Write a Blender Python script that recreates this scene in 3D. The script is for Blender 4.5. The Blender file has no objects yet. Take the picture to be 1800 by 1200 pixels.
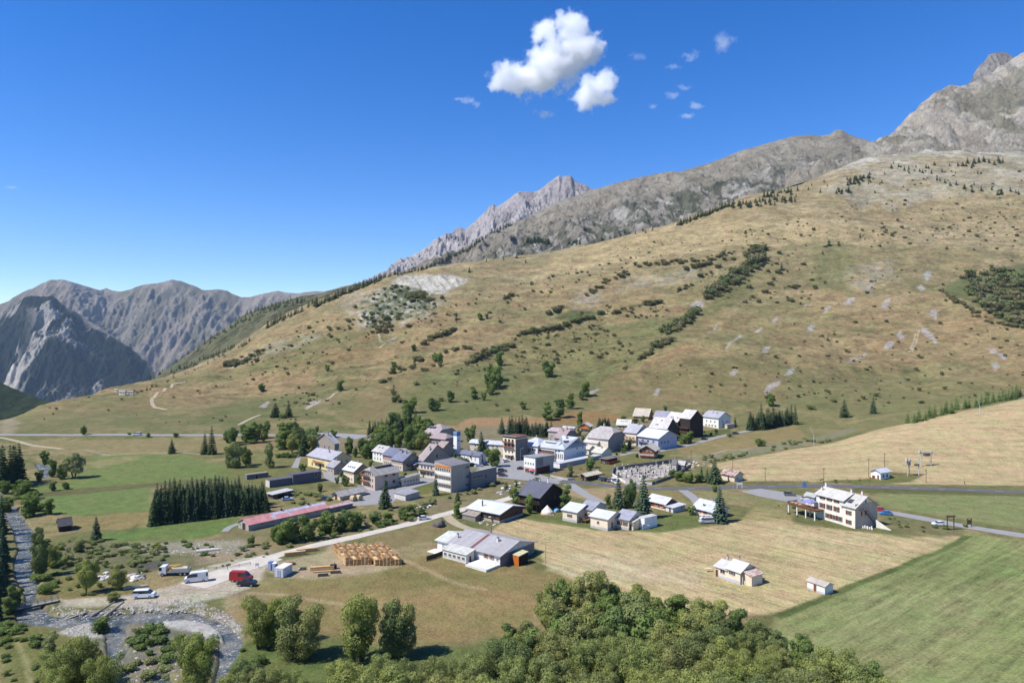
import bpy, bmesh, math, random
import numpy as np
from mathutils import Vector, Matrix, Quaternion
R = math.radians
PI = math.pi
rnd = random.Random(7)
sc = bpy.context.scene
col = sc.collection
CZ = 65.0          # height of the camera above the valley floor, metres
F = 1200.0         # focal length in pixels of the 1800 px wide photograph
def lin(c):
 return tuple(((x/255.0)/12.92 if x/255.0 <= 0.04045 else (((x/255.0)+0.055)/1.055)**2.4) for x in c)
# ---------------------------------------------------------------- custom properties
def tag(o, label=None, cat=None, group=None, kind=None):
 if label: o['label'] = label
 if cat: o['category'] = cat
 if group: o['group'] = group
 if kind: o['kind'] = kind
 return o
def empty(name, loc, rz=0.0, label=None, cat=None, group=None):
 o = bpy.data.objects.new(name, None)
 o.empty_display_size = 0.5
 col.objects.link(o)
 o.location = loc
 o.rotation_euler = (0, 0, rz)
 tag(o, label, cat, group)
 return o
def new_obj(name, me, parent=None, loc=(0, 0, 0), rz=0.0, scale=None):
 o = bpy.data.objects.new(name, me)
 col.objects.link(o)
 if parent is not None: o.parent = parent
 o.location = loc
 o.rotation_euler = (0, 0, rz)
 if scale: o.scale = scale
 return o
# ---------------------------------------------------------------- numpy noise
def _hash(ix, iy, seed):
 h = (ix.astype(np.int64)*374761393 + iy.astype(np.int64)*668265263 + seed*1442695041) & 0xFFFFFFFF
 h = ((h ^ (h >> 13))*1274126177) & 0xFFFFFFFF
 h = (h ^ (h >> 16)) & 0xFFFF
 return h/65535.0
def vnoise(x, y, seed=0):
 xi = np.floor(x); yi = np.floor(y)
 fx = x-xi; fy = y-yi
 fx = fx*fx*fx*(fx*(fx*6-15)+10); fy = fy*fy*fy*(fy*(fy*6-15)+10)
 a = _hash(xi, yi, seed); b = _hash(xi+1, yi, seed)
 c = _hash(xi, yi+1, seed); d = _hash(xi+1, yi+1, seed)
 return (a*(1-fx)+b*fx)*(1-fy)+(c*(1-fx)+d*fx)*fy
def fbm(x, y, octv=4, seed=0, gain=0.5):
 s = 0; amp = 1.0; tot = 0
 for k in range(octv):
  ca, sa = math.cos(0.7*k+0.3), math.sin(0.7*k+0.3)
  s = s+amp*vnoise((x*ca-y*sa)*2.03**k, (x*sa+y*ca)*2.03**k, seed+17*k)
  tot += amp; amp *= gain
 return s/tot
def ridged(x, y, octv=4, seed=0, gain=0.5):
 s = 0; amp = 1.0; tot = 0
 for k in range(octv):
  ca, sa = math.cos(0.9*k+0.2), math.sin(0.9*k+0.2)
  n = vnoise((x*ca-y*sa)*2.07**k, (x*sa+y*ca)*2.07**k, seed+31*k)
  s = s+amp*(1-np.abs(2*n-1)); tot += amp; amp *= gain
 return s/tot
def sstep(a, b, x):
 t = np.clip((x-a)/(b-a), 0, 1)
 return t*t*(3-2*t)
def pchip(xk, yk, x):
 """monotone cubic interpolation"""
 xk = np.asarray(xk, float); yk = np.asarray(yk, float)
 h = np.diff(xk); dl = np.diff(yk)/h
 m = np.zeros_like(yk)
 for i in range(1, len(xk)-1):
  if dl[i-1]*dl[i] > 0:
   w1 = 2*h[i]+h[i-1]; w2 = h[i]+2*h[i-1]
   m[i] = (w1+w2)/(w1/dl[i-1]+w2/dl[i])
 m[0] = dl[0]; m[-1] = dl[-1]
 i = np.clip(np.searchsorted(xk, x)-1, 0, len(xk)-2)
 t = np.clip((x-xk[i])/h[i], 0, 1)
 return ((1+2*t)*(1-t)**2*yk[i]+t*(1-t)**2*h[i]*m[i]+t*t*(3-2*t)*yk[i+1]+t*t*(t-1)*h[i]*m[i+1])
# ---------------------------------------------------------------- materials
class MatB:
 """small helper around a node tree"""
 def __init__(self, name, rough=0.8, spec=0.3):
  m = bpy.data.materials.new(name); m.use_nodes = True
  self.m = m; self.nt = m.node_tree; self.N = self.nt.nodes; self.L = self.nt.links
  self.bsdf = self.N['Principled BSDF']; self.out = self.N['Material Output']
  self.bsdf.inputs['Roughness'].default_value = rough
  self.bsdf.inputs['Specular IOR Level'].default_value = spec
 def node(self, t, **kw):
  n = self.N.new(t)
  for k, v in kw.items(): setattr(n, k, v)
  return n
 def link(self, a, b): self.L.new(a, b)
 def coord(self, kind='Object', scale=(1, 1, 1), rot=(0, 0, 0)):
  tc = self.node('ShaderNodeTexCoord'); mp = self.node('ShaderNodeMapping')
  mp.inputs['Scale'].default_value = scale; mp.inputs['Rotation'].default_value = rot
  self.link(tc.outputs[kind], mp.inputs['Vector'])
  return mp.outputs['Vector']
 def noise(self, vec, scale, detail=4, rough=0.6, dist=0.0):
  n = self.node('ShaderNodeTexNoise')
  n.inputs['Scale'].default_value = scale; n.inputs['Detail'].default_value = detail
  n.inputs['Roughness'].default_value = rough; n.inputs['Distortion'].default_value = dist
  if vec is not None: self.link(vec, n.inputs['Vector'])
  return n.outputs['Fac']
 def maprange(self, x, a, b, c, d, smooth=False):
  n = self.node('ShaderNodeMapRange')
  if smooth: n.interpolation_type = 'SMOOTHSTEP'
  self.link(x, n.inputs['Value'])
  for k, v in zip(('From Min', 'From Max', 'To Min', 'To Max'), (a, b, c, d)): n.inputs[k].default_value = v
  return n.outputs['Result']
 def math(self, op, a, b=None):
  n = self.node('ShaderNodeMath', operation=op)
  for i, x in enumerate((a, b)):
   if x is None: continue
   if isinstance(x, (int, float)): n.inputs[i].default_value = x
   else: self.link(x, n.inputs[i])
  return n.outputs[0]
 def mix(self, fac, a, b, mode='MIX'):
  n = self.node('ShaderNodeMix', data_type='RGBA', blend_type=mode)
  for idx, x in ((0, fac), (6, a), (7, b)):
   if isinstance(x, (int, float)): n.inputs[idx].default_value = x
   elif isinstance(x, tuple): n.inputs[idx].default_value = tuple(x[:3])+(1,)
   else: self.link(x, n.inputs[idx])
  return n.outputs[2]
 def scale_col(self, c, f):
  """multiply colour c by scalar socket f"""
  n = self.node('ShaderNodeVectorMath', operation='SCALE')
  self.link(c, n.inputs[0])
  if isinstance(f, (int, float)): n.inputs['Scale'].default_value = f
  else: self.link(f, n.inputs['Scale'])
  return n.outputs[0]
 def attr(self, name):
  n = self.node('ShaderNodeAttribute'); n.attribute_name = name
  return n
 def bump(self, h, strength=0.5, dist=0.1):
  n = self.node('ShaderNodeBump')
  n.inputs['Strength'].default_value = strength; n.inputs['Distance'].default_value = dist
  self.link(h, n.inputs['Height']); self.link(n.outputs['Normal'], self.bsdf.inputs['Normal'])
 def base(self, c):
  if isinstance(c, tuple): self.bsdf.inputs['Base Color'].default_value = c[:3]+(1,)
  else: self.link(c, self.bsdf.inputs['Base Color'])
_mats = {}
def paint(rgb, rough=0.7, spec=0.3, var=0.12, scale=1.3, metal=0.0, name=None):
 """painted / plain surface of real albedo given as sRGB, with blotchy wear"""
 key = (tuple(rgb), rough, var, scale, metal)
 if key in _mats: return _mats[key]
 b = MatB(name or 'surface', rough, spec)
 v = b.coord('Object')
 n1 = b.noise(v, scale, 5, 0.65); n2 = b.noise(v, scale*6, 3, 0.6)
 f = b.math('ADD', b.maprange(n1, 0.3, 0.7, 1-var, 1+var), b.maprange(n2, 0.3, 0.7, -var*0.5, var*0.5))
 rgbn = b.node('ShaderNodeRGB'); rgbn.outputs[0].default_value = lin(rgb)+(1,)
 b.base(b.scale_col(rgbn.outputs[0], f))
 b.bsdf.inputs['Metallic'].default_value = metal
 _mats[key] = b.m
 return b.m
# ---------------------------------------------------------------- mesh builder
class MB:
 """collects simple shapes and turns them into one mesh"""
 def __init__(self): self.v = []; self.f = []; self.mi = []; self.mats = []
 def mat(self, m):
  if m not in self.mats: self.mats.append(m)
  return self.mats.index(m)
 def poly(self, pts, m):
  i = len(self.v); self.v += [tuple(p) for p in pts]
  self.f.append(tuple(range(i, i+len(pts)))); self.mi.append(self.mat(m)); return self
 def box(self, x0, x1, y0, y1, z0, z1, m, M=None):
  P = [(x0, y0, z0), (x1, y0, z0), (x1, y1, z0), (x0, y1, z0), (x0, y0, z1), (x1, y0, z1), (x1, y1, z1), (x0, y1, z1)]
  return self.hexa(P, m, M)
 def hexa(self, P, m, M=None):
  if M is not None: P = [tuple(M @ Vector(p)) for p in P]
  i = len(self.v); self.v += [tuple(p) for p in P]
  for q in ((3, 2, 1, 0), (4, 5, 6, 7), (0, 1, 5, 4), (1, 2, 6, 5), (2, 3, 7, 6), (3, 0, 4, 7)):
   self.f.append(tuple(i+k for k in q)); self.mi.append(self.mat(m))
  return self
 def slab(self, quad, th, m):
  """plate: quad of 4 points (counter-clockwise from above), thickened downwards along its normal"""
  q = [Vector(p) for p in quad]
  n = (q[1]-q[0]).cross(q[3]-q[0]).normalized()
  low = [p-n*th for p in q]
  return self.hexa([tuple(p) for p in low]+[tuple(p) for p in q], m)
 def prism(self, outline, z0, z1, m, M=None):
  """vertical extrusion of an xy outline"""
  n = len(outline); i = len(self.v)
  P = [(x, y, z0) for x, y in outline]+[(x, y, z1) for x, y in outline]
  if M is not None: P = [tuple(M @ Vector(p)) for p in P]
  self.v += P; k = self.mat(m)
  self.f.append(tuple(i+j for j in reversed(range(n)))); self.mi.append(k)
  self.f.append(tuple(i+n+j for j in range(n))); self.mi.append(k)
  for j in range(n):
   a, b_ = j, (j+1) % n
   self.f.append((i+a, i+b_, i+n+b_, i+n+a)); self.mi.append(k)
  return self
 def extrude_x(self, prof, x0, x1, m, M=None):
  """profile in yz extruded along x"""
  T = Matrix(((0, 0, 1, 0), (1, 0, 0, 0), (0, 1, 0, 0), (0, 0, 0, 1)))
  if M is not None: T = M @ T
  return self.prism(prof, x0, x1, m, T)
 def tube(self, p0, p1, r0, r1=None, m=None, n=8, cap=True):
  p0 = Vector(p0); p1 = Vector(p1); r1 = r0 if r1 is None else r1
  d = (p1-p0).normalized()
  a = d.orthogonal().normalized(); b_ = d.cross(a)
  i = len(self.v); k = self.mat(m)
  for p, r in ((p0, r0), (p1, r1)):
   for j in range(n):
    t = 2*PI*j/n
    self.v.append(tuple(p+a*(r*math.cos(t))+b_*(r*math.sin(t))))
  for j in range(n):
   self.f.append((i+j, i+(j+1) % n, i+n+(j+1) % n, i+n+j)); self.mi.append(k)
  if cap:
   self.f.append(tuple(i+j for j in reversed(range(n)))); self.mi.append(k)
   self.f.append(tuple(i+n+j for j in range(n))); self.mi.append(k)
  return self
 def ball(self, c, r, m, seg=10, rings=6):
  rx, ry, rz = (r, r, r) if isinstance(r, (int, float)) else r
  i = len(self.v); k = self.mat(m)
  for a in range(1, rings):
   th = PI*a/rings
   for j in range(seg):
    t = 2*PI*j/seg
    self.v.append((c[0]+rx*math.sin(th)*math.cos(t), c[1]+ry*math.sin(th)*math.sin(t), c[2]+rz*math.cos(th)))
  top = len(self.v); self.v.append((c[0], c[1], c[2]+rz)); self.v.append((c[0], c[1], c[2]-rz))
  for a in range(rings-2):
   for j in range(seg):
    q = i+a*seg
    self.f.append((q+j, q+seg+j, q+seg+(j+1) % seg, q+(j+1) % seg)); self.mi.append(k)
  for j in range(seg):
   self.f.append((top, i+j, i+(j+1) % seg)); self.mi.append(k)
   q = i+(rings-2)*seg
   self.f.append((top+1, q+(j+1) % seg, q+j)); self.mi.append(k)
  return self
 def mesh(self, name, smooth=False):
  me = bpy.data.meshes.new(name)
  me.from_pydata(self.v, [], self.f)
  for m in self.mats: me.materials.append(m)
  me.polygons.foreach_set('material_index', self.mi)
  if smooth: me.polygons.foreach_set('use_smooth', [True]*len(self.f))
  me.update()
  return me
 def build(self, name, parent=None, loc=(0, 0, 0), rz=0.0, smooth=False, bevel=0.0):
  me = self.mesh(name, smooth)
  if bevel:
   bm = bmesh.new(); bm.from_mesh(me)
   bmesh.ops.remove_doubles(bm, verts=bm.verts, dist=1e-4)
   bmesh.ops.bevel(bm, geom=list(bm.edges), offset=bevel, segments=1, affect='EDGES', clamp_overlap=True)
   bm.to_mesh(me); bm.free()
  return new_obj(name, me, parent, loc, rz)
def np_mesh(name, V, Fq, smooth=True, colors=None, extra=None):
 me = bpy.data.meshes.new(name)
 V = np.asarray(V, np.float32); Fq = np.asarray(Fq, np.int32)
 k = Fq.shape[1]
 me.vertices.add(len(V)); me.vertices.foreach_set('co', V.ravel())
 me.loops.add(Fq.size); me.loops.foreach_set('vertex_index', Fq.ravel())
 me.polygons.add(len(Fq))
 me.polygons.foreach_set('loop_start', np.arange(0, Fq.size, k, dtype=np.int32))
 me.polygons.foreach_set('loop_total', np.full(len(Fq), k, np.int32))
 me.polygons.foreach_set('use_smooth', np.full(len(Fq), smooth))
 me.update(calc_edges=True)
 if colors is not None:
  at = me.attributes.new('Col', 'FLOAT_COLOR', 'POINT')
  c = np.ones((len(V), 4), np.float32); c[:, :3] = colors
  at.data.foreach_set('color', c.ravel())
 for nm, arr in (extra or {}).items():
  at = me.attributes.new(nm, 'FLOAT', 'POINT')
  at.data.foreach_set('value', np.asarray(arr, np.float32).ravel())
 return me
def grid_faces(nr, nc):
 i = np.arange(nr*nc).reshape(nr, nc)
 return np.stack([i[:-1, :-1], i[:-1, 1:], i[1:, 1:], i[1:, :-1]], -1).reshape(-1, 4)
# ================================================================= TERRAIN: valley floor and grass hillside
# knots: u, then rows of (distance, height) ; 'v' rows are given by the height at which they are seen
def zv(d, v): return CZ+(600.0-v)/F*d
KN = []
def kn(u, z300, crest, foot, mid, top):
 rows = [(20, 0), (130, 0), (300, z300), crest, foot, (mid[0], zv(*mid)), (top[0], zv(*top)),
   (top[0]*1.07, zv(*top)-0.02*top[0]), (top[0]*1.6, zv(*top)-0.22*top[0]), (4200, -1500)]
 KN.append((u, rows))
kn(-1000, 0, (400, -2), (480, -4), (560, 800), (640, 790))
kn(-300, 0, (420, 0), (490, 0), (530, 770), (575, 760))
kn(0, 0, (440, 1), (495, 2.2), (530, 745), (575, 738))
kn(100, 0, (440, 1), (500, 3), (590, 723), (680, 706))
kn(270, 0, (440, 1), (500, 4), (700, 702), (930, 668))
kn(400, 0, (440, 1), (500, 4), (750, 690), (1060, 615))
kn(500, 0, (440, 1), (500, 4), (760, 670), (1150, 553))
kn(600, 0, (440, 1), (500, 4), (780, 650), (1200, 512))
kn(680, 0, (440, 1), (500, 4), (790, 640), (1230, 488))
kn(820, 0, (440, 1), (500, 4), (800, 620), (1300, 462))
kn(950, 0, (430, 1), (500, 4), (820, 610), (1400, 450))
kn(1150, 0, (370, 1), (480, 3), (840, 590), (1500, 408))
kn(1240, 0, (362, 1.2), (475, 2), (850, 578), (1560, 378))
kn(1320, 0.4, (375, 3.0), (475, 2), (865, 568), (1620, 352))
kn(1400, 0.8, (387, 4.6), (480, 2), (880, 560), (1700, 338))
kn(1470, 1, (395, 7.0), (490, 3), (890, 552), (1850, 310))
kn(1543, 1, (402, 13.4), (500, 6), (900, 545), (2000, 288))
kn(1637, 1, (412, 19.4), (508, 9), (915, 535), (2000, 285))
kn(1800, 1, (428, 28.9), (520, 15), (930, 520), (2000, 285))
kn(2800, 1, (460, 60), (560, 55), (950, 480), (2000, 200))
NR, NC = 1080, 1000
D0, D1 = 30.0, 3600.0
dl = np.exp(np.linspace(math.log(D0), math.log(D1), NR))
# column slopes, dense inside the picture
aa = np.concatenate([np.linspace(-1.5, -0.80, 61)[:-1], np.linspace(-0.80, 0.80, NC-120), np.linspace(0.80, 1.5, 61)[1:]])
NC = len(aa)
uk = np.array([k[0] for k in KN], float)
rowd = np.array([[r[0] for r in k[1]] for k in KN]); rowz = np.array([[r[1] for r in k[1]] for k in KN])
ucol = 900+aa*F
cd = np.stack([pchip(uk, np.log(rowd[:, j]), np.clip(ucol, -1000, 2800)) for j in range(rowd.shape[1])], 1)
cz = np.stack([pchip(uk, rowz[:, j], np.clip(ucol, -1000, 2800)) for j in range(rowd.shape[1])], 1)
Z = np.zeros((NR, NC))
for c in range(NC):
 Z[:, c] = pchip(np.exp(cd[c]), cz[c], dl)
DD = np.repeat(dl[:, None], NC, 1); AA = np.repeat(aa[None], NR, 0)
X = AA*DD; Y = DD
# undulation: gentle in the valley, stronger on the hill
hill = sstep(470, 760, DD)
topd = np.exp(cd[:, 6])[None]
near_top = np.clip(1-np.abs(DD-topd)/(0.25*topd), 0, 1)
Z += (fbm(X/28, Y/28, 4, 3)-0.5)*0.55*(1-hill)*sstep(60, 150, DD)
big = (fbm(X/190, Y/190, 3, 5)-0.5)*26*hill*(1-0.75*near_top)
rt_ = sstep(1440, 1540, ucol)[None]
benches = (fbm(X/330+3, Y/70, 3, 91)-0.5)*15*hill*(1-0.8*near_top)*sstep(420, 900, ucol)[None]
Z += big+benches+rt_*near_top*((ridged(X/120, Y/200, 4, 44)-0.5)*26)+(fbm(X/45, Y/38, 4, 11)-0.5)*7.5*hill+(ridged(X/16, Y/16, 3, 12)-0.5)*1.5*hill+(fbm(X/10, Y/6.5, 3, 13)-0.5)*2.6*hill
upper = sstep(1150, 1800, DD)*sstep(950, 1350, ucol)[None]
Z += (ridged(X/90, Y/70, 5, 41)-0.5)*17*upper*(1-0.5*near_top)
def col_index(a):
 return float(np.interp(a, aa, np.arange(NC)))
def ground_z(x, y):
 y = max(y, D0+1e-3)
 c = col_index(x/y); r = (math.log(y)-math.log(D0))/(math.log(D1)-math.log(D0))*(NR-1)
 c0 = min(int(c), NC-2); r0 = min(int(r), NR-2); fc = c-c0; fr = r-r0
 return float((Z[r0, c0]*(1-fc)+Z[r0, c0+1]*fc)*(1-fr)+(Z[r0+1, c0]*(1-fc)+Z[r0+1, c0+1]*fc)*fr)
def ground_zs(x, y):
 return np.array([ground_z(a, b) for a, b in zip(np.atleast_1d(x), np.atleast_1d(y))])
def hit(u, v):
 """first point of the valley / hill sheet on the line of sight; the point is used as a world position"""
 a = (u-900)/F; c = col_index(a); c0 = min(int(c), NC-2); fc = c-c0
 zc = Z[:, c0]*(1-fc)+Z[:, c0+1]*fc
 vr = 600-(zc-CZ)/dl*F
 k = np.nonzero(vr <= v)[0]
 if len(k) == 0: k0 = int(np.argmin(vr)); return (a*dl[k0], dl[k0], zc[k0])
 k0 = max(int(k[0]), 1)
 t = (vr[k0-1]-v)/max(vr[k0-1]-vr[k0], 1e-6); t = min(max(t, 0), 1)
 y = dl[k0-1]+(dl[k0]-dl[k0-1])*t
 return (a*y, y, zc[k0-1]+(zc[k0]-zc[k0-1])*t)
def to_world(poly): return np.array([hit(u, v)[:2] for u, v in poly])
def dens(poly, step=40):
 out = []
 for i in range(len(poly)):
  p, q = poly[i], poly[(i+1) % len(poly)]
  n = max(1, int(max(abs(p[0]-q[0]), abs(p[1]-q[1]))/step))
  for k in range(n): out.append((p[0]+(q[0]-p[0])*k/n, p[1]+(q[1]-p[1])*k/n))
 return out
WX = (fbm(X/14, Y/14, 4, 71)-0.5); WY = (fbm(X/14+9, Y/14+5, 4, 72)-0.5)
WXb = (fbm(X/80, Y/80, 4, 73)-0.5); WYb = (fbm(X/80+9, Y/80+5, 4, 74)-0.5)
def mask(poly, soft=1.5, warp=3.0, bigw=0.0, world=False):
 """0..1 inside a world polygon with a soft, ragged edge"""
 W = np.asarray(poly, float) if world else to_world(dens(poly))
 m = soft+warp+bigw
 sel = (X > W[:, 0].min()-m) & (X < W[:, 0].max()+m) & (Y > W[:, 1].min()-m) & (Y < W[:, 1].max()+m)
 out = np.zeros_like(Z)
 if not sel.any(): return out
 px = X[sel]+WX[sel]*warp*2+WXb[sel]*bigw*2; py = Y[sel]+WY[sel]*warp*2+WYb[sel]*bigw*2
 ins = np.zeros(px.shape, bool); dist = np.full(px.shape, 1e9)
 n = len(W)
 for i in range(n):
  x1, y1 = W[i]; x2, y2 = W[(i+1) % n]
  if y1 != y2:
   c = ((y1 > py) != (y2 > py)) & (px < (x2-x1)*(py-y1)/(y2-y1)+x1)
   ins ^= c
  L2 = (x2-x1)**2+(y2-y1)**2+1e-9
  t = np.clip(((px-x1)*(x2-x1)+(py-y1)*(y2-y1))/L2, 0, 1)
  dist = np.minimum(dist, (px-x1-t*(x2-x1))**2+(py-y1-t*(y2-y1))**2)
 sd = np.sqrt(dist)*np.where(ins, 1, -1)
 out[sel] = sstep(-soft, soft, sd)
 return out
def line_mask(pts, w, soft=0.6, warp=0.4):
 P = np.array([hit(u, v)[:2] for u, v in pts])
 m = w+soft+warp
 sel = (X > P[:, 0].min()-m) & (X < P[:, 0].max()+m) & (Y > P[:, 1].min()-m) & (Y < P[:, 1].max()+m)
 out = np.zeros_like(Z)
 if not sel.any(): return out
 px = X[sel]+WX[sel]*warp*2; py = Y[sel]+WY[sel]*warp*2
 dist = np.full(px.shape, 1e18)
 for i in range(len(P)-1):
  x1, y1 = P[i]; x2, y2 = P[i+1]
  L2 = (x2-x1)**2+(y2-y1)**2+1e-9
  t = np.clip(((px-x1)*(x2-x1)+(py-y1)*(y2-y1))/L2, 0, 1)
  dist = np.minimum(dist, (px-x1-t*(x2-x1))**2+(py-y1-t*(y2-y1))**2)
 out[sel] = 1-sstep(w-soft, w+soft, np.sqrt(dist))
 return out
KEXP = 1.75      # how much brighter than its albedo sunlit ground renders
def alb(rgb): return np.array(lin(rgb))/KEXP
C = np.zeros(Z.shape+(3,))
MOWA = np.zeros_like(Z); MOWB = np.zeros_like(Z); MOWC = np.zeros_like(Z); ROCK = np.zeros_like(Z)
def lay(m, rgb):
 C[:] = C*(1-m[..., None])+alb(rgb)*m[..., None]
# ---- base of the valley: patchwork of rough grass, dry and green
n1 = fbm(X/22, Y/22, 5, 21); n2 = fbm(X/6, Y/6, 4, 22)
C[:] = alb((134, 130, 76))
lay(sstep(0.46, 0.62, n1), (166, 148, 98))
lay(sstep(0.52, 0.68, n2)*0.6, (104, 112, 58))
# ---- base of the hill: dry brown grass on the rises, green in the hollows
h1 = fbm(X/120, Y/60, 5, 31); h2 = fbm(X/30, Y/18, 5, 32); h3 = fbm(X/260, Y/130, 3, 33)
hc = np.zeros_like(C); hc[:] = alb((160, 137, 92))
def hl(m, rgb): hc[:] = hc*(1-m[..., None])+alb(rgb)*m[..., None]
hl(sstep(0.47, 0.64, h1)*0.85, (134, 126, 80))
hl(sstep(0.50, 0.66, h2)*0.65, (166, 146, 98))
hl(sstep(0.54, 0.70, h3)*0.55, (112, 114, 64))
hl(sstep(0.6, 0.72, fbm(X/40, Y/12, 4, 36))*0.55, (160, 124, 84))
hi = sstep(850, 1250, DD)*(0.75+0.25*h1)
hl(hi*0.7, (170, 150, 108))
hl(sstep(0.56, 0.68, fbm(X/60, Y/26, 5, 37))*hi*0.6, (190, 170, 126))
hl(sstep(0.60, 0.72, fbm(X/36, Y/20, 5, 38))*hi*0.5, (128, 122, 82))
C[:] = C*(1-hill[..., None])+hc*hill[..., None]
del hc
hillm = hill
# green hollow behind the village and other large tints on the hill
GR = (108, 116, 62)
for poly, rgb, k, bw in [
 ([(690, 660), (760, 650), (830, 625), (905, 592), (1030, 575), (1180, 560), (1250, 530), (1290, 480), (1330, 470), (1330, 510), (1190, 600), (1110, 640), (1040, 700), (1000, 722), (830, 738), (740, 738), (690, 700), (668, 680)], GR, 0.72, 14),
 ([(560, 640), (650, 632), (640, 660), (560, 700), (500, 715), (540, 690)], GR, 0.6, 10),
 ([(400, 700), (520, 700), (560, 735), (430, 752), (330, 745), (380, 720)], GR, 0.7, 10),
 ([(150, 690), (250, 690), (270, 700), (180, 716), (120, 712)], GR, 0.6, 8),
 ([(0, 740), (200, 715), (400, 745), (600, 752), (600, 765), (0, 765)], (128, 126, 76), 0.7, 8),
 ([(1250, 560), (1420, 520), (1420, 600), (1330, 700), (1220, 690)], (132, 126, 78), 0.5, 18),
 ([(1360, 640), (1500, 640), (1800, 680), (1800, 700), (1640, 720), (1540, 730), (1380, 720)], (126, 126, 74), 0.7, 12),
 ([(1290, 735), (1400, 722), (1650, 700), (1800, 690), (1800, 730), (1400, 770), (1290, 745)], (142, 136, 82), 0.7, 8),
 ([(1430, 420), (1500, 420), (1490, 520), (1430, 500)], GR, 0.6, 14),
 ([(1540, 470), (1620, 520), (1560, 560), (1440, 540)], (176, 154, 108), 0.5, 18),
 ([(980, 400), (1400, 385), (1560, 400), (1560, 430), (1300, 430), (1080, 470), (960, 480)], (192, 168, 118), 0.75, 22),
 ([(1560, 385), (1800, 395), (1800, 440), (1600, 430)], (182, 160, 118), 0.6, 25),
 ([(640, 700), (700, 640), (740, 660), (700, 700), (690, 740), (600, 745)], (154, 132, 86), 0.8, 8),
 ([(1080, 640), (1260, 640), (1400, 660), (1380, 700), (1200, 712), (1060, 716), (1020, 700)], (150, 128, 82), 0.6, 14),
 ([(560, 615), (700, 612), (690, 630), (580, 640)], (168, 132, 88), 0.6, 8),
 ([(1680, 575), (1800, 590), (1800, 650), (1700, 640)], (156, 132, 92), 0.4, 14),
]:
 lay(mask(poly, 10, 5, bw)*k*(0.75+0.5*(h2-0.5)), rgb)
# brown and tan fields at the back of the village
lay(mask([(752, 746), (800, 748), (820, 736), (850, 733), (960, 734), (962, 752), (760, 764)], 1.5, 1.5), (178, 142, 96))
lay(mask([(960, 742), (1003, 723), (1060, 724), (1100, 730), (1075, 742), (1000, 748), (965, 756)], 1.5, 2), (164, 128, 76))
lay(mask([(590, 766), (640, 762), (652, 790), (600, 790)], 1.5, 2), (168, 138, 88))
lay(mask([(435, 772), (478, 768), (485, 782), (440, 788)], 1.5, 2), (168, 140, 92))
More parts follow.
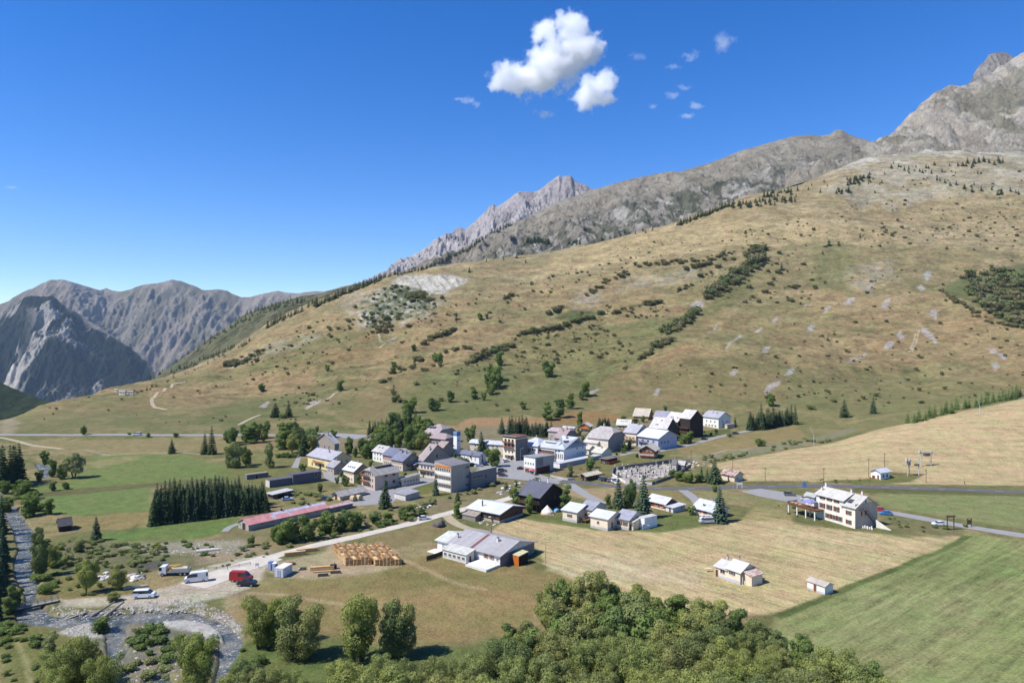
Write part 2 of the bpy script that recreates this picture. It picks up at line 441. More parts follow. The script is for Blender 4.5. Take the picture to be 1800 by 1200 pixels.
# ---- valley fields
for poly, rgb, k, s, w in [
 ([(40, 774), (300, 770), (420, 778), (400, 794), (250, 797), (110, 790)], (160, 144, 92), 0.85, 3, 5),
 ([(150, 803), (260, 797), (330, 800), (420, 826), (430, 840), (300, 848), (150, 858), (60, 868), (50, 856), (120, 846), (150, 822)], (126, 142, 70), 0.9, 2.5, 4),
 ([(150, 812), (240, 800), (250, 806), (170, 822)], (166, 152, 98), 0.8, 1.5, 3),
 ([(60, 874), (180, 862), (268, 856), (262, 899), (120, 905), (60, 900)], (122, 142, 70), 0.95, 1.5, 2),
 ([(60, 866), (270, 848), (400, 838), (400, 842), (270, 855), (60, 876)], (112, 110, 66), 0.8, 1, 2),
 ([(110, 908), (260, 899), (262, 922), (200, 928), (130, 934)], (160, 142, 84), 0.8, 1.5, 3),
 ([(170, 936), (262, 924), (420, 908), (424, 925), (340, 949), (230, 952), (170, 948)], (116, 138, 66), 0.95, 1.5, 2),
 ([(225, 930), (245, 920), (250, 928), (230, 936)], (96, 110, 54), 0.8, 1.5, 2),
 ([(420, 790), (520, 800), (540, 820), (480, 850), (430, 860), (410, 830)], (138, 134, 76), 0.7, 3, 4),
 ([(380, 822), (520, 815), (560, 838), (500, 850), (400, 845)], (122, 126, 66), 0.5, 3, 4),
 ([(470, 868), (600, 858), (600, 885), (520, 900), (470, 905)], (152, 142, 88), 0.7, 2, 3),
 ([(400, 930), (480, 925), (560, 945), (740, 905), (745, 918), (560, 965), (430, 985), (360, 975), (360, 950)], (146, 134, 92), 0.7, 2, 3),
 ([(90, 955), (340, 952), (400, 965), (440, 975), (380, 990), (300, 995), (240, 1020), (90, 1012)], (126, 124, 84), 0.8, 2, 5),
 ([(330, 955), (360, 950), (420, 945), (440, 965), (420, 975), (370, 972), (300, 975), (200, 962), (200, 955)], (184, 174, 154), 0.6, 1.5, 4),
 ([(232, 988), (290, 985), (300, 1000), (240, 1002)], (98, 96, 92), 0.8, 1, 2),
 ([(70, 1010), (140, 1005), (240, 1030), (240, 1045), (110, 1052), (72, 1045)], (140, 130, 72), 0.8, 2, 4),
 ([(340, 975), (470, 962), (480, 972), (420, 984), (345, 990)], (176, 158, 122), 0.8, 1.5, 2),
 ([(330, 1002), (400, 985), (450, 978), (490, 985), (440, 1035), (400, 1050), (350, 1056), (260, 1066), (115, 1064), (108, 1054), (240, 1045), (300, 1030), (330, 1020)], (208, 194, 168), 0.95, 1.2, 2),
 ([(395, 1050), (430, 1045), (440, 1075), (425, 1105), (410, 1085)], (180, 158, 116), 0.9, 1, 2),
 ([(480, 992), (560, 970), (590, 952), (700, 965), (712, 985), (700, 1000), (600, 1018), (495, 1014)], (192, 172, 132), 0.9, 1.2, 3),
 ([(430, 1045), (520, 1022), (700, 1003), (745, 965), (840, 985), (960, 1000), (1010, 1030), (940, 1100), (860, 1118), (700, 1130), (560, 1120), (436, 1085)], (158, 138, 82), 0.9, 3, 5),
 ([(640, 1010), (800, 1000), (860, 1020), (760, 1040), (680, 1035)], (134, 128, 66), 0.55, 4, 6),
 ([(600, 1040), (900, 1035), (960, 1060), (800, 1085), (640, 1075)], (176, 148, 92), 0.5, 5, 6),
 ([(700, 962), (745, 948), (780, 960), (765, 972), (712, 988)], (176, 154, 108), 0.8, 1.5, 3),
 ([(640, 945), (760, 915), (790, 925), (760, 950), (700, 962), (640, 965)], (156, 138, 88), 0.8, 1.5, 3),
 ([(390, 1128), (560, 1118), (700, 1135), (870, 1120), (960, 1120), (1400, 1140), (1500, 1260), (390, 1260)], (106, 122, 58), 0.85, 3, 4),
 ([(0, 1120), (60, 1105), (120, 1110), (170, 1130), (190, 1260), (0, 1260)], (126, 126, 62), 0.9, 2, 4),
 ([(0, 1060), (40, 1068), (60, 1100), (0, 1120)], (92, 96, 50), 0.9, 2, 3),
 ([(860, 935), (900, 908), (960, 912), (1020, 926), (1100, 934), (1180, 930), (1240, 922), (1300, 912), (1330, 896), (1400, 915), (1470, 930), (1560, 938), (1690, 942), (1640, 974), (1470, 1042), (1350, 1082), (1200, 1075), (1050, 1040), (960, 1000), (945, 962)], (208, 184, 128), 0.97, 1.2, 1.5),
 ([(1300, 912), (1330, 885), (1395, 905), (1400, 918)], (172, 158, 98), 0.8, 1.5, 3),
 ([(880, 905), (960, 900), (1200, 930), (1160, 936), (1050, 932), (960, 918), (900, 908)], (112, 122, 62), 0.9, 1, 1.5),
 ([(1100, 905), (1290, 905), (1270, 922), (1180, 932), (1120, 928)], (118, 128, 64), 0.85, 1.5, 2),
 ([(1390, 905), (1560, 930), (1640, 940), (1600, 945), (1480, 932), (1400, 920)], (118, 120, 68), 0.75, 1.5, 3),
 ([(1540, 895), (1640, 918), (1700, 930), (1690, 942), (1560, 932)], (130, 126, 80), 0.8, 1.5, 2),
 ([(1700, 936), (1810, 952), (2300, 1000), (2500, 1400), (1450, 1400), (1340, 1120), (1365, 1085), (1465, 1047), (1600, 988)], (152, 158, 92), 0.97, 1.0, 1.2),
 ([(1365, 1078), (1465, 1036), (1560, 1000), (1642, 968), (1690, 940), (1708, 942), (1645, 976), (1560, 1010), (1468, 1048), (1370, 1090)], (92, 108, 50), 0.9, 0.6, 0.8),
 ([(1540, 864), (1800, 868), (2400, 885), (2400, 990), (1800, 930), (1640, 905), (1548, 888)], (148, 154, 92), 0.9, 1, 1.5),
 ([(1500, 857), (1800, 862), (2400, 880), (2400, 888), (1800, 872), (1500, 866)], (108, 110, 58), 0.8, 0.8, 1.5),
 ([(1244, 817), (1320, 803), (1400, 788), (1450, 781), (1543, 755), (1640, 734), (1800, 701), (2600, 560), (2600, 860), (1800, 853), (1600, 850), (1500, 847), (1310, 845), (1300, 828), (1255, 824)], (208, 182, 130), 0.97, 1.2, 1.5),
 ([(1440, 846), (1530, 840), (1560, 828), (1620, 833), (1600, 846), (1520, 850)], (112, 118, 58), 0.9, 1, 2),
 ([(1300, 868), (1400, 880), (1395, 905), (1330, 890), (1290, 880), (1180, 862), (1200, 858)], (152, 144, 90), 0.85, 1.5, 3),
 ([(980, 858), (1080, 858), (1090, 868), (1060, 885), (1030, 880)], (184, 158, 112), 0.9, 1, 1.5),
 ([(1140, 860), (1190, 862), (1215, 885), (1190, 898), (1150, 880)], (158, 142, 86), 0.9, 1, 1.5),
 ([(545, 790), (640, 800), (760, 830), (950, 830), (1010, 800), (1130, 790), (1180, 780), (1150, 740), (1000, 745), (900, 745), (760, 760), (560, 770)], (148, 138, 106), 0.75, 2, 4),
 ([(730, 880), (800, 865), (880, 840), (930, 845), (900, 870), (820, 890), (760, 910)], (150, 136, 96), 0.8, 1.5, 3),
 ([(712, 858), (755, 850), (795, 862), (790, 872), (735, 873)], (118, 122, 56), 0.9, 0.8, 1.5),
 ([(1060, 795), (1120, 800), (1180, 790), (1180, 805), (1130, 815), (1050, 820)], (134, 130, 72), 0.8, 1, 2),
 ([(970, 815), (1040, 820), (1080, 835), (1000, 842), (968, 836)], (146, 128, 84), 0.8, 1, 2),
 ([(1180, 784), (1290, 765), (1400, 745), (1420, 770), (1330, 790), (1240, 810), (1200, 800)], (164, 144, 90), 0.85, 1.5, 3),
 ([(1205, 805), (1330, 785), (1420, 770), (1500, 750), (1500, 760), (1400, 785), (1250, 812)], (150, 146, 112), 0.75, 1.5, 4),
 ([(1235, 757), (1285, 752), (1290, 765), (1240, 768)], (104, 114, 56), 0.9, 1, 1.5),
 ([(1160, 845), (1190, 833), (1230, 838), (1300, 845), (1300, 850), (1150, 852)], (148, 134, 84), 0.85, 1, 1.5),
 ([(0, 700), (25, 735), (35, 745), (20, 765), (0, 762)], (174, 158, 126), 0.7, 3, 3),
]:
 lay(mask(poly, s, w)*k, rgb)
# stripes left by mowing
MOWA += mask([(860, 935), (900, 908), (1020, 926), (1180, 930), (1330, 896), (1400, 915), (1560, 938), (1690, 942), (1640, 974), (1470, 1042), (1350, 1082), (1200, 1075), (1050, 1040), (960, 1000)], 2, 2)
MOWB += mask([(1700, 936), (1810, 952), (2300, 1000), (2500, 1400), (1450, 1400), (1365, 1085), (1465, 1047)], 2, 2)
MOWC += mask([(1244, 817), (1400, 788), (1543, 755), (1640, 734), (1800, 701), (2600, 560), (2600, 860), (1800, 853), (1500, 847), (1310, 845)], 2, 2)
lay(mask([(1000, 965), (1240, 1005), (1230, 1035), (1100, 1020), (980, 985)], 6, 8)*0.5, (222, 202, 160))
lay(mask([(1350, 925), (1560, 945), (1520, 965), (1350, 950)], 6, 6)*0.4, (222, 200, 150))
lay(mask([(1500, 1040), (1700, 1010), (1780, 1060), (1600, 1150), (1450, 1110)], 8, 12)*0.45, (164, 164, 106))
lay(mask([(1650, 950), (1800, 985), (1800, 1010), (1560, 1030), (1600, 990)], 5, 6)*0.5, (130, 144, 78))
# worn wheel tracks
for pts, w, rgb, k in [
 ([(440, 1042), (500, 1046), (560, 1055), (620, 1064), (700, 1068)], 0.9, (190, 166, 122), 0.8),
 ([(712, 985), (760, 1005), (800, 1025), (850, 1035)], 1.0, (186, 164, 116), 0.7),
 ([(700, 880), (760, 868), (830, 848), (890, 835)], 1.6, (176, 154, 108), 0.8),
 ([(960, 990), (990, 1002), (1015, 1012), (1060, 1020)], 1.0, (206, 192, 158), 0.8),
 ([(150, 790), (190, 800), (250, 795), (330, 796), (370, 800)], 1.2, (196, 184, 156), 0.5),
 ([(1010, 474), (1100, 455), (1200, 444), (1330, 432), (1450, 428), (1560, 430)], 1.6, (200, 182, 138), 0.5),
 ([(1310, 402), (1400, 392), (1480, 390), (1580, 396), (1680, 410), (1800, 414)], 2.0, (208, 190, 150), 0.55),
 ([(870, 500), (960, 482), (1080, 462)], 1.4, (196, 176, 132), 0.45), ([(700, 600), (760, 578), (860, 560), (900, 556)], 1.0, (190, 166, 120), 0.5),
 ([(1612, 580), (1606, 600), (1598, 618)], 0.8, (206, 188, 148), 0.7), ([(1616, 580), (1611, 600), (1603, 618)], 0.8, (206, 188, 148), 0.7),
 ([(665, 585), (668, 598), (676, 604), (668, 610)], 1.0, (206, 190, 156), 0.8), ([(1000, 700), (1060, 668), (1110, 640)], 1.0, (104, 116, 60), 0.6),
 ([(1480, 745), (1560, 730), (1660, 715), (1760, 700)], 1.5, (176, 160, 112), 0.5), ([(620, 700), (650, 670), (672, 650)], 1.0, (110, 118, 62), 0.5),
 ([(1500, 1010), (1600, 960), (1660, 945)], 1.2, (214, 190, 140), 0.5), ([(1400, 920), (1350, 950), (1330, 1000), (1340, 1060)], 0.7, (190, 162, 112), 0.35),
 ([(1420, 1190), (1560, 1100), (1700, 1020), (1790, 985)], 0.45, (128, 138, 76), 0.6), ([(1424, 1194), (1564, 1104), (1704, 1024), (1794, 989)], 0.45, (128, 138, 76), 0.6),
 ([(1560, 1190), (1680, 1110), (1800, 1050)], 0.4, (176, 172, 112), 0.5), ([(270, 1045), (330, 1036), (420, 1040), (470, 1046)], 0.35, (170, 152, 124), 0.7), ([(268, 1049), (330, 1041), (420, 1045), (470, 1052)], 0.35, (170, 152, 124), 0.7),
 ([(30, 1110), (36, 1140), (50, 1170), (56, 1210)], 0.5, (176, 164, 110), 0.7),
 ([(1180, 800), (1235, 802), (1280, 790), (1310, 790)], 1.0, (196, 184, 160), 0.7),
 ([(1760, 1150), (1500, 1130), (1600, 1180)], 0.6, (170, 160, 96), 0.4),
]:
 lay(line_mask(pts, w)*k, rgb)
# grey scree patches showing through the grass
SC = (178, 167, 156)
for p in [[(1242, 583), (1258, 570), (1260, 573), (1246, 584)], [(1274, 612), (1300, 589), (1304, 592), (1278, 612)], [(1324, 584), (1338, 575), (1342, 578), (1328, 585)],
   [(1353, 566), (1366, 556), (1368, 562), (1358, 567)], [(1339, 620), (1345, 608), (1355, 608), (1350, 620)], [(1417, 583), (1424, 571), (1432, 571), (1428, 583)],
   [(1447, 547), (1456, 537), (1462, 540), (1452, 549)], [(1481, 533), (1494, 522), (1504, 524), (1490, 536)], [(1549, 541), (1556, 524), (1566, 525), (1560, 542)],
   [(1553, 612), (1562, 599), (1572, 600), (1568, 613)], [(1486, 640), (1520, 620), (1524, 622), (1500, 636)], [(1617, 569), (1628, 577), (1648, 602), (1642, 604), (1622, 585)],
   [(1632, 553), (1640, 542), (1650, 546), (1646, 563)], [(1340, 690), (1356, 672), (1374, 668), (1366, 680), (1345, 692)], [(1378, 661), (1388, 646), (1397, 646), (1392, 658)],
   [(1282, 659), (1290, 648), (1298, 652), (1292, 660)], [(1736, 612), (1750, 614), (1770, 630), (1764, 633)], [(1740, 640), (1750, 637), (1758, 646), (1750, 650)],
   [(1575, 588), (1584, 580), (1590, 594), (1582, 597)], [(455, 715), (468, 704), (474, 707), (466, 716)], [(536, 718), (545, 706), (565, 702), (560, 710)],
   [(1148, 695), (1158, 682), (1163, 684), (1156, 696)], [(1034, 690), (1050, 682), (1052, 685), (1040, 694)], [(1412, 540), (1418, 533), (1420, 536)],
   [(1622, 482), (1634, 474), (1638, 482), (1630, 496)], [(1612, 505), (1620, 500), (1626, 508), (1618, 512)], [(1522, 509), (1530, 497), (1535, 502), (1528, 511)], [(640, 573), (650, 564), (660, 575)],
   [(1212, 536), (1228, 528), (1240, 532), (1234, 540), (1216, 542)], [(1720, 520), (1740, 515), (1736, 535)], [(680, 600), (695, 592), (697, 596)], [(400, 640), (425, 632), (432, 628), (430, 636), (404, 648)]]:
 lay(mask(p, 1.2, 1.6)*1.0, SC)
# large pale rocky ground high on the right, and the bare stream bank
for p, k in [([(1540, 335), (1620, 330), (1640, 350), (1560, 372)], .6), ([(1590, 290), (1800, 290), (1800, 330), (1660, 320)], .5), ([(1480, 340), (1520, 330), (1560, 345), (1500, 372)], .5),
    ([(1100, 490), (1160, 478), (1230, 470), (1220, 490), (1130, 505), (1080, 515)], .45), ([(1480, 470), (1560, 455), (1580, 490), (1540, 520), (1500, 500)], .45), ([(990, 530), (1040, 510), (1060, 525), (1010, 545)], .5),
    ([(600, 520), (700, 500), (790, 530), (760, 560), (700, 572), (640, 580), (600, 560)], .45), ([(400, 640), (480, 600), (560, 590), (560, 600), (440, 640)], .35)]:
 mm = mask(p, 12, 8, 15)*k*sstep(0.45, 0.6, ridged(X/20, Y/20, 4, 55))
 lay(mm, (178, 168, 148)); ROCK += mm
# the white eroded scar
scar = mask([(684, 497), (700, 486), (740, 481), (790, 483), (820, 490), (800, 505), (770, 516), (740, 510), (700, 500)], 7, 7, 8)
lay(scar*0.95, (198, 192, 180)); ROCK += scar
gsc = ridged((X+Y*0.35)/9.0, Y/70, 4, 66)
lay(scar*sstep(0.55, 0.75, gsc)*0.4, (176, 168, 154)); lay(scar*sstep(0.62, 0.75, fbm(X/10, Y/10, 4, 67))*0.7, (132, 132, 104))
Z -= scar*(gsc-0.4)*9.0*sstep(0.2, 1, scar)
lay(mask([(700, 500), (740, 512), (765, 520), (740, 545), (700, 560), (660, 570), (640, 560), (660, 520)], 6, 8, 8)*0.7, (112, 122, 88))
lay(mask([(700, 505), (730, 512), (748, 525), (720, 532), (695, 520)], 5, 4)*0.6, (72, 86, 58))
ch = mask([(690, 505), (740, 510), (790, 520), (770, 545), (720, 565), (690, 575), (650, 580), (620, 560), (640, 520)], 10, 8, 8)
lay(ch*sstep(0.52, 0.62, fbm(X/9, Y/9, 5, 68))*0.8, (186, 184, 168)); lay(ch*sstep(0.56, 0.66, fbm(X/12, Y/12, 5, 69))*0.8, (88, 98, 70))
# far green copse and dark pool at the right edge
lay(mask([(1680, 490), (1720, 478), (1800, 465), (1900, 460), (1900, 600), (1800, 578), (1740, 558), (1700, 530), (1660, 510)], 6, 4, 8)*0.7, (92, 108, 56))
lay(mask([(968, 560), (1000, 545), (1040, 547), (1058, 550), (1010, 566)], 4, 3)*0.8, (84, 98, 52))
lay(mask([(1105, 536), (1130, 533), (1150, 528), (1148, 534), (1110, 540)], 2, 2)*0.8, (78, 92, 50))
mm = mask([(1440, 335), (1530, 298), (1800, 290), (2300, 280), (2300, 350), (1800, 340), (1640, 345), (1500, 352)], 25, 10, 20)
mt = sstep(1500, 1900, DD+160*(fbm(X/60, Y/60, 4, 59)-0.5))*sstep(1380, 1520, ucol)[None]
lay(mt*0.9, (178, 170, 150)); lay(mt*sstep(0.46, 0.54, fbm(X/24, Y/60, 6, 58)), (206, 200, 186)); lay(mt*sstep(0.52, 0.6, fbm(X/40, Y/70, 6, 60))*0.8, (146, 142, 112))
lay(mm*0.75*sstep(0.4, 0.6, fbm(X/40, Y/40, 5, 57)), (190, 180, 160)); lay(mm*0.4, (168, 158, 128))
# ---- the stream bed
WAT = [(22, 925), (62, 935), (57, 970), (55, 1000), (68, 1020), (64, 1052), (90, 1077), (125, 1083), (160, 1077), (215, 1075), (270, 1070), (345, 1072), (375, 1085), (402, 1093), (420, 1110),
  (427, 1125), (420, 1145), (405, 1170), (388, 1200), (375, 1260), (185, 1260), (195, 1180), (185, 1130), (180, 1115), (150, 1107), (100, 1100), (70, 1097), (35, 1090), (30, 1078), (48, 1062),
  (45, 1045), (24, 1012), (26, 985), (32, 960)]
IS1 = [(282, 1090), (330, 1087), (370, 1094), (390, 1111), (396, 1128), (378, 1128), (345, 1112), (310, 1106), (290, 1098)]
IS2 = [(218, 1098), (240, 1091), (290, 1099), (345, 1113), (385, 1131), (388, 1165), (360, 1260), (318, 1260), (305, 1190), (290, 1168), (255, 1195), (245, 1260), (200, 1260), (215, 1195), (210, 1160), (225, 1140), (205, 1130), (222, 1112)]
IS3 = [(100, 1112), (135, 1096), (160, 1091), (168, 1100), (160, 1110), (185, 1120), (150, 1122)]
wat = mask(WAT, 0.7, 0.5); i1 = mask(IS1, 0.7, 0.3); i2 = mask(IS2, 0.8, 0.6); i3 = mask(IS3, 0.6, 0.6)
wat2 = mask([(60, 812), (84, 815), (104, 832), (78, 840), (66, 822)], 0.8, 1); up = mask([(-40, 850), (0, 862), (40, 905), (62, 935), (22, 925), (-10, 890)], 0.8, 1)
bankn = mask([(95, 1062), (115, 1064), (170, 1072), (210, 1066), (290, 1052), (345, 1052), (380, 1068), (405, 1078), (425, 1100), (428, 1122), (410, 1105), (380, 1088), (340, 1076), (270, 1074), (210, 1080), (160, 1082), (120, 1088), (90, 1080)], 0.6, 1.0)
lay(bankn*0.8*sstep(0.40, 0.54, fbm(X/3, Y/3, 4, 78)), (184, 178, 164))
lay(mask([(90, 1078), (130, 1088), (180, 1100), (240, 1090), (290, 1098), (400, 1125), (395, 1160), (240, 1200), (180, 1150), (120, 1110), (60, 1098)], 1.0, 1.5)*0.7, (142, 136, 122))
lay(i1, (198, 194, 184)); lay(i3*0.9, (190, 184, 172))
lay(i2*0.85*sstep(0.42, 0.56, n2), (134, 132, 108))
bed = np.clip(wat+up+wat2-i1-i2-i3, 0, 1)
lay(bed, (120, 118, 110))
Z -= bed*1.15
Z += i1*0.12-mask(IS1, 3, 0)*0.0
Z += (ridged(X/1.6, Y/1.6, 3, 77)-0.5)*0.7*bankn
ROCK += bankn
C *= (1+0.07*hill)[..., None]
lum = C@np.array([.3, .6, .1])
C = C*0.88+lum[..., None]*0.12
mb = MatB('meadow_ground', 0.95, 0.1)
v = mb.coord('Object')
catt = mb.attr('Col').outputs['Color']
fine = mb.noise(v, 1.6, 5, 0.7); med = mb.noise(v, 0.22, 5, 0.65); cl = mb.noise(v, 0.7, 3, 0.6, 0.6)
f = mb.math('ADD', mb.maprange(fine, 0.35, 0.65, 0.74, 1.26), mb.maprange(med, 0.35, 0.65, -0.15, 0.15))
f = mb.math('ADD', f, mb.maprange(cl, 0.52, 0.72, 0.0, -0.18))
hv = mb.coord('Object', (0.7, 1.0, 1.6)); hw = mb.attr('hillw').outputs['Fac']
hn = mb.math('ADD', mb.maprange(mb.noise(hv, 0.05, 8, 0.8, 0.4), 0.38, 0.62, -0.34, 0.30), mb.maprange(mb.noise(hv, 0.21, 5, 0.7), 0.58, 0.68, 0.0, -0.30))
hn = mb.math('ADD', hn, mb.maprange(mb.noise(mb.coord('Object', (0.45, 1.0, 2.2)), 0.3, 4, 0.8), 0.4, 0.6, -0.17, 0.17))
f = mb.math('ADD', f, mb.math('MULTIPLY', hn, hw))
def streak(angle, sx, sy, attr, amt, f):
 vv = mb.coord('Object', (sx, sy, 0.02), (0, 0, 0))
 mp = vv.node; mp.inputs['Rotation'].default_value = (0, 0, 0)
 r0 = mb.node('ShaderNodeVectorRotate', rotation_type='Z_AXIS'); r0.inputs['Angle'].default_value = angle
 tc = mb.node('ShaderNodeTexCoord'); mb.link(tc.outputs['Object'], r0.inputs['Vector']); mb.link(r0.outputs[0], mp.inputs['Vector'])
 n = mb.noise(vv, 1.0, 5, 0.75, 0.35)
 s = mb.math('MULTIPLY', mb.maprange(n, 0.34, 0.66, -amt, amt), mb.attr(attr).outputs['Fac'])
 return mb.math('ADD', f, s)
f = streak(math.atan2(52, 47), 0.035, 0.55, 'mowa', 0.24, f)
f = streak(-math.atan2(68, 88), 0.05, 0.60, 'mowb', 0.26, f)
f = streak(-math.atan2(68, 88), 0.012, 0.16, 'mowb', 0.16, f)
f = streak(math.atan2(52, 47), 0.012, 0.13, 'mowa', 0.12, f)
f = streak(R(8), 0.02, 0.22, 'mowc', 0.17, f)
# tint: patches slightly yellower and slightly greener
tint = mb.mix(mb.maprange(mb.noise(v, 0.09, 4, 0.6), 0.35, 0.65, 0, 1), (0.93, 1.03, 0.92), (1.06, 0.98, 1.02))
cc = mb.mix(1.0, catt, tint, 'MULTIPLY')
pk = mb.math('MULTIPLY', mb.maprange(mb.noise(hv, 0.13, 6, 0.8, 0.3), 0.64, 0.70, 0, 1), mb.math('MULTIPLY', hw, mb.maprange(mb.noise(hv, 0.012, 3, 0.6), 0.48, 0.6, 0.1, 1)))
cc = mb.mix(pk, cc, tuple(alb((186, 176, 156))))
mb.base(mb.scale_col(cc, f))
hgt = mb.math('ADD', mb.noise(v, 1.1, 5, 0.7), mb.math('MULTIPLY', mb.noise(v, 0.12, 4, 0.6), 3.0))
mb.bump(hgt, 0.55, 0.5)
V = np.stack([X, Y, Z], -1).reshape(-1, 3)
me = np_mesh('terrain', V, grid_faces(NR, NC), True, C.reshape(-1, 3), {'mowa': MOWA, 'mowb': MOWB, 'mowc': MOWC, 'hillw': hillm})
me.materials.append(mb.m)
terrain = new_obj('terrain', me); tag(terrain, kind='structure')
del V, WXb, WYb, n1, n2, h1, h2, h3, AA
# ---- water of the stream
wb = MatB('stream_water', 0.2, 0.3)
wv = wb.coord('Object')
wn = wb.noise(wv, 1.1, 5, 0.75, 1.2)
wb.base(wb.mix(wb.math('MULTIPLY', wb.maprange(wn, 0.54, 0.66, 0, 1, True), wb.maprange(wb.noise(wv, 0.12, 3, 0.6), 0.42, 0.58, 0.25, 1)), wb.mix(wb.maprange(wb.noise(wv, 0.2, 4, 0.6), 0.4, 0.6, 0, 1), lin((62, 72, 74)), lin((118, 116, 106))), lin((215, 216, 214))))
wb.link(wb.maprange(wn, 0.45, 0.7, 0.14, 0.6), wb.bsdf.inputs['Roughness'])
wb.bump(wb.noise(wv, 1.3, 5, 0.75), 0.9, 0.35)
m_ = MB()
g = [hit(-60, 840), hit(120, 800), hit(450, 1060), (10, 100, 0), (-110, 100, 0)]
gx = [-330, 330]
P = [(-360, 400), (-230, 400), (-50, 190), (-40, 60), (-260, 60)]
m_.poly([(x, y, -0.62) for x, y in reversed(P)], wb.m)
wo = m_.build('stream'); tag(wo, kind='structure')
# ================================================================= MOUNTAINS: each a real slope rising to its crest
rockm = MatB('mountain_rock', 0.95, 0.1)
v = rockm.coord('Object')
ca = rockm.attr('Col').outputs['Color']
fn = rockm.math('ADD', rockm.maprange(rockm.noise(v, 0.012, 8, 0.78, 0.5), 0.36, 0.64, 0.74, 1.24), rockm.maprange(rockm.noise(v, 0.05, 6, 0.75), 0.36, 0.64, -0.18, 0.18))
rockm.base(rockm.scale_col(ca, fn))
rockm.bump(rockm.noise(v, 0.022, 9, 0.78, 0.6), 1.0, 26.0)
def at_uvd(u, v_, d): return ((u-900)/F*d, d, zv(d, v_))
def mountain(name, base, ridge, nc, nr, prof, amp, gul, seed, colf, rough_top=1.0, bump_mat=None):
 """base and ridge: lists of (u, v, distance). The slope runs from base to ridge and falls away behind."""
 bu = np.array(base, float); ru = np.array(ridge, float)
 u0, u1 = ru[0, 0], ru[-1, 0]
 uu = np.linspace(u0, u1, nc)
 rv = np.interp(uu, ru[:, 0], ru[:, 1]); rd = pchip(ru[:, 0], ru[:, 2], uu)
 bv = np.interp(uu, bu[:, 0], bu[:, 1]); bd = pchip(bu[:, 0], bu[:, 2], uu)
 t = np.concatenate([np.linspace(0, 1, nr), np.linspace(1, 1.5, nr//5)[1:]])[:, None]
 a = (uu-900)/F
 Bz = zv(bd, bv)[None]; Rz = zv(rd, rv)[None]
 tt = np.clip(t, 0, 1)
 Dm = bd[None]+(rd-bd)[None]*t
 Zm = Bz+(Rz-Bz)*(prof*tt**1.6+(1-prof)*tt)
 Zm = np.where(t > 1, Rz-(t-1)*np.abs(Rz-Bz)*1.3, Zm)
 Xm = a[None]*Dm
 keep = np.clip(1.0-(1.0-np.abs(1-t)*7).clip(0, 1)*(1-rough_top), 0, 1)
 sx = gul
 rel = Xm/sx; dn = Dm/(sx*3.2)
 g1 = ridged(rel+0.35*fbm(Xm/sx*0.7, Dm/sx*0.7, 3, seed+5), dn, 7, seed, 0.58)
 g2 = ridged(Xm/(sx*0.28), Dm/(sx*0.5), 5, seed+9, 0.58)
 w = sstep(0, 0.12, t)*keep
 Zm = Zm+((g1-0.6)*amp+(g2-0.6)*amp*0.5)*w
 Cm = colf(Xm, Dm, Zm, t+0*Xm, g1, g2, uu[None]+0*Xm)
 vv = np.stack([Xm, Dm, Zm], -1).reshape(-1, 3)
 me = np_mesh(name, vv, grid_faces(len(t), nc), True, Cm.reshape(-1, 3))
 me.materials.append(bump_mat or rockm.m)
 o = new_obj(name, me); tag(o, kind='structure')
 return o
def cmix(c, m, rgb):
 return c*(1-m[..., None])+alb(rgb)*m[..., None]
def cbase(X_, rgb): return np.zeros(X_.shape+(3,))+alb(rgb)
# --- grey-green ridge behind the grass hill
def c_ridge(Xm, Dm, Zm, t, g1, g2, u):
 c = cbase(Xm, (188, 178, 158))
 low = 1-sstep(0.45, 0.66, t+0.25*(fbm(Xm/300, Dm/300, 3, 8)-0.5))
 c = cmix(c, low*0.8, (186, 178, 164))
 c = cmix(c, low*sstep(0.5, 0.64, fbm((Xm+Dm*.5)/30, Dm/110, 5, 13))*0.9, (222, 216, 204))
 c = cmix(c, low*sstep(0.49, 0.57, fbm((Xm+Dm*.4)/34, Dm/90, 6, 9, .6))*0.8, (112, 116, 88))
 c = cmix(c, low*sstep(0.55, 0.60, fbm((Xm-Dm*.3)/20, Dm/60, 5, 14, .6))*0.7, (88, 92, 72))
 c = cmix(c, (1-low)*sstep(0.45, 0.65, fbm(Xm/200, Dm/300, 4, 10))*0.6, (148, 142, 116))
 c = cmix(c, (1-low)*sstep(0.55, 0.68, fbm(Xm/90, Dm/350, 5, 12, .6))*0.6, (198, 188, 170))
 return c
mountain('scree_ridge',
   [(640, 520, 1500), (820, 490, 1500), (950, 475, 1560), (1150, 432, 1640), (1300, 385, 1750), (1400, 362, 1850), (1530, 318, 2050), (1640, 310, 2100)],
   [(640, 505, 2000), (680, 485, 2050), (740, 470, 2100), (800, 446, 2150), (830, 432, 2200), (870, 406, 2300), (905, 392, 2350), (940, 375, 2400), (985, 353, 2450), (1040, 334, 2500),
   (1100, 317, 2550), (1150, 307, 2600), (1180, 301, 2600), (1196, 301, 2600), (1240, 289, 2700), (1300, 266, 2800), (1350, 252, 2850), (1390, 241, 2900), (1420, 237, 2900), (1445, 238, 2900),
   (1458, 236, 2880), (1470, 228, 2880), (1480, 227, 2880), (1492, 236, 2880), (1510, 243, 2900), (1535, 249, 2900), (1640, 262, 2900)],
   620, 240, 0.1, 75, 170, 201, c_ridge, rough_top=0.12)
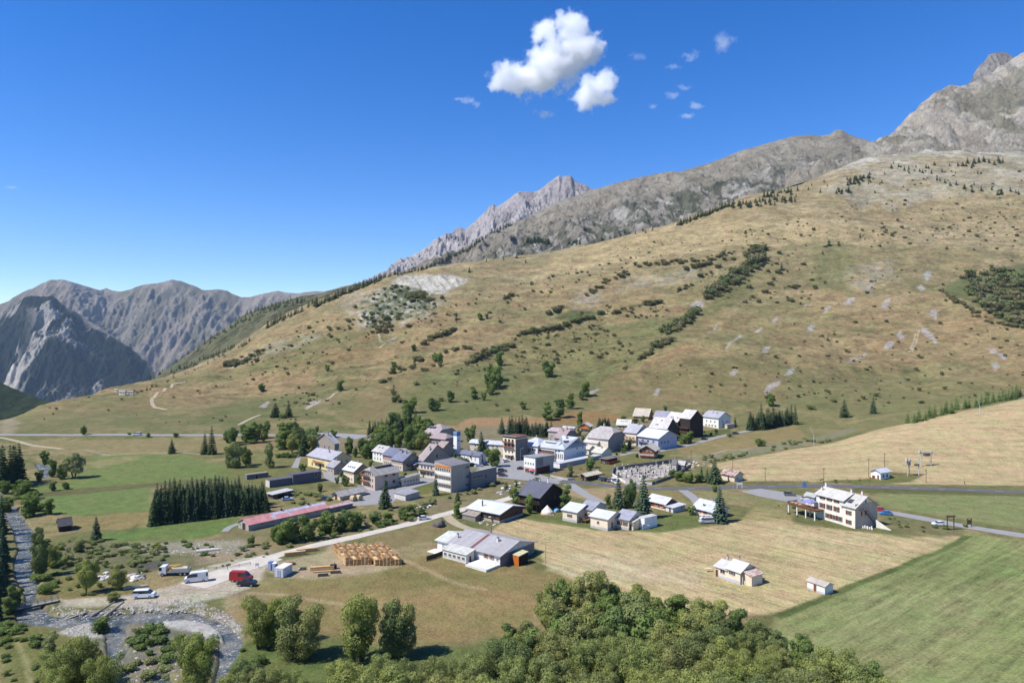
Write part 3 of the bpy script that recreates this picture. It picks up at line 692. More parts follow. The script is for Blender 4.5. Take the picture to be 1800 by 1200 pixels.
# --- far jagged peak
def c_peak(Xm, Dm, Zm, t, g1, g2, u):
 c = cbase(Xm, (200, 190, 186))
 c = cmix(c, sstep(0.5, 0.7, g1)*0.5, (226, 218, 214))
 c = cmix(c, sstep(0.55, 0.7, fbm(Xm/120, Dm/400, 4, 15))*0.55, (160, 150, 148))
 return c
mountain('jagged_peak',
   [(560, 560, 3600), (1150, 520, 3600)],
   [(560, 540, 4500), (640, 492, 4600), (670, 479, 4700), (700, 463, 4750), (717, 453, 4800), (735, 444, 4850), (750, 436, 4900), (765, 425, 4900), (783, 412, 4900), (795, 409, 4950), (804, 397, 5000), (809, 396, 5000),
   (818, 402, 5000), (830, 391, 5000), (847, 379, 5000), (853, 372, 5000), (860, 363, 5000), (867, 358, 5000), (871, 362, 5000), (876, 362, 5000), (890, 352, 5000), (903, 343, 5000), (920, 338, 5000), (938, 337, 5000), (950, 331, 5000),
   (965, 320, 5000), (978, 313, 5000), (983, 308, 5000), (988, 311, 5000), (994, 308, 5000), (1004, 309, 5000), (1010, 318, 5000), (1018, 320, 5000), (1030, 327, 5000), (1042, 333, 5000), (1080, 350, 5000), (1150, 400, 5000)],
   640, 300, 0.2, 230, 300, 301, c_peak, rough_top=0.16)
# --- pale massif at the right, and the rock tower standing behind it
def c_mass(Xm, Dm, Zm, t, g1, g2, u):
 c = cbase(Xm, (220, 208, 188))
 c = cmix(c, sstep(0.5, 0.75, g2)*0.5, (226, 218, 204))
 gz = fbm(Xm/150+Dm/700, Dm/300, 5, 17)
 c = cmix(c, sstep(0.52, 0.60, gz)*0.7*(1-sstep(0.75, 0.98, t)), (154, 150, 118))
 c = cmix(c, sstep(0.55, 0.60, fbm((Xm+Dm*.5)/26, Dm/80, 6, 43, .6))*0.55, (160, 150, 132))
 c = cmix(c, sstep(0.55, 0.70, fbm(Xm/60, Dm/200, 4, 18))*0.45, (172, 160, 142))
 c = cmix(c, (1-sstep(0.0, 0.25, t+0.3*(gz-0.5)))*0.6, (190, 180, 156))
 return c
mountain('pale_massif',
   [(1380, 330, 1980), (1440, 312, 1980), (1530, 310, 1980), (1800, 315, 1950), (3100, 250, 1950)],
   [(1380, 322, 2150), (1440, 300, 2250), (1490, 275, 2350), (1520, 259, 2450), (1545, 245, 2500), (1565, 235, 2550), (1580, 224, 2600), (1592, 211, 2620), (1606, 198, 2650), (1618, 185, 2680), (1640, 167, 2700), (1655, 159, 2750),
   (1668, 151, 2800), (1676, 151, 2800), (1690, 153, 2800), (1705, 147, 2850), (1740, 128, 2900), (1765, 113, 2950), (1782, 103, 3000), (1800, 92, 3000), (1850, 62, 3050), (1950, 20, 3100), (2200, -60, 3200), (2600, -60, 3300), (3100, -20, 3300)],
   820, 300, 0.25, 125, 130, 401, c_mass, rough_top=0.15)
def c_tower(Xm, Dm, Zm, t, g1, g2, u):
 c = cbase(Xm, (164, 154, 144))
 return cmix(c, sstep(0.5, 0.7, g2)*0.5, (196, 188, 176))
mountain('rock_tower',
   [(1680, 220, 3700), (1840, 180, 3700)],
   [(1680, 190, 3900), (1703, 150, 3950), (1707, 143, 3950), (1712, 131, 4000), (1722, 114, 4000), (1730, 108, 4000), (1738, 97, 4000), (1748, 93, 4000), (1764, 92, 4000), (1772, 95, 4000), (1780, 100, 4000), (1800, 118, 4000), (1840, 150, 4000)],
   160, 90, 0.2, 110, 110, 501, c_tower, rough_top=0.15)
# --- far mountains on the left: bare crests over forested flanks with scree chutes
def c_back(Xm, Dm, Zm, t, g1, g2, u):
 c = cbase(Xm, (166, 152, 136))
 c = cmix(c, sstep(0.5, 0.66, fbm(Xm/500, Dm/900, 4, 19))*0.6, (122, 120, 94))
 c = cmix(c, sstep(0.62, 0.75, g2)*0.5, (178, 168, 154))
 fo = (1-sstep(0.42, 0.60, t+0.35*(fbm(Xm/500, Dm/500, 4, 20)-0.5)))
 return cmix(c, fo*0.9*sstep(0.35, 0.5, fbm(Xm/140, Dm/200, 4, 21)), (38, 56, 38))
mountain('bare_mountain',
   [(-500, 800, 7000), (300, 790, 7000), (700, 760, 6500)],
   [(-500, 640, 8600), (-100, 575, 8600), (0, 535, 8600), (15, 529, 8600), (35, 516, 8600), (60, 505, 8600), (80, 496, 8600), (90, 493, 8600), (105, 491, 8600), (122, 495, 8600), (140, 501, 8700), (158, 506, 8800), (175, 511, 8900), (187, 507, 9000), (198, 511, 9000), (212, 512, 9000), (232, 508, 9000), (250, 501, 9000), (275, 499, 9000), (303, 492, 9000), (318, 494, 9000), (340, 502, 9000),
   (360, 511, 9000), (380, 509, 9000), (398, 510, 9000), (425, 522, 9000), (445, 520, 9000), (470, 516, 9000), (488, 511, 9000), (505, 515, 9000), (530, 515, 9000), (551, 511, 9000), (570, 512, 9000), (600, 504, 9000), (640, 494, 9000), (700, 490, 9000)],
   600, 280, 0.15, 420, 560, 601, c_back, rough_top=0.09)
def c_front(Xm, Dm, Zm, t, g1, g2, u):
 c = cbase(Xm, (186, 174, 158))
 c = cmix(c, sstep(0.45, 0.65, fbm(Xm/300, Dm/500, 4, 22))*0.5, (156, 150, 126))
 chute = sstep(0.520, 0.555, fbm(Xm/190+0.4*fbm(Xm/400, Dm/400, 2, 23), Dm/900, 5, 24))
 tl = 1.02+0.06*(fbm(Xm/350, Dm/350, 3, 25)-0.5)+0.06*np.sin(u/34.0)
 fo = (1-sstep(tl-0.05, tl+0.03, t))
 big = np.exp(-((u-70-(0.95-t)*150)/(24+60*(0.95-t).clip(0, 1)))**2)*sstep(0.62, 0.70, t)*(1-sstep(0.90, 0.95, t))
 big2 = np.exp(-((u-30+(0.8-t)*60)/18)**2)*sstep(0.1, 0.2, t)*(1-sstep(0.6, 0.66, t))
 ch = np.clip(chute*(0.55+0.4*(1-t))+big*0.75+big2*0.6, 0, 1)*sstep(0.44, 0.50, fbm(Xm/70, Dm/200, 6, 26, .65)+0.1*big+0.10*(1-t))
 c = cmix(c, fo*0.98, (20, 36, 22))
 c = cmix(c, fo*ch, (232, 222, 206))
 c = cmix(c, fo*(1-sstep(0.30, 0.5, t))*sstep(0.5, 0.56, fbm(Xm/60, Dm/120, 6, 27, .65)), (206, 198, 184))
 return c
mountain('forested_mountain',
   [(-500, 830, 5200), (100, 800, 5200), (300, 780, 5400)],
   [(-500, 660, 6600), (-100, 600, 6600), (0, 562, 6600), (15, 549, 6600), (28, 534, 6600), (40, 523, 6600), (60, 519, 6600), (80, 520, 6600), (96, 525, 6600), (110, 534, 6600), (124, 545, 6600), (142, 554, 6700), (160, 566, 6700), (180, 581, 6700), (205, 598, 6600),
   (225, 612, 6500), (245, 626, 6400), (262, 640, 6300), (272, 652, 6200), (300, 690, 6100)],
   520, 340, 0.15, 330, 420, 701, c_front, rough_top=0.22)
# --- dark wooded foot slope at the left edge
def c_wood(Xm, Dm, Zm, t, g1, g2, u):
 c = cbase(Xm, (58, 72, 48))
 return cmix(c, sstep(0.5, 0.62, fbm(Xm/25, Dm/25, 4, 28))*0.6, (84, 98, 62))
mountain('wooded_slope',
   [(-700, 900, 1300), (200, 800, 1300)],
   [(-700, 500, 2200), (-200, 610, 2000), (0, 671, 1900), (25, 683, 1850), (50, 694, 1800), (75, 702, 1750), (110, 712, 1700), (200, 735, 1650)],
   300, 120, 0.1, 16, 60, 801, c_wood, rough_top=0.3)
# --- pale green shoulder between the brown hill and the far mountains
def c_sh(Xm, Dm, Zm, t, g1, g2, u):
 c = cbase(Xm, (146, 144, 104))
 c = cmix(c, sstep(0.5, 0.66, fbm(Xm/60, Dm/90, 5, 29))*0.6, (158, 150, 124))
 return cmix(c, sstep(0.55, 0.66, fbm(Xm/40, Dm/60, 4, 30))*0.6, (96, 104, 70))
mountain('green_shoulder',
   [(200, 740, 1500), (300, 690, 1500), (400, 640, 1500), (500, 580, 1600), (700, 520, 1700)],
   [(200, 712, 1900), (240, 690, 1900), (262, 672, 1900), (285, 655, 1950), (320, 630, 2000), (350, 606, 2050), (375, 590, 2050), (400, 573, 2100), (425, 555, 2100), (450, 547, 2100), (475, 535, 2150), (500, 529, 2150), (530, 520, 2200), (565, 515, 2200),
   (600, 506, 2250), (640, 496, 2250), (700, 488, 2300)],
   360, 140, 0.1, 22, 90, 901, c_sh, rough_top=0.3)
# ================================================================= VEGETATION
def foliage_mat(name, cols, rough=0.9, trans=0.18):
 b = MatB(name, rough, 0.12)
 oi = b.node('ShaderNodeObjectInfo')
 rp = b.node('ShaderNodeValToRGB')
 rp.color_ramp.elements[0].color = lin(cols[0])+(1,); rp.color_ramp.elements[-1].color = lin(cols[-1])+(1,)
 for i, c in enumerate(cols[1:-1]):
  e = rp.color_ramp.elements.new((i+1)/(len(cols)-1)); e.color = lin(c)+(1,)
 b.link(oi.outputs['Random'], rp.inputs[0])
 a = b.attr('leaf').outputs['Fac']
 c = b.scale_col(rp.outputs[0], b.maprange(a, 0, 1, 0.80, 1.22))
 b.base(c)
 tr = b.node('ShaderNodeBsdfTranslucent'); b.link(b.mix(1.0, c, (1.0, 1.0, 0.55), 'MULTIPLY'), tr.inputs['Color'])
 mx = b.node('ShaderNodeMixShader'); mx.inputs[0].default_value = trans
 b.link(b.bsdf.outputs[0], mx.inputs[1]); b.link(tr.outputs[0], mx.inputs[2]); b.link(mx.outputs[0], b.out.inputs['Surface'])
 return b.m
M_WILLOW = foliage_mat('willow_leaves', [(126, 136, 80), (144, 150, 84), (108, 120, 74), (144, 144, 88), (124, 136, 68)], trans=0.25)
M_BROAD = foliage_mat('broad_leaves', [(100, 118, 66), (112, 128, 68), (92, 110, 66)], trans=0.25)
M_FIR = foliage_mat('fir_needles', [(70, 88, 60), (80, 96, 64), (76, 94, 74)], trans=0.1)
M_DARK = foliage_mat('dark_needles', [(58, 72, 50), (74, 90, 58), (66, 82, 54), (76, 92, 72)], trans=0.1)
M_LARCH = foliage_mat('larch_needles', [(98, 120, 68), (108, 128, 72)], trans=0.15)
M_BUSH = foliage_mat('bush_leaves', [(116, 124, 80), (98, 112, 72), (126, 126, 84), (92, 106, 68), (128, 116, 86), (108, 112, 86)], trans=0.25)
M_GREY = foliage_mat('grey_leaves', [(138, 142, 98), (126, 134, 84)], trans=0.25)
M_BARK = paint((86, 76, 64), 0.95, 0.1, 0.25, 3.0, name='bark')
def quads_mesh(name, cen, nrm, size, mat, leafval, parts=None, seed=0):
 """many small leaf sprays: one slightly bent quad each"""
 rs = np.random.RandomState(seed)
 n = len(cen)
 nrm = nrm/np.linalg.norm(nrm, axis=1, keepdims=True)
 t = rs.normal(size=(n, 3)); t -= nrm*(t*nrm).sum(1, keepdims=True); t /= np.linalg.norm(t, axis=1, keepdims=True)
 b = np.cross(nrm, t)
 s = (size*rs.uniform(0.6, 1.35, (n, 1)))
 a = rs.uniform(0.55, 1.0, (n, 1))
 V = np.stack([cen-t*s-b*s*a, cen+t*s-b*s*a*0.6, cen+t*s*0.9+b*s*a, cen-t*s*0.7+b*s*a*0.9], 1)
 V[:, 0] += nrm*s*0.25; V[:, 2] += nrm*s*0.25
 Fq = np.arange(n*4).reshape(n, 4)
 me = np_mesh(name, V.reshape(-1, 3), Fq, False, None, {'leaf': np.repeat(leafval, 4)})
 me.materials.append(mat)
 return me
def crown_pts(rs, n, lobes):
 """points on and a little inside the skins of the lobes, none deep inside another lobe"""
 L = np.array(lobes); area = L[:, 3]**2; idx = rs.choice(len(L), n*2, p=area/area.sum())
 d = rs.normal(size=(n*2, 3)); d /= np.linalg.norm(d, axis=1, keepdims=True)
 rad = L[idx, 3]*(1-np.abs(rs.normal(0, 0.16, n*2))+0.45*(rs.rand(n*2) < 0.13)*rs.rand(n*2)).clip(0.35, 1.5)
 rad *= 1+0.16*np.sin(d[:, 0]*7+idx)*np.sin(d[:, 1]*6+idx*2)*np.cos(d[:, 2]*5)
 P = L[idx, :3]+d*rad[:, None]*np.array([1, 1, 0.86])
 keep = np.ones(len(P), bool)
 for k, l in enumerate(L):
  inside = (np.linalg.norm((P-l[:3])/np.array([1, 1, 0.86]), axis=1) < l[3]*0.72) & (idx != k)
  keep &= ~inside
 keep &= ~((d[:, 2] < -0.75) & (rs.rand(len(d)) < 0.5))
 P, d, idx = P[keep][:n], d[keep][:n], idx[keep][:n]
 return P, d, idx
def limbs(mb_, lobes, h0, top, r, m, rs, k=7):
 """tapered trunk and limbs reaching into the lobes"""
 bend = [(0, 0, -0.03), (rs.uniform(-.015, .015), rs.uniform(-.015, .015), h0*0.55), (rs.uniform(-.02, .02), rs.uniform(-.02, .02), h0), (0, 0, top)]
 rr = [r*1.35, r, r*0.8, r*0.25]
 for i in range(3): mb_.tube(bend[i], bend[i+1], rr[i], rr[i+1], m, 7, cap=False)
 for i in rs.choice(len(lobes), min(k, len(lobes)), replace=False):
  l = lobes[i]
  a = Vector((0, 0, h0*rs.uniform(0.8, 1.05))); c = Vector(l[:3])
  mid = a.lerp(c, 0.55)+Vector((0, 0, -0.03))
  mb_.tube(a, mid, r*0.55, r*0.35, m, 6, cap=False); mb_.tube(mid, c, r*0.35, r*0.12, m, 5, cap=False)
def broadleaf(seed, n, width=0.7, h0=0.25, nl=16, mat=None, leaf=0.021, tall=False, trunks=1):
 """unit height tree: (trunk mesh, crown mesh)"""
 rs = np.random.RandomState(seed)
 lobes = []
 ns = max(3, int(nl/6)) if not tall else 5
 for k in range(ns):
  a = k*2.4+rs.uniform(-.5, .5); rt = (width/2)*rs.uniform(0.15, 0.86)*(0.8 if tall else 1) if k else 0.03
  zt_ = (1.0 if k == 0 else rs.uniform(0.72, 0.98)-(0.25 if not tall else 0.08)*(rt/(width/2))**2)
  m_n = max(4, int(round(nl/ns)))
  for j in range(m_n):
   f = (j+rs.uniform(0.2, 0.9))/m_n
   lr = rs.choice([0.085, 0.10, 0.12, 0.145])*rs.uniform(.9, 1.15)*(0.62+width*0.5)*(1.2 if k == 0 else 1)*(0.85 if f > 0.85 and k else 1)
   z = h0+(zt_-h0)*f*(0.94 if k == 0 else 1); r_ = rt*(0.25+0.75*f**0.8)
   aj = a+rs.uniform(-.35, .35)
   lobes.append((r_*math.cos(aj)+rs.uniform(-1, 1)*lr*.7, r_*math.sin(aj)+rs.uniform(-1, 1)*lr*.7, min(z, 1-lr*0.8), lr))
 P, d, idx = crown_pts(rs, n, lobes)
 nr = d+rs.normal(0, 0.34, d.shape)
 lv = np.clip(0.5+0.35*rs.normal(size=len(P))*0.6+0.25*np.sin(idx*12.9), 0, 1)
 cm = quads_mesh('crown', P, nr, leaf, mat, lv, seed=seed)
 tb = MB()
 for k in range(trunks):
  sub = MB(); limbs(sub, lobes, h0*0.9+0.06, 0.8, 0.022, M_BARK, rs)
  if trunks > 1:
   lean = 0.22*(1 if k else -1)
   sub.v = [(x+lean*z+(0.02 if k else -0.02), y+0.05*(k*2-1)*z, z) for x, y, z in sub.v]
  off = len(tb.v); tb.v += sub.v; tb.f += [tuple(i+off for i in f) for f in sub.f]
  for m in sub.mats: tb.mat(m)
  tb.mi += sub.mi
 return tb.mesh('trunk'), cm
def conifer(seed, n, width=0.38, h0=0.04, mat=None, leaf=0.016, whorls=15, droop=0.25, ragged=0.25):
 rs = np.random.RandomState(seed)
 P, Nn, Lv = [], [], []
 tb = MB(); tb.tube((0, 0, -0.03), (0, 0, 0.99), 0.018, 0.002, M_BARK, 7, cap=False)
 tot = 0; W = []
 for k in range(whorls):
  z = h0+(0.97-h0)*(k+rs.uniform(-.25, .25)*0.6)/whorls; z = max(z, h0)
  rr = width/2*(1-(z-h0)/(1-h0))**0.86*rs.uniform(1-ragged, 1)
  nb = max(5, int(11*(rr/(width/2))+4))
  a0 = rs.rand()*6
  for b in range(nb): W.append((z, max(rr*rs.uniform(0.72, 1.1), 0.012), a0+2*PI*(b+rs.uniform(-.3, .3))/nb))
 ln = np.array([w_[1] for w_ in W]); cnt = np.maximum((n*ln/ln.sum()), 3).astype(int)
 for (z, rr, a), c in zip(W, cnt):
  s = rs.rand(c)**0.6
  x = s*rr; side = rs.normal(0, 0.26, c)*rr*(1.05-s)
  zz = z-droop*x*(0.8+0.6*s)+0.28*np.maximum(0, s-0.7)*rr+rs.normal(0, 0.005, c)
  P.append(np.stack([x*math.cos(a)-side*math.sin(a), x*math.sin(a)+side*math.cos(a), zz], 1))
  Nn.append(np.stack([0.45*math.cos(a)+rs.normal(0, .35, c), 0.45*math.sin(a)+rs.normal(0, .35, c), np.full(c, 0.85)], 1))
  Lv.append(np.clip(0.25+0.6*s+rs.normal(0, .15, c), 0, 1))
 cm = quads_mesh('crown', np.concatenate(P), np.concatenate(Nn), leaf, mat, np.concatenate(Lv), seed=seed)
 return tb.mesh('trunk'), cm
def bush(seed, n, mat, flat=0.75, nl=8, leaf=0.05):
 rs = np.random.RandomState(seed)
 lobes = []
 for i in range(nl):
  a = rs.rand()*2*PI; r = rs.uniform(0, 0.30); lr = rs.uniform(0.18, 0.28)
  lobes.append((r*math.cos(a), r*math.sin(a), rs.uniform(0.25, 0.72)*flat+0.02, lr))
 P, d, idx = crown_pts(rs, n, lobes)
 P[:, 2] = np.maximum(P[:, 2], 0.0)
 nr = d+rs.normal(0, 0.45, d.shape)
 lv = np.clip(0.5+0.22*rs.normal(size=len(P))+0.2*np.sin(idx*7.7), 0, 1)
 me = quads_mesh('bush', P, nr, leaf, mat, lv, seed=seed)
 return me
KIND = {}
KIND['willow'] = [broadleaf(s, 8500, w_, h_, 34, M_WILLOW, 0.0125) for s, w_, h_ in ((1, .80, .12), (2, .72, .16), (3, .92, .10), (4, .66, .2))]
KIND['willow_big'] = [broadleaf(s, 17000, w_, h_, 46, M_WILLOW, 0.0092) for s, w_, h_ in ((61, .95, .06), (62, .85, .08), (63, .8, .12))]
KIND['tallwillow'] = [broadleaf(s, 10500, .50, .12, 38, M_WILLOW, 0.0092, True) for s in (5, 6, 7)]
KIND['broad'] = [broadleaf(s, 4200, w_, .08, 24, M_BROAD, 0.0185) for s, w_ in ((8, .85), (9, .75), (10, .95))]
KIND['poplar'] = [broadleaf(s, 3000, .42, .08, 18, M_BROAD, 0.018, True) for s in (11, 12)]
KIND['grey'] = [broadleaf(s, 3600, .85, .08, 22, M_GREY, 0.018) for s in (13, 14)]
KIND['fork'] = [broadleaf(15, 4200, 1.1, .3, 18, M_GREY, 0.019, trunks=2)]
KIND['fir'] = [conifer(s, 6000, w_, .04, M_FIR, 0.0135, 17) for s, w_ in ((21, .46), (22, .52), (23, .42))]
KIND['darkfir'] = [conifer(s, 4200, w_, .03, M_DARK, 0.0165, 16, 0.15, 0.1) for s, w_ in ((24, .40), (25, .46), (26, .36))]
KIND['larch'] = [conifer(s, 2200, .46, .05, M_LARCH, 0.018, 13) for s in (27, 28)]
KIND['farfir'] = [conifer(s, 420, .5, .02, M_DARK, 0.042, 9) for s in (29, 30, 31)]
KIND['farbroad'] = [broadleaf(s, 420, .95, .05, 9, M_BUSH, 0.052) for s in (32, 33, 34)]
for k in ('bushes', 'fbush', 'gbush'):
 m = {'bushes': M_BROAD, 'fbush': M_BUSH, 'gbush': M_GREY}[k]
 KIND[k] = [(None, bush(s, 900 if k != 'fbush' else 260, m, f_, 8, 0.035 if k != 'fbush' else 0.06)) for s, f_ in ((41, .8), (42, .6), (43, .9))]
far_obs = []        # sheets beyond the grass hill, for placing trees on them
def hit_any(u, v):
 o = Vector((0, 0, CZ)); d = Vector(((u-900)/F, 1, (600-v)/F))
 best = None
 for ob in far_obs:
  ok, p, n, i = ob.ray_cast(o, d)
  if ok and (best is None or p.y < best.y): best = p
 return best
_cnt = {}
DEFER = {'bush': [], 'fir_tree': []}
def plant(kind, u, v, h, w=None, label=None, cat='tree', name='tree', group=None, vi=None, split=True, far=False, sink=0.0):
 if name in DEFER and group is not None:
  DEFER[name].append((h*(w or h), rnd.random(), (kind, u, v, h, w, label, cat, name, group, vi, split, far, sink))); return None
 return _plant(kind, u, v, h, w, label, cat, name, group, vi, split, far, sink)
def _plant(kind, u, v, h, w=None, label=None, cat='tree', name='tree', group=None, vi=None, split=True, far=False, sink=0.0):
 """tree whose foot is seen at (u, v) with a seen height h and width w (pixels of the 1800 px photograph)"""
 if far:
  p = hit_any(u, v)
  if p is None: return None
  x, y, z = p
 else: x, y, z = hit(u, v)
 s = y/F; H = h*s*1.0
 vs = KIND[kind]; i = _cnt.get(kind, 0); _cnt[kind] = i+1
 tr, cr = vs[(vi if vi is not None else i) % len(vs)]
 ws = H
 if w is not None:
  nat = {'willow': .80, 'willow_big': .9, 'tallwillow': .46, 'broad': .85, 'poplar': .42, 'grey': .85, 'fork': 1.1, 'fir': .46, 'darkfir': .40, 'larch': .46, 'farfir': .5, 'farbroad': .95, 'bushes': .95, 'fbush': .95, 'gbush': .95}[kind]
  ws = w*s/nat
 rz = rnd.uniform(0, 6.28)
 if tr is None:
  o = new_obj(name, cr, None, (x, y, z-0.08*H*0-0.05), rz, (ws, ws, H)); tag(o, label, cat, group); return o
 if split:
  e = empty(name, (x, y, z-sink), rz, label, cat, group); e.scale = (ws, ws, H)
  new_obj('trunk', tr, e); new_obj('crown', cr, e)
  return e
 o = new_obj(name, cr, None, (x, y, z-sink), rz, (ws, ws, H)); tag(o, label, cat, group); return o
def inside(p, poly):
 x, y = p; c = False; n = len(poly)
 for i in range(n):
  x1, y1 = poly[i]; x2, y2 = poly[(i+1) % n]
  if (y1 > y) != (y2 > y) and x < (x2-x1)*(y-y1)/(y2-y1)+x1: c = not c
 return c
# --- single conifers ------------------------------------------------------
rs_ = random.Random(5)
for kind, u, v, h, w, label in [
 ('fir', 169, 950, 46, 26, 'lone green fir standing in the meadow right of the small dark hut'),
 ('fir', 302, 797, 28, 17, 'lone fir in the dry strip of meadow below the far road'),
 ('darkfir', 372, 798, 52, 20, 'taller of two narrow conifers beside the pale strip in the far meadow'),
 ('darkfir', 360, 798, 40, 16, 'shorter of two narrow conifers beside the pale strip in the far meadow'),
 ('darkfir', 533, 801, 52, 22, 'dark spruce left of the yellow porch house'),
 ('fir', 677, 893, 54, 36, 'big spruce standing on the grey yard beside the white garages'),
 ('fir', 766, 870, 42, 17, 'slim spruce in front of the three storey school block'),
 ('fir', 804, 880, 24, 11, 'small fir on the bank below the blank wall of the school block'),
 ('fir', 796, 864, 13, 8, 'tiny fir at the right foot of the school block'),
 ('fir', 846, 797, 42, 26, 'spruce standing between the church and the long grey roofed house'),
 ('poplar', 995, 895, 44, 20, 'dark column shaped tree right of the black chalet'),
 ('fir', 1087, 893, 64, 26, 'bluish spruce behind the row of cream bungalows'),
 ('fir', 1131, 911, 82, 46, 'tallest spruce, standing behind the right end of the cream bungalows'),
 ('broad', 1108, 892, 52, 30, 'leafy tree between the two tall spruces behind the bungalows'),
 ('poplar', 1070, 892, 24, 14, 'small round topped tree left of the bluish spruce behind the bungalows'),
 ('fir', 1265, 918, 68, 38, 'tall fir covering the right end of the house with orange shutters'),
 ('fir', 1256, 849, 46, 32, 'dark spruce beside the rusty roofed hut at the road'),
 ('fir', 1243, 846, 24, 14, 'small spruce between the hedge and the rusty roofed hut'),
 ('fir', 1233, 838, 20, 10, 'thin young spruce behind the long dark hedge'),
 ('broad', 1356, 714, 24, 24, 'round dark leafy tree on the slope above the row of blue spruces'),
 ('fir', 1484, 733, 34, 22, 'left one of two fir trees standing alone on the slope above the tan field'),
 ('fir', 1535, 727, 32, 20, 'right one of two fir trees standing alone on the slope above the tan field'),
 ('fir', 1338, 755, 50, 20, 'tallest spruce in the dense row on the slope'),
 ('darkfir', 1398, 746, 38, 12, 'slim spruce at the right end of the dense row on the slope'),
 ('darkfir', 484, 733, 27, 20, 'left one of two dark firs above the left village trees'),
 ('darkfir', 507, 733, 28, 20, 'right one of two dark firs above the left village trees'),
 ('bushes', 496, 735, 14, 14, 'round bush between the two dark firs on the lower slope'),
 ('fir', 882, 762, 30, 18, 'leftmost fir in the dark clump behind the grey flat topped block'),
 ('darkfir', 1216, 735, 20, 10, 'pointed fir behind the black timber house'),
 ('darkfir', 1227, 742, 22, 14, 'dark fir left of the white house above the lane'),
 ('darkfir', 1236, 742, 20, 12, 'bushy fir touching the white house above the lane'),
 ('broad', 1169, 728, 16, 12, 'small round tree behind the grey low roofed chalet'),
 ('darkfir', 1292, 749, 18, 8, 'small dark fir right of the white house above the lane'),
 ('fork', 130, 840, 45, 54, 'spreading willow with two leaning trunks in the green left meadow'),
 ('farfir', 825, 479, 12, 7, 'small lone fir on the crest right of the white scar'),
 ('farfir', 802, 562, 15, 8, 'lone fir on the brown slope below the white scar'),
]:
 nm = 'bush' if kind == 'bushes' else ('fir_tree' if kind in ('fir', 'darkfir', 'farfir') else 'tree')
 plant(kind, u, v, h, w, label, 'bush' if nm == 'bush' else ('fir tree' if nm == 'fir_tree' else 'tree'), nm)
# --- rows of conifers ------------------------------------------------------
def row(kind, pts, n, h, w, label, group, jit=1.5, far=False, split=True, hv=0.2, cat='fir tree', name='fir_tree'):
 L = [0]
 for i in range(len(pts)-1): L.append(L[-1]+math.hypot(pts[i+1][0]-pts[i][0], pts[i+1][1]-pts[i][1]))
 for k in range(n):
  t = L[-1]*(k+0.5+rnd.uniform(-.35, .35))/n
  u = np.interp(t, L, [p[0] for p in pts]); v = np.interp(t, L, [p[1] for p in pts])
  f = rnd.uniform(1-hv, 1+hv)
  plant(kind, u+rnd.uniform(-jit, jit), v+rnd.uniform(-jit, jit)*0.5, h*f, w*rnd.uniform(.85, 1.15), label, cat, name, group, far=far, split=split)
# plantation on the green meadow: five straight ranks
A = Vector(hit(264, 924)); B = Vector(hit(470, 899)); A2 = Vector(hit(272, 893))
ex = (B-A); Lr = ex.length; ex.normalize(); ey = (A2-A); dep = ey.length; ey.normalize()
for r_ in range(5):
 n_ = 25
 for k in range(n_):
  t = (k+0.5)/n_*Lr
  if r_ > 1 and t > Lr*0.75 and rnd.random() < .7: continue
  p = A+ex*t+ey*(dep*r_/4.0)+Vector((rnd.uniform(-.4, .4), rnd.uniform(-.4, .4), 0))
  H = rnd.uniform(8.6, 12.0)*(1 if t < Lr*.7 else .88)
  e = empty('fir_tree', (p.x, p.y, ground_z(p.x, p.y)), rnd.uniform(0, 6), 'dark fir in the close planted block on the green meadow', 'fir tree', 'firs of the planted block in the meadow')
  w_ = rnd.uniform(9.5, 11.5)
  e.scale = (w_, w_, H)
  tr, cr = KIND['darkfir'][(r_*3+k) % 3]
  new_obj('trunk', tr, e); new_obj('crown', cr, e)
row('darkfir', [(415, 893), (462, 888)], 7, 44, 22, 'dark fir in the clump beside the red roofed barn', 'firs beside the barn')
row('darkfir', [(646, 766), (700, 757)], 14, 26, 12, 'dark pointed conifer in the row behind the small white gable', 'conifers in the row behind the village', 2)
row('darkfir', [(700, 762), (738, 762)], 6, 40, 18, 'tall dark conifer in the clump at the left back of the village', 'tall conifers at the back of the village', 4)
row('darkfir', [(892, 765), (930, 764)], 7, 34, 20, 'dark fir in the clump behind the grey flat topped block', 'firs behind the grey flat topped block', 2)
row('darkfir', [(936, 765), (968, 768)], 8, 27, 18, 'bluish dark conifer in the thicket left of the mauve roofs', 'conifers left of the mauve roofs', 2)
row('darkfir', [(1316, 757), (1345, 753), (1392, 744)], 20, 32, 17, 'bluish spruce in the dense row on the slope right of the village', 'spruces of the dense row on the slope', 2)
row('larch', [(1596, 744), (1620, 739), (1658, 728), (1700, 718), (1750, 707), (1800, 696)], 34, 22, 12, 'light green larch behind the crest of the tan field', 'larches behind the tan field', 3, cat='larch', name='larch_tree')
row('darkfir', [(0, 858), (20, 856), (40, 848)], 9, 70, 26, 'tall dark conifer at the left edge of the far stream bank', 'conifers on the far left bank', 4)
row('fir', [(-6, 1090), (-4, 1040), (2, 990), (0, 950), (0, 925)], 14, 66, 34, 'dark conifer crowding the left bank of the stream', 'conifers on the left bank of the stream', 6)
row('broad', [(30, 1080), (25, 1060), (10, 1085)], 3, 34, 30, 'leafy tree beside the footbridge on the left bank', 'leafy trees beside the footbridge', 3, cat='tree', name='tree')
row('darkfir', [(1050, 752), (1072, 750)], 6, 18, 12, 'small dark fir behind the orange eaved chalet', 'small firs behind the chalet', 2)
row('poplar', [(1014, 753), (1025, 750)], 2, 26, 11, 'narrow dark poplar behind the mauve roofed house', 'narrow poplars behind the mauve roofs', 1, cat='tree', name='tree')
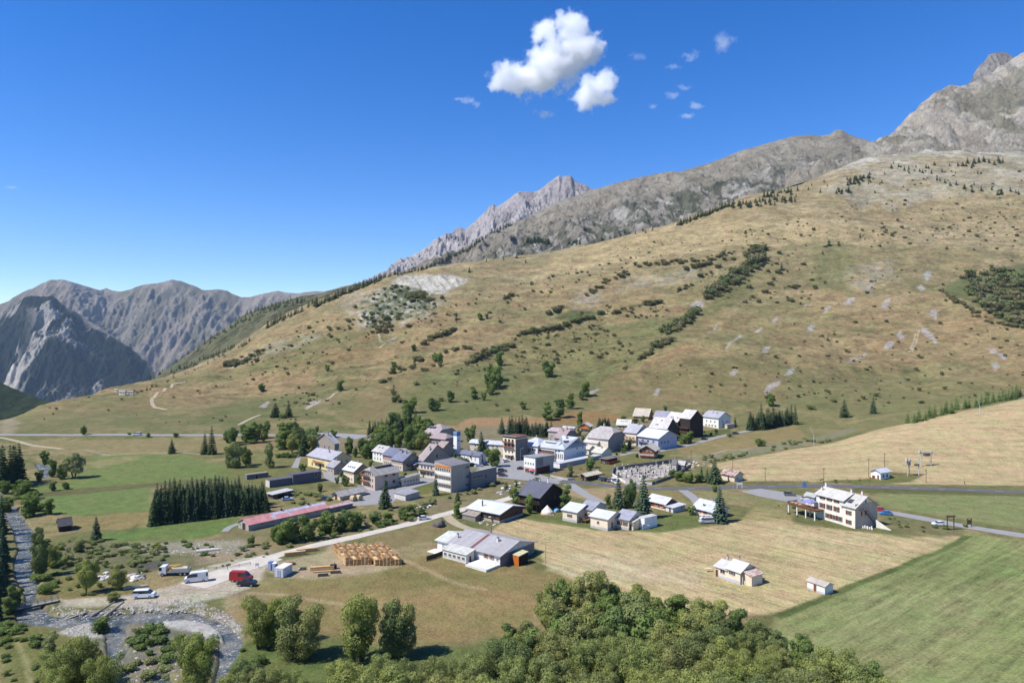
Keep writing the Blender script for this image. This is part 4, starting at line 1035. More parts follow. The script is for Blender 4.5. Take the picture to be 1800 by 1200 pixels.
# --- leafy trees in and around the village ---------------------------------
for kind, u, v, h, w, label in [
 ('grey', 415, 822, 46, 36, 'round pale tree left of the village gardens'), ('grey', 400, 822, 38, 26, 'leftmost pale tree of the garden trees'),
 ('grey', 474, 822, 44, 28, 'pale tree standing alone left of the clipped hedge'), ('broad', 432, 818, 36, 26, 'dark lower tree behind the pale garden trees'),
 ('broad', 410, 782, 32, 26, 'leafy tree below the far road, first from the left'), ('broad', 430, 774, 30, 24, 'leafy tree below the far road, second from the left'),
 ('broad', 448, 770, 30, 24, 'leafy tree below the far road, third from the left'), ('broad', 466, 770, 32, 24, 'leafy tree below the far road, nearest the big clump'),
 ('broad', 400, 778, 22, 20, 'small leafy tree at the left end of the trees below the far road'),
 ('poplar', 498, 784, 42, 26, 'tall leafy tree at the left of the big clump'), ('poplar', 512, 786, 46, 24, 'tallest leafy tree in the big clump left of the village'),
 ('poplar', 524, 784, 40, 22, 'leafy tree at the right of the big clump'), ('broad', 540, 786, 30, 18, 'rounded tree behind the dark spruce'),
 ('broad', 532, 833, 20, 17, 'small round tree above the long dark sheds'), ('broad', 562, 864, 15, 15, 'ball shaped bush tree below the long dark sheds'),
 ('broad', 605, 854, 21, 19, 'round tree in front of the white roofed house'), ('broad', 593, 850, 14, 12, 'small round tree left of the white roofed house front'),
 ('broad', 631, 850, 16, 14, 'small tree at the corner of the large grey hotel roof'), ('broad', 558, 759, 12, 9, 'small tree beside the far road behind the village'),
 ('broad', 586, 769, 15, 16, 'dark round tree right of the stepped roof house'), ('broad', 615, 797, 30, 18, 'dark tree left of the trees behind the blue roofs'),
 ('broad', 637, 800, 32, 22, 'round dark tree behind the grey roofed row'), ('broad', 652, 804, 28, 22, 'leafy tree touching the grey roofed row'),
 ('broad', 664, 792, 28, 22, 'leafy tree right of the tiny white gable'), ('broad', 684, 782, 32, 26, 'light leafy tree in the village park'),
 ('broad', 700, 786, 34, 26, 'wide leafy tree in the middle of the village park'), ('broad', 720, 790, 44, 28, 'high leafy tree left of the mauve roofed barn'),
 ('broad', 738, 790, 36, 30, 'large leafy tree touching the mauve roofed barn'), ('broad', 716, 760, 44, 30, 'big tree at the top of the village park'),
 ('broad', 745, 762, 20, 20, 'rounded tree behind the mauve roofed barn'), ('broad', 762, 752, 9, 16, 'low tree on the edge of the brown field'),
 ('broad', 828, 779, 34, 27, 'rounded tree behind the white tower'), ('broad', 870, 820, 33, 34, 'broad dark tree over the parked cars in the square'),
 ('broad', 788, 799, 14, 15, 'small round tree left of the white tower'), ('broad', 831, 812, 17, 17, 'leafy tree in front of the church'),
 ('broad', 808, 818, 16, 22, 'pale leafy tree above the school block roof'), ('broad', 820, 820, 16, 16, 'leafy tree between the school roof and the church'),
 ('broad', 1037, 828, 24, 20, 'round leafy tree left of the small timber bus house'), ('broad', 1002, 838, 22, 16, 'pale leafy tree above the low stone bank'),
 ('grey', 1037, 822, 22, 18, 'light bush tree below the long white annex'), ('broad', 942, 851, 13, 19, 'round tree behind the black chalet roof'),
 ('broad', 907, 892, 38, 32, 'dark leafy tree left of the black chalet'), ('broad', 930, 902, 34, 22, 'dark leafy tree before the black chalet'),
 ('broad', 922, 885, 30, 22, 'middle leafy tree against the black chalet'), ('poplar', 804, 910, 30, 17, 'thin tree beside the junction of the white lanes'),
 ('broad', 890, 862, 14, 12, 'young tree on the stony bank, left one'), ('broad', 907, 856, 12, 10, 'young tree on the stony bank, right one'),
 ('broad', 512, 952, 44, 54, 'large rounded tree in front of the barn, left one'), ('broad', 540, 948, 46, 46, 'large rounded tree in front of the barn, second one'),
 ('broad', 574, 936, 38, 42, 'large rounded tree in front of the barn, third one'), ('broad', 602, 932, 38, 40, 'large rounded tree in front of the barn, fourth one'),
 ('broad', 624, 928, 32, 36, 'large rounded tree in front of the barn, last one'), ('broad', 492, 956, 26, 30, 'low tree at the left of the row before the barn'),
 ('broad', 443, 958, 19, 17, 'round bush tree on the gravel bank'), ('broad', 658, 920, 18, 28, 'bushy tree beside the white lane'),
 ('broad', 682, 916, 17, 26, 'bushy tree halfway along the white lane'), ('broad', 706, 910, 16, 20, 'bushy tree near the upper white lane'),
 ('broad', 722, 906, 22, 24, 'roundest bush tree below the pile of pale stones'), ('poplar', 741, 903, 12, 14, 'small tree right of the pile of pale stones'),
 ('broad', 1207, 756, 20, 22, 'shrubby tree before the black timber house'), ('broad', 1200, 779, 18, 30, 'leafy tree below the black timber house'),
 ('broad', 1212, 778, 22, 20, 'taller leafy tree below the black timber house'), ('broad', 1259, 763, 10, 9, 'round bush in the lawn of the white house'),
 ('broad', 1335, 784, 14, 25, 'green bush at the head of the tan field'), ('broad', 1216, 905, 18, 17, 'round bush left of the orange shuttered house'),
 ('poplar', 1238, 905, 20, 10, 'thin young tree in front of the orange shuttered house'), ('broad', 1256, 864, 12, 14, 'bush on the near verge of the main road'),
 ('poplar', 1073, 792, 18, 9, 'small dark tree beside the big ribbed roof'), ('poplar', 1097, 792, 18, 8, 'young tree left of the blue walled house'),
 ('poplar', 1107, 787, 16, 9, 'slim tree at the corner of the blue walled house'), ('broad', 1036, 765, 14, 9, 'dark tree by the ribbed roof'),
 ('broad', 1117, 746, 12, 16, 'bushy tree below the steep roofed chalet'), ('broad', 1130, 742, 12, 10, 'small dark tree between the upper chalets'),
 ('broad', 1095, 738, 8, 14, 'low bush left of the tan steep roofed chalet'), ('broad', 1018, 766, 14, 12, 'tree in front of the orange eaved chalet'),
 ('broad', 1195, 845, 18, 28, 'rounded dark clump at the left of the long hedge'), ('broad', 1212, 848, 20, 28, 'second clump of the long dark hedge'),
 ('broad', 1228, 848, 18, 26, 'third clump of the long dark hedge'), ('broad', 1183, 838, 14, 20, 'bush beside the stone tombs'),
 ('bushes', 1236, 760, 6, 12, 'low bush before the white house'), ('bushes', 1283, 768, 8, 12, 'bush beside the lane bend'),
 ('broad', 148, 764, 17, 16, 'round tree beside the far road at the left'), ('broad', 261, 768, 8, 12, 'low bush on the far road verge'),
 ('broad', 309, 768, 8, 14, 'bush on the far road verge near the lone fir'), ('broad', 227, 764, 4, 8, 'tiny bush on the far road verge'),
 ('broad', 78, 816, 26, 20, 'round dark tree beside the far bend of the stream'), ('broad', 92, 838, 32, 24, 'dark tree on the left of the spreading willow'),
 ('broad', 106, 842, 26, 24, 'low tree touching the spreading willow'), ('broad', 70, 845, 20, 18, 'bush at the water below the far bend'),
 ('broad', 93, 862, 17, 18, 'round bush in the left meadow, left one of two'), ('broad', 116, 860, 14, 16, 'round bush in the left meadow, right one of two'),
 ('broad', 85, 904, 30, 26, 'round tree beside the left meadow above the hut'), ('broad', 50, 906, 38, 44, 'big rounded tree above the upper stream'),
 ('broad', 35, 872, 30, 46, 'broad tree clump on the left above the stream'), ('broad', 12, 900, 28, 40, 'rounded tree at the left frame edge above the stream'),
 ('broad', 8, 868, 24, 26, 'low tree below the tall left conifers'), ('broad', 60, 890, 24, 26, 'tree between the big clumps above the stream'),
 ('willow', 73, 1012, 74, 36, 'willow on the right bank of the upper stream, nearest the bridge'), ('willow', 68, 965, 40, 26, 'smaller willow on the right bank of the upper stream'),
 ('willow', 90, 998, 42, 28, 'willow set back from the right bank of the upper stream'),
 ('grey', 140, 968, 22, 30, 'grey green shrub tree on the stony flat'), ('willow', 152, 1042, 62, 40, 'dark willow casting shade on the dry flat'),
 ('willow', 207, 1036, 44, 36, 'willow beside the heap of pale stones'), ('broad', 145, 1020, 30, 30, 'tree behind the dark willow on the dry flat'),
 ('willow', 198, 1056, 16, 30, 'low willow bush left of the white minibus'), ('willow', 276, 962, 10, 24, 'low willow bush on the stony flat'),
 ('broad', 180, 1114, 32, 44, 'leafy bush on the gravel tip in the stream'), ('grey', 90, 1144, 34, 34, 'grey bushy tree at the lower left'),
]:
 nm = 'bush' if kind == 'bushes' else 'tree'
 plant(kind, u, v, h, w, label, 'bush' if nm == 'bush' else 'tree', nm)
# clipped hedge left of the village
for k in range(5):
 plant('bushes', 489+k*6.5, 804, 12, 15, 'section of the dark hedge left of the yellow porch house', 'hedge', 'hedge', 'sections of the dark hedge')
# dense groves at the back and left of the village
for poly, n, h, lab in [([(648, 782), (690, 752), (740, 748), (762, 784), (738, 796), (700, 792), (660, 798)], 30, 30, 'leafy tree in the dense park grove at the back of the village'),
      ([(486, 784), (500, 772), (545, 780), (560, 798), (545, 806), (500, 796)], 12, 34, 'leafy tree in the big clump left of the village'),
      ([(400, 776), (480, 768), (480, 774), (400, 784)], 6, 26, 'leafy tree of the shady row below the far road'),
      ([(600, 792), (650, 790), (656, 806), (620, 806)], 8, 24, 'leafy tree behind the white roofed house'),
      ([(480, 955), (560, 945), (640, 930), (640, 924), (560, 934), (480, 945)], 12, 24, 'leafy tree in the thick belt before the barn')]:
 k = 0
 while k < n:
  p = (rs_.uniform(400, 770), rs_.uniform(740, 960))
  if inside(p, poly): k += 1; hh = h*rs_.uniform(.75, 1.2); plant(rs_.choice(['broad', 'broad', 'poplar', 'willow']), p[0], p[1], hh, hh*rs_.uniform(.65, .95), lab, 'tree', 'tree', lab.replace('tree', 'trees', 1))
# garden trees squeezed between the houses
for i, (u, v, h) in enumerate([(560, 832, 9), (548, 838, 7), (600, 838, 10), (632, 832, 12), (652, 822, 14), (668, 828, 10), (712, 838, 9), (722, 842, 8), (740, 828, 12), (752, 822, 9), (728, 806, 13), (744, 800, 12), (756, 804, 10), (800, 806, 12), (812, 808, 10),
        (822, 800, 12), (856, 802, 14), (866, 800, 12), (872, 812, 10), (860, 812, 9), (897, 806, 10), (912, 806, 9), (935, 800, 9), (1000, 790, 12), (1010, 788, 14), (1018, 782, 12), (1024, 776, 11), (1032, 772, 10), (1044, 768, 10), (1094, 796, 10), (1100, 792, 12),
        (1112, 776, 10), (1118, 762, 9), (1132, 758, 9), (1146, 752, 10), (1166, 752, 8), (1060, 786, 8), (1084, 800, 7), (1120, 804, 8), (778, 812, 10), (786, 806, 9), (690, 806, 10), (700, 800, 12), (664, 800, 12), (572, 800, 12), (562, 806, 10), (1240, 746, 12), (1250, 765, 6), (968, 800, 8), (940, 794, 8)]):
 plant('broad', u, v, h, h*rnd.uniform(.85, 1.2), 'small garden tree squeezed between the village houses', 'tree', 'tree', 'garden trees between the village houses')
for kind, u, v, h, w, label in [
 ('tallwillow', 454, 1140, 92, 44, 'tall willow with a bare leaning trunk at the left of the riverside group'), ('tallwillow', 484, 1134, 86, 42, 'second tall willow of the riverside group'),
 ('tallwillow', 514, 1157, 108, 52, 'tallest willow in the middle of the riverside group'), ('tallwillow', 542, 1158, 100, 46, 'tall willow at the right of the riverside group'),
 ('tallwillow', 468, 1128, 72, 34, 'shorter willow behind the left riverside group'), ('tallwillow', 500, 1132, 84, 36, 'willow at the back of the riverside group'),
 ('tallwillow', 635, 1160, 122, 58, 'tall willow standing alone with a clear straight trunk'), ('poplar', 619, 1170, 62, 16, 'thin young tree left of the lone tall willow'),
 ('willow', 690, 1156, 104, 66, 'full round willow right of the lone tall willow'), ('tallwillow', 712, 1152, 96, 50, 'willow merging with the full round willow'),
 ('willow_big', 344, 1215, 108, 80, 'large round willow on the island in the stream'),
 ('willow_big', 110, 1222, 92, 78, 'large willow at the lower left, left one of the clump'), ('willow_big', 145, 1208, 96, 84, 'large willow at the lower left, middle one of the clump'),
 ('willow_big', 182, 1238, 92, 70, 'large willow at the lower left, right one of the clump'), ('willow_big', 90, 1260, 80, 60, 'low willow at the lower left corner clump'),
 ('willow_big', 430, 1240, 80, 70, 'willow right of the stream at the bottom edge'), ('willow_big', 455, 1245, 74, 66, 'second willow right of the stream at the bottom edge'),
 ('willow_big', 500, 1238, 62, 60, 'low willow at the bottom edge beneath the riverside group'), ('willow_big', 535, 1250, 60, 46, 'dark low willow at the bottom edge'),
 ('willow', 400, 1236, 50, 50, 'willow bush at the outlet of the stream'), ('broad', 425, 1208, 50, 44, 'leafy tree on the grassy bank at the bottom'),
]:
 plant(kind, u, v, h, w, label, 'tree', 'willow_tree')
rs_ = random.Random(5)
# willow scrub on the island and flats
for poly, n, h, lab, kd in [([(66, 938), (84, 950), (92, 1040), (74, 1046), (68, 1000)], 16, 15, 'leafy willow bush crowding the right bank of the upper stream', 'bushes'),
      ([(0, 1092), (50, 1104), (80, 1116), (60, 1140), (0, 1130)], 16, 13, 'leafy bush on the near left bank of the stream', 'bushes'),
      ([(400, 1130), (430, 1125), (460, 1170), (420, 1210), (396, 1190)], 10, 16, 'leafy bush on the outer bank of the stream bend', 'bushes'),
      ([(90, 950), (250, 955), (400, 950), (420, 965), (300, 990), (250, 1010), (90, 1005)], 60, 7, 'tuft of low shrub on the stony flat', 'bushes'),
      ([(222, 1110), (300, 1110), (375, 1150), (330, 1170), (250, 1150)], 26, 20, 'low willow shrub on the island in the stream', 'bushes'),
      ([(215, 1150), (310, 1165), (300, 1240), (225, 1240)], 14, 16, 'low willow shrub on the lower stony spit', 'gbush'),
      ([(100, 965), (260, 960), (290, 985), (210, 1005), (110, 1010)], 34, 11, 'grey green shrub on the stony flat', 'gbush'),
      ([(140, 950), (300, 958), (400, 975), (280, 992), (160, 975)], 26, 8, 'grey green shrub on the stony flat', 'gbush'),
      ([(30, 870), (60, 860), (75, 930), (60, 935)], 8, 14, 'leafy bush beside the upper stream', 'bushes'),
      ([(90, 1000), (160, 1020), (230, 1045), (130, 1050), (80, 1040)], 16, 8, 'shrub on the dry flat above the footbridge', 'bushes'),
      ([(395, 975), (440, 955), (560, 948), (500, 965), (430, 985)], 18, 9, 'shrub on the gravel bank', 'gbush'),
      ([(630, 925), (740, 905), (745, 890), (880, 862), (890, 842), (800, 872), (740, 885), (640, 905)], 46, 9, 'shrub on the rough bank above the white lane', 'gbush'),
      ([(500, 950), (640, 920), (740, 905), (740, 912), (560, 952)], 30, 8, 'shrub in the rough strip beside the white lane', 'bushes'),
      ([(510, 862), (560, 870), (590, 880), (520, 890), (500, 880)], 16, 8, 'garden shrub above the barn', 'gbush'),
      ([(1340, 788), (1440, 768), (1460, 776), (1360, 797)], 18, 7, 'shrub on the rough strip above the tan field', 'gbush'),
      ([(1235, 803), (1290, 800), (1340, 790), (1330, 800), (1240, 815)], 18, 7, 'shrub on the rough strip above the tan field', 'gbush'),
      ([(1440, 843), (1530, 838), (1540, 846), (1450, 850)], 14, 3, 'tuft of green weeds around the lift hut', 'bushes'),
      ([(380, 990), (470, 970), (475, 976), (390, 998)], 6, 5, 'shrub on the gravel bank', 'gbush'),
      ([(0, 1130), (80, 1120), (110, 1170), (60, 1230), (0, 1230)], 22, 9, 'bush in the grass at the lower left', 'bushes'),
      ([(980, 838), (1150, 842), (1190, 828), (1160, 818), (1060, 810), (990, 812)], 16, 5, 'low garden shrub on the slope behind the graveyard', 'gbush'),
      ([(1380, 920), (1420, 905), (1400, 890), (1360, 880)], 6, 5, 'low green shrub near the terrace house', 'bushes'),
      ([(1560, 905), (1640, 925), (1700, 925), (1650, 940), (1570, 925)], 16, 5, 'low green shrub beside the near road', 'bushes')]:
 xs = [p[0] for p in poly]; ys = [p[1] for p in poly]; k = 0; tries = 0
 while k < n and tries < 4000:
  tries += 1
  p = (rs_.uniform(min(xs), max(xs)), rs_.uniform(min(ys), max(ys)))
  if not inside(p, poly): continue
  k += 1; hh = h*rs_.uniform(.55, 1.3)
  plant(kd, p[0], p[1], hh, hh*rs_.uniform(1.1, 1.9), lab, 'bush', 'bush', lab.replace('shrub', 'shrubs').replace('bush', 'bushes').replace('tuft', 'tufts'))
# wood along the bottom of the picture: crowns reach up to this line
topl = [(860, 1125), (880, 1098), (905, 1092), (930, 1088), (950, 1040), (962, 1022), (985, 1018), (1010, 1018), (1035, 1006), (1050, 1000), (1068, 1012), (1082, 1030), (1095, 1028), (1110, 1022), (1132, 1026), (1140, 1048), (1160, 1048), (1185, 1040),
  (1200, 1038), (1225, 1052), (1245, 1058), (1265, 1050), (1285, 1060), (1300, 1068), (1310, 1090), (1330, 1086), (1352, 1090), (1365, 1106), (1400, 1108), (1420, 1124), (1450, 1136), (1490, 1142), (1520, 1160), (1550, 1165), (1580, 1180), (1620, 1200)]
def top_at(u): return np.interp(u, [p[0] for p in topl], [p[1] for p in topl])
placed = []
def put_tree(u, v, h, w, kind, lab, grp):
 x, y, z = hit(u, v)
 placed.append((x, y)); plant(kind, u, v, h, w, lab, 'tree', 'willow_tree', grp)
GW = 'willows of the wood along the bottom'
edge = [(895, 58, 40), (925, 62, 44), (962, 78, 50), (988, 76, 48), (1018, 80, 52), (1050, 88, 62), (1078, 62, 44), (1118, 66, 50), (1155, 50, 44), (1190, 56, 52), (1228, 54, 50), (1262, 58, 50), (1296, 54, 46), (1332, 62, 52), (1368, 60, 50), (1405, 62, 50), (1450, 66, 54), (1490, 66, 50), (1530, 56, 46)]
edl = ['leftmost', 'second', 'third', 'fourth', 'fifth', 'sixth', 'seventh', 'eighth', 'ninth', 'tenth', 'eleventh', 'twelfth', 'thirteenth', 'fourteenth', 'fifteenth', 'sixteenth', 'seventeenth', 'eighteenth', 'nineteenth']
for i, (u, h, w) in enumerate(edge):
 put_tree(u, top_at(u)+h, h, w*1.15, 'willow' if i % 3 else 'broad', edl[i]+' willow, counted from the left, along the field side edge of the wood', GW)
tries = 0; nw = 0
while nw < 92 and tries < 6000:
 tries += 1
 u = rs_.uniform(600, 1600); v = rs_.uniform(1090, 1330)
 if u < 880:
  if v < 1205: continue
 x, y, z = hit(u, v)
 h = rs_.uniform(7.5, 11.0)*F/y
 if v-h < (top_at(u)+14 if u > 880 else 1140+rs_.uniform(-6, 30)): continue
 if min([math.hypot(x-a, y-b) for a, b in placed] or [99]) < 4.3: continue
 big_ = y < 135
 put_tree(u, v, h, h*rs_.uniform(.8, 1.05), ('willow_big' if big_ else rs_.choice(['willow', 'willow', 'grey', 'broad'])), 'rounded willow crown inside the wood along the bottom', GW)
 nw += 1
for k in range(60):
 u = rs_.uniform(600, 1560); v = rs_.uniform(1120, 1215)
 if u > 880 and v < top_at(u)+34: continue
 if 600 < u < 880 and v < 1172: continue
 h = rs_.uniform(14, 28)
 plant(rs_.choice(['bushes', 'gbush']), u, v, h, h*1.4, 'undergrowth bush between the willows of the wood', 'bush', 'bush', 'undergrowth bushes of the wood')
plant('fir', 962, 1216, 74, 34, 'single dark fir among the willows at the bottom', 'fir tree', 'fir_tree')
# --- bushes and trees on the hill ------------------------------------------
HB = []     # (u, v, h, kind)
def hedge(pts, n, h, spread=3, kind='fbush'):
 L = [0]
 for i in range(len(pts)-1): L.append(L[-1]+math.hypot(pts[i+1][0]-pts[i][0], pts[i+1][1]-pts[i][1]))
 for k in range(n):
  t = L[-1]*(k+rs_.random())/n
  HB.append((np.interp(t, L, [p[0] for p in pts])+rs_.uniform(-spread, spread), np.interp(t, L, [p[1] for p in pts])+rs_.uniform(-spread, spread)*.7, h*rs_.uniform(.6, 1.35), kind))
def area(poly, n, h, kind='fbush'):
 xs = [p[0] for p in poly]; ys = [p[1] for p in poly]; k = 0
 while k < n:
  p = (rs_.uniform(min(xs), max(xs)), rs_.uniform(min(ys), max(ys)))
  if inside(p, poly): HB.append((p[0], p[1], h*rs_.choice([.5, .6, .8, 1, 1.2, 1.6]), kind)); k += 1
hedge([(822, 642), (850, 625), (895, 606)], 22, 9, 3); hedge([(912, 591), (945, 583), (990, 577)], 20, 11, 2); hedge([(990, 576), (1012, 567), (1040, 560), (1057, 552)], 14, 11, 3)
hedge([(965, 554), (988, 541)], 9, 10, 3); hedge([(885, 528), (905, 518)], 7, 8, 2); hedge([(1076, 552), (1100, 545)], 6, 8); hedge([(1135, 538), (1160, 533)], 8, 9, 2)
hedge([(1170, 588), (1200, 570), (1222, 546)], 34, 13, 6); hedge([(1240, 527), (1268, 508), (1300, 480), (1345, 455)], 60, 14, 10); hedge([(1145, 614), (1180, 600)], 16, 11, 4); hedge([(1120, 633), (1147, 622)], 10, 8, 3)
hedge([(1097, 650), (1103, 648)], 3, 8, 2); hedge([(830, 632), (850, 620), (905, 612)], 14, 10, 5); hedge([(742, 606), (760, 596), (800, 580)], 16, 10, 3)
hedge([(690, 655), (720, 648), (755, 650)], 10, 7, 4); hedge([(725, 640), (745, 630)], 7, 8, 4); hedge([(775, 625), (795, 615), (830, 610)], 9, 8, 4)
hedge([(690, 690), (700, 702), (705, 710)], 5, 9, 3); hedge([(670, 675), (685, 668)], 4, 8, 3); hedge([(1030, 520), (1060, 500), (1080, 490), (1110, 480)], 22, 7, 6); hedge([(1120, 470), (1180, 462), (1250, 455), (1290, 445)], 34, 7, 5)
hedge([(1200, 475), (1250, 462)], 12, 8, 4); hedge([(1190, 512), (1220, 500)], 10, 6, 3); hedge([(1310, 450), (1330, 440), (1345, 440)], 14, 11, 6)
area([(900, 590), (1060, 570), (1110, 600), (1110, 640), (1000, 640), (900, 640)], 150, 4.2); area([(820, 640), (900, 640), (960, 650), (900, 660), (830, 655)], 20, 4)
area([(1000, 540), (1180, 530), (1180, 560), (1020, 570)], 50, 3.6); area([(1200, 460), (1420, 440), (1460, 500), (1420, 540), (1260, 530)], 90, 6)
area([(1420, 500), (1800, 440), (1800, 640), (1500, 700), (1340, 680)], 150, 4); area([(1150, 650), (1400, 600), (1420, 700), (1160, 710)], 40, 4)
area([(650, 560), (800, 520), (980, 480), (1000, 520), (820, 590), (680, 620)], 70, 4); area([(450, 600), (640, 540), (680, 580), (560, 660), (430, 660)], 110, 4.2)
area([(100, 700), (420, 660), (560, 640), (650, 640), (640, 740), (400, 745), (60, 745)], 80, 3.6); area([(480, 690), (560, 690), (560, 715), (500, 715)], 24, 4.5)
area([(900, 500), (1100, 450), (1300, 420), (1300, 450), (1080, 480), (940, 520)], 60, 3.6); area([(1300, 400), (1800, 400), (1800, 440), (1300, 440)], 80, 3.8)
area([(680, 620), (900, 660), (1000, 720), (820, 735), (690, 730)], 24, 5.5); area([(690, 500), (800, 525), (740, 570), (650, 590), (620, 540)], 90, 5.5); area([(720, 515), (770, 520), (750, 532), (715, 530)], 26, 9)
area([(640, 560), (700, 560), (700, 580), (650, 590)], 20, 9); area([(385, 640), (455, 618), (460, 634), (400, 648)], 26, 8)
area([(1690, 488), (1730, 478), (1800, 468), (1800, 575), (1745, 558), (1710, 530)], 150, 12); hedge([(1650, 508), (1680, 530), (1740, 565), (1800, 580)], 26, 8, 4)
area([(1470, 400), (1620, 380), (1800, 380), (1800, 410), (1500, 425)], 60, 3.5); area([(1340, 700), (1640, 660), (1800, 650), (1800, 690), (1560, 715)], 40, 5); area([(1800, 400), (2100, 400), (2100, 650), (1800, 650)], 30, 6)
area([(1560, 300), (1800, 300), (1800, 380), (1560, 380)], 60, 3.0); area([(1060, 440), (1320, 400), (1560, 345), (1560, 380), (1100, 460)], 60, 2.6)
HB.sort(key=lambda b: -b[2])
# conifers on the hill
FT = []
def fedge(pts, n, h, spread=2):
 L = [0]
 for i in range(len(pts)-1): L.append(L[-1]+math.hypot(pts[i+1][0]-pts[i][0], pts[i+1][1]-pts[i][1]))
 for k in range(n):
  t = L[-1]*(k+rs_.random())/n
  FT.append((np.interp(t, L, [p[0] for p in pts])+rs_.uniform(-spread, spread), np.interp(t, L, [p[1] for p in pts])+rs_.uniform(-spread, spread), h*rs_.uniform(.7, 1.3)))
fedge([(552, 540), (600, 519), (640, 503), (665, 494)], 60, 11, 2.0); fedge([(468, 576), (500, 560), (530, 547)], 20, 11, 2); fedge([(540, 540), (560, 530)], 5, 9, 2)
fedge([(1190, 398), (1220, 386), (1250, 374), (1285, 362)], 46, 9, 2); fedge([(1285, 362), (1310, 362), (1345, 358), (1400, 350)], 46, 9, 5); fedge([(1340, 345), (1400, 338)], 18, 9, 4)
fedge([(1486, 322), (1535, 312)], 22, 8, 6); fedge([(1470, 340), (1500, 338)], 8, 8, 3); fedge([(1680, 290), (1770, 285)], 14, 9, 5); fedge([(1640, 320), (1800, 345)], 16, 9, 6)
fedge([(1550, 300), (1640, 300)], 9, 7, 8); fedge([(1420, 330), (1560, 330)], 16, 6, 10); fedge([(660, 492), (700, 480)], 10, 9, 2)
fedge([(250, 690), (330, 655), (400, 622)], 14, 6, 2); fedge([(1560, 295), (1720, 300)], 12, 6, 8)
for u, v, h in [(885, 457, 8), (908, 454, 9), (855, 460, 7), (924, 462, 7), (1512, 418, 9), (1457, 432, 14), (1325, 452, 12), (1374, 474, 14), (1446, 446, 6), (1466, 588, 9), (1455, 598, 10)]: FT.append((u, v, h))
FT.sort(key=lambda b: -b[2])
def zone(u, v):
 if v < 420: return 'high on the slope below the bare ridge'
 if u > 1640: return 'at the right end of the slope'
 if u > 1180: return 'on the right part of the slope' if v > 520 else 'on the upper right of the slope'
 if u > 860: return 'in the middle of the slope'
 if u > 600: return 'below the white scar'
 return 'on the left part of the slope'
for i, (u, v, h) in enumerate(FT):
 plant('farfir', u, v, h, h*.62, 'small dark conifer '+zone(u, v), 'fir tree', 'fir_tree', 'conifers '+zone(u, v), split=False)
# named trees of the lower slope
for kind, u, v, h, w, label in [
 ('broad', 963, 662, 30, 30, 'bushy dark tree alone in the middle of the lower slope'), ('broad', 1030, 697, 28, 24, 'round tree on the slope beside a short pale track'),
 ('broad', 1021, 702, 16, 14, 'small tree at the foot of the round tree on the slope'), ('poplar', 963, 738, 32, 20, 'left tree of three standing above the brown field'),
 ('poplar', 983, 734, 34, 24, 'middle tree of three standing above the brown field'), ('poplar', 1002, 718, 28, 17, 'right tree of three standing above the brown field'),
 ('broad', 919, 719, 15, 17, 'grey shrub tree on the slope above the village'), ('broad', 598, 687, 20, 20, 'round tree beside the pale track on the left slope'),
 ('broad', 461, 688, 15, 18, 'round bush tree alone on the left slope'), ('broad', 576, 653, 12, 12, 'small round tree above the left slope bushes'),
 ('poplar', 691, 657, 22, 14, 'upright dark tree at the top of the green hollow'), ('broad', 774, 643, 24, 16, 'dark tree in the green hollow, right of two'),
 ('broad', 764, 635, 16, 18, 'dark tree in the green hollow, left of two'), ('broad', 727, 617, 13, 15, 'round bush above the green hollow'),
 ('broad', 792, 707, 22, 20, 'bushy tree on the green slope above the brown field'), ('broad', 760, 722, 24, 32, 'wide bushy tree low in the green hollow'),
 ('broad', 722, 726, 30, 32, 'big tree at the bottom of the green hollow'), ('broad', 712, 738, 26, 20, 'tree below the big hollow tree'),
 ('broad', 695, 707, 14, 16, 'bush tree on the left edge of the green hollow'), ('poplar', 833, 701, 22, 14, 'pointed dark tree left of the long thicket'),
 ('broad', 851, 704, 18, 14, 'round bush at the foot of the long thicket'), ('broad', 878, 642, 26, 24, 'round dark tree above the long thicket'),
 ('broad', 861, 693, 22, 24, 'lowest tree of the long thicket'), ('broad', 868, 684, 28, 26, 'second tree of the long thicket'), ('broad', 872, 670, 28, 26, 'third tree of the long thicket'),
 ('broad', 864, 664, 24, 22, 'fourth tree of the long thicket'), ('broad', 858, 676, 24, 20, 'tree at the left side of the long thicket'), ('broad', 878, 680, 24, 18, 'tree at the right side of the long thicket'),
 ('broad', 844, 563, 14, 13, 'round bush tree on the brown slope below the scar, left one'), ('broad', 856, 561, 12, 8, 'small tree on the brown slope below the scar, right one'),
 ('broad', 1674, 727, 8, 14, 'low round bush above the larches'), ('bushes', 1425, 719, 9, 16, 'low round bush on the grass above the tan field'),
]:
 plant(kind, u, v, h, w, label, 'bush' if kind == 'bushes' else 'tree', 'bush' if kind == 'bushes' else 'tree')
for i, (u, v, h, k) in enumerate(HB):
 plant(k, u, v, h, h*rs_.uniform(.95, 1.45), 'low dark bush '+zone(u, v), 'bush', 'bush', 'bushes '+zone(u, v))
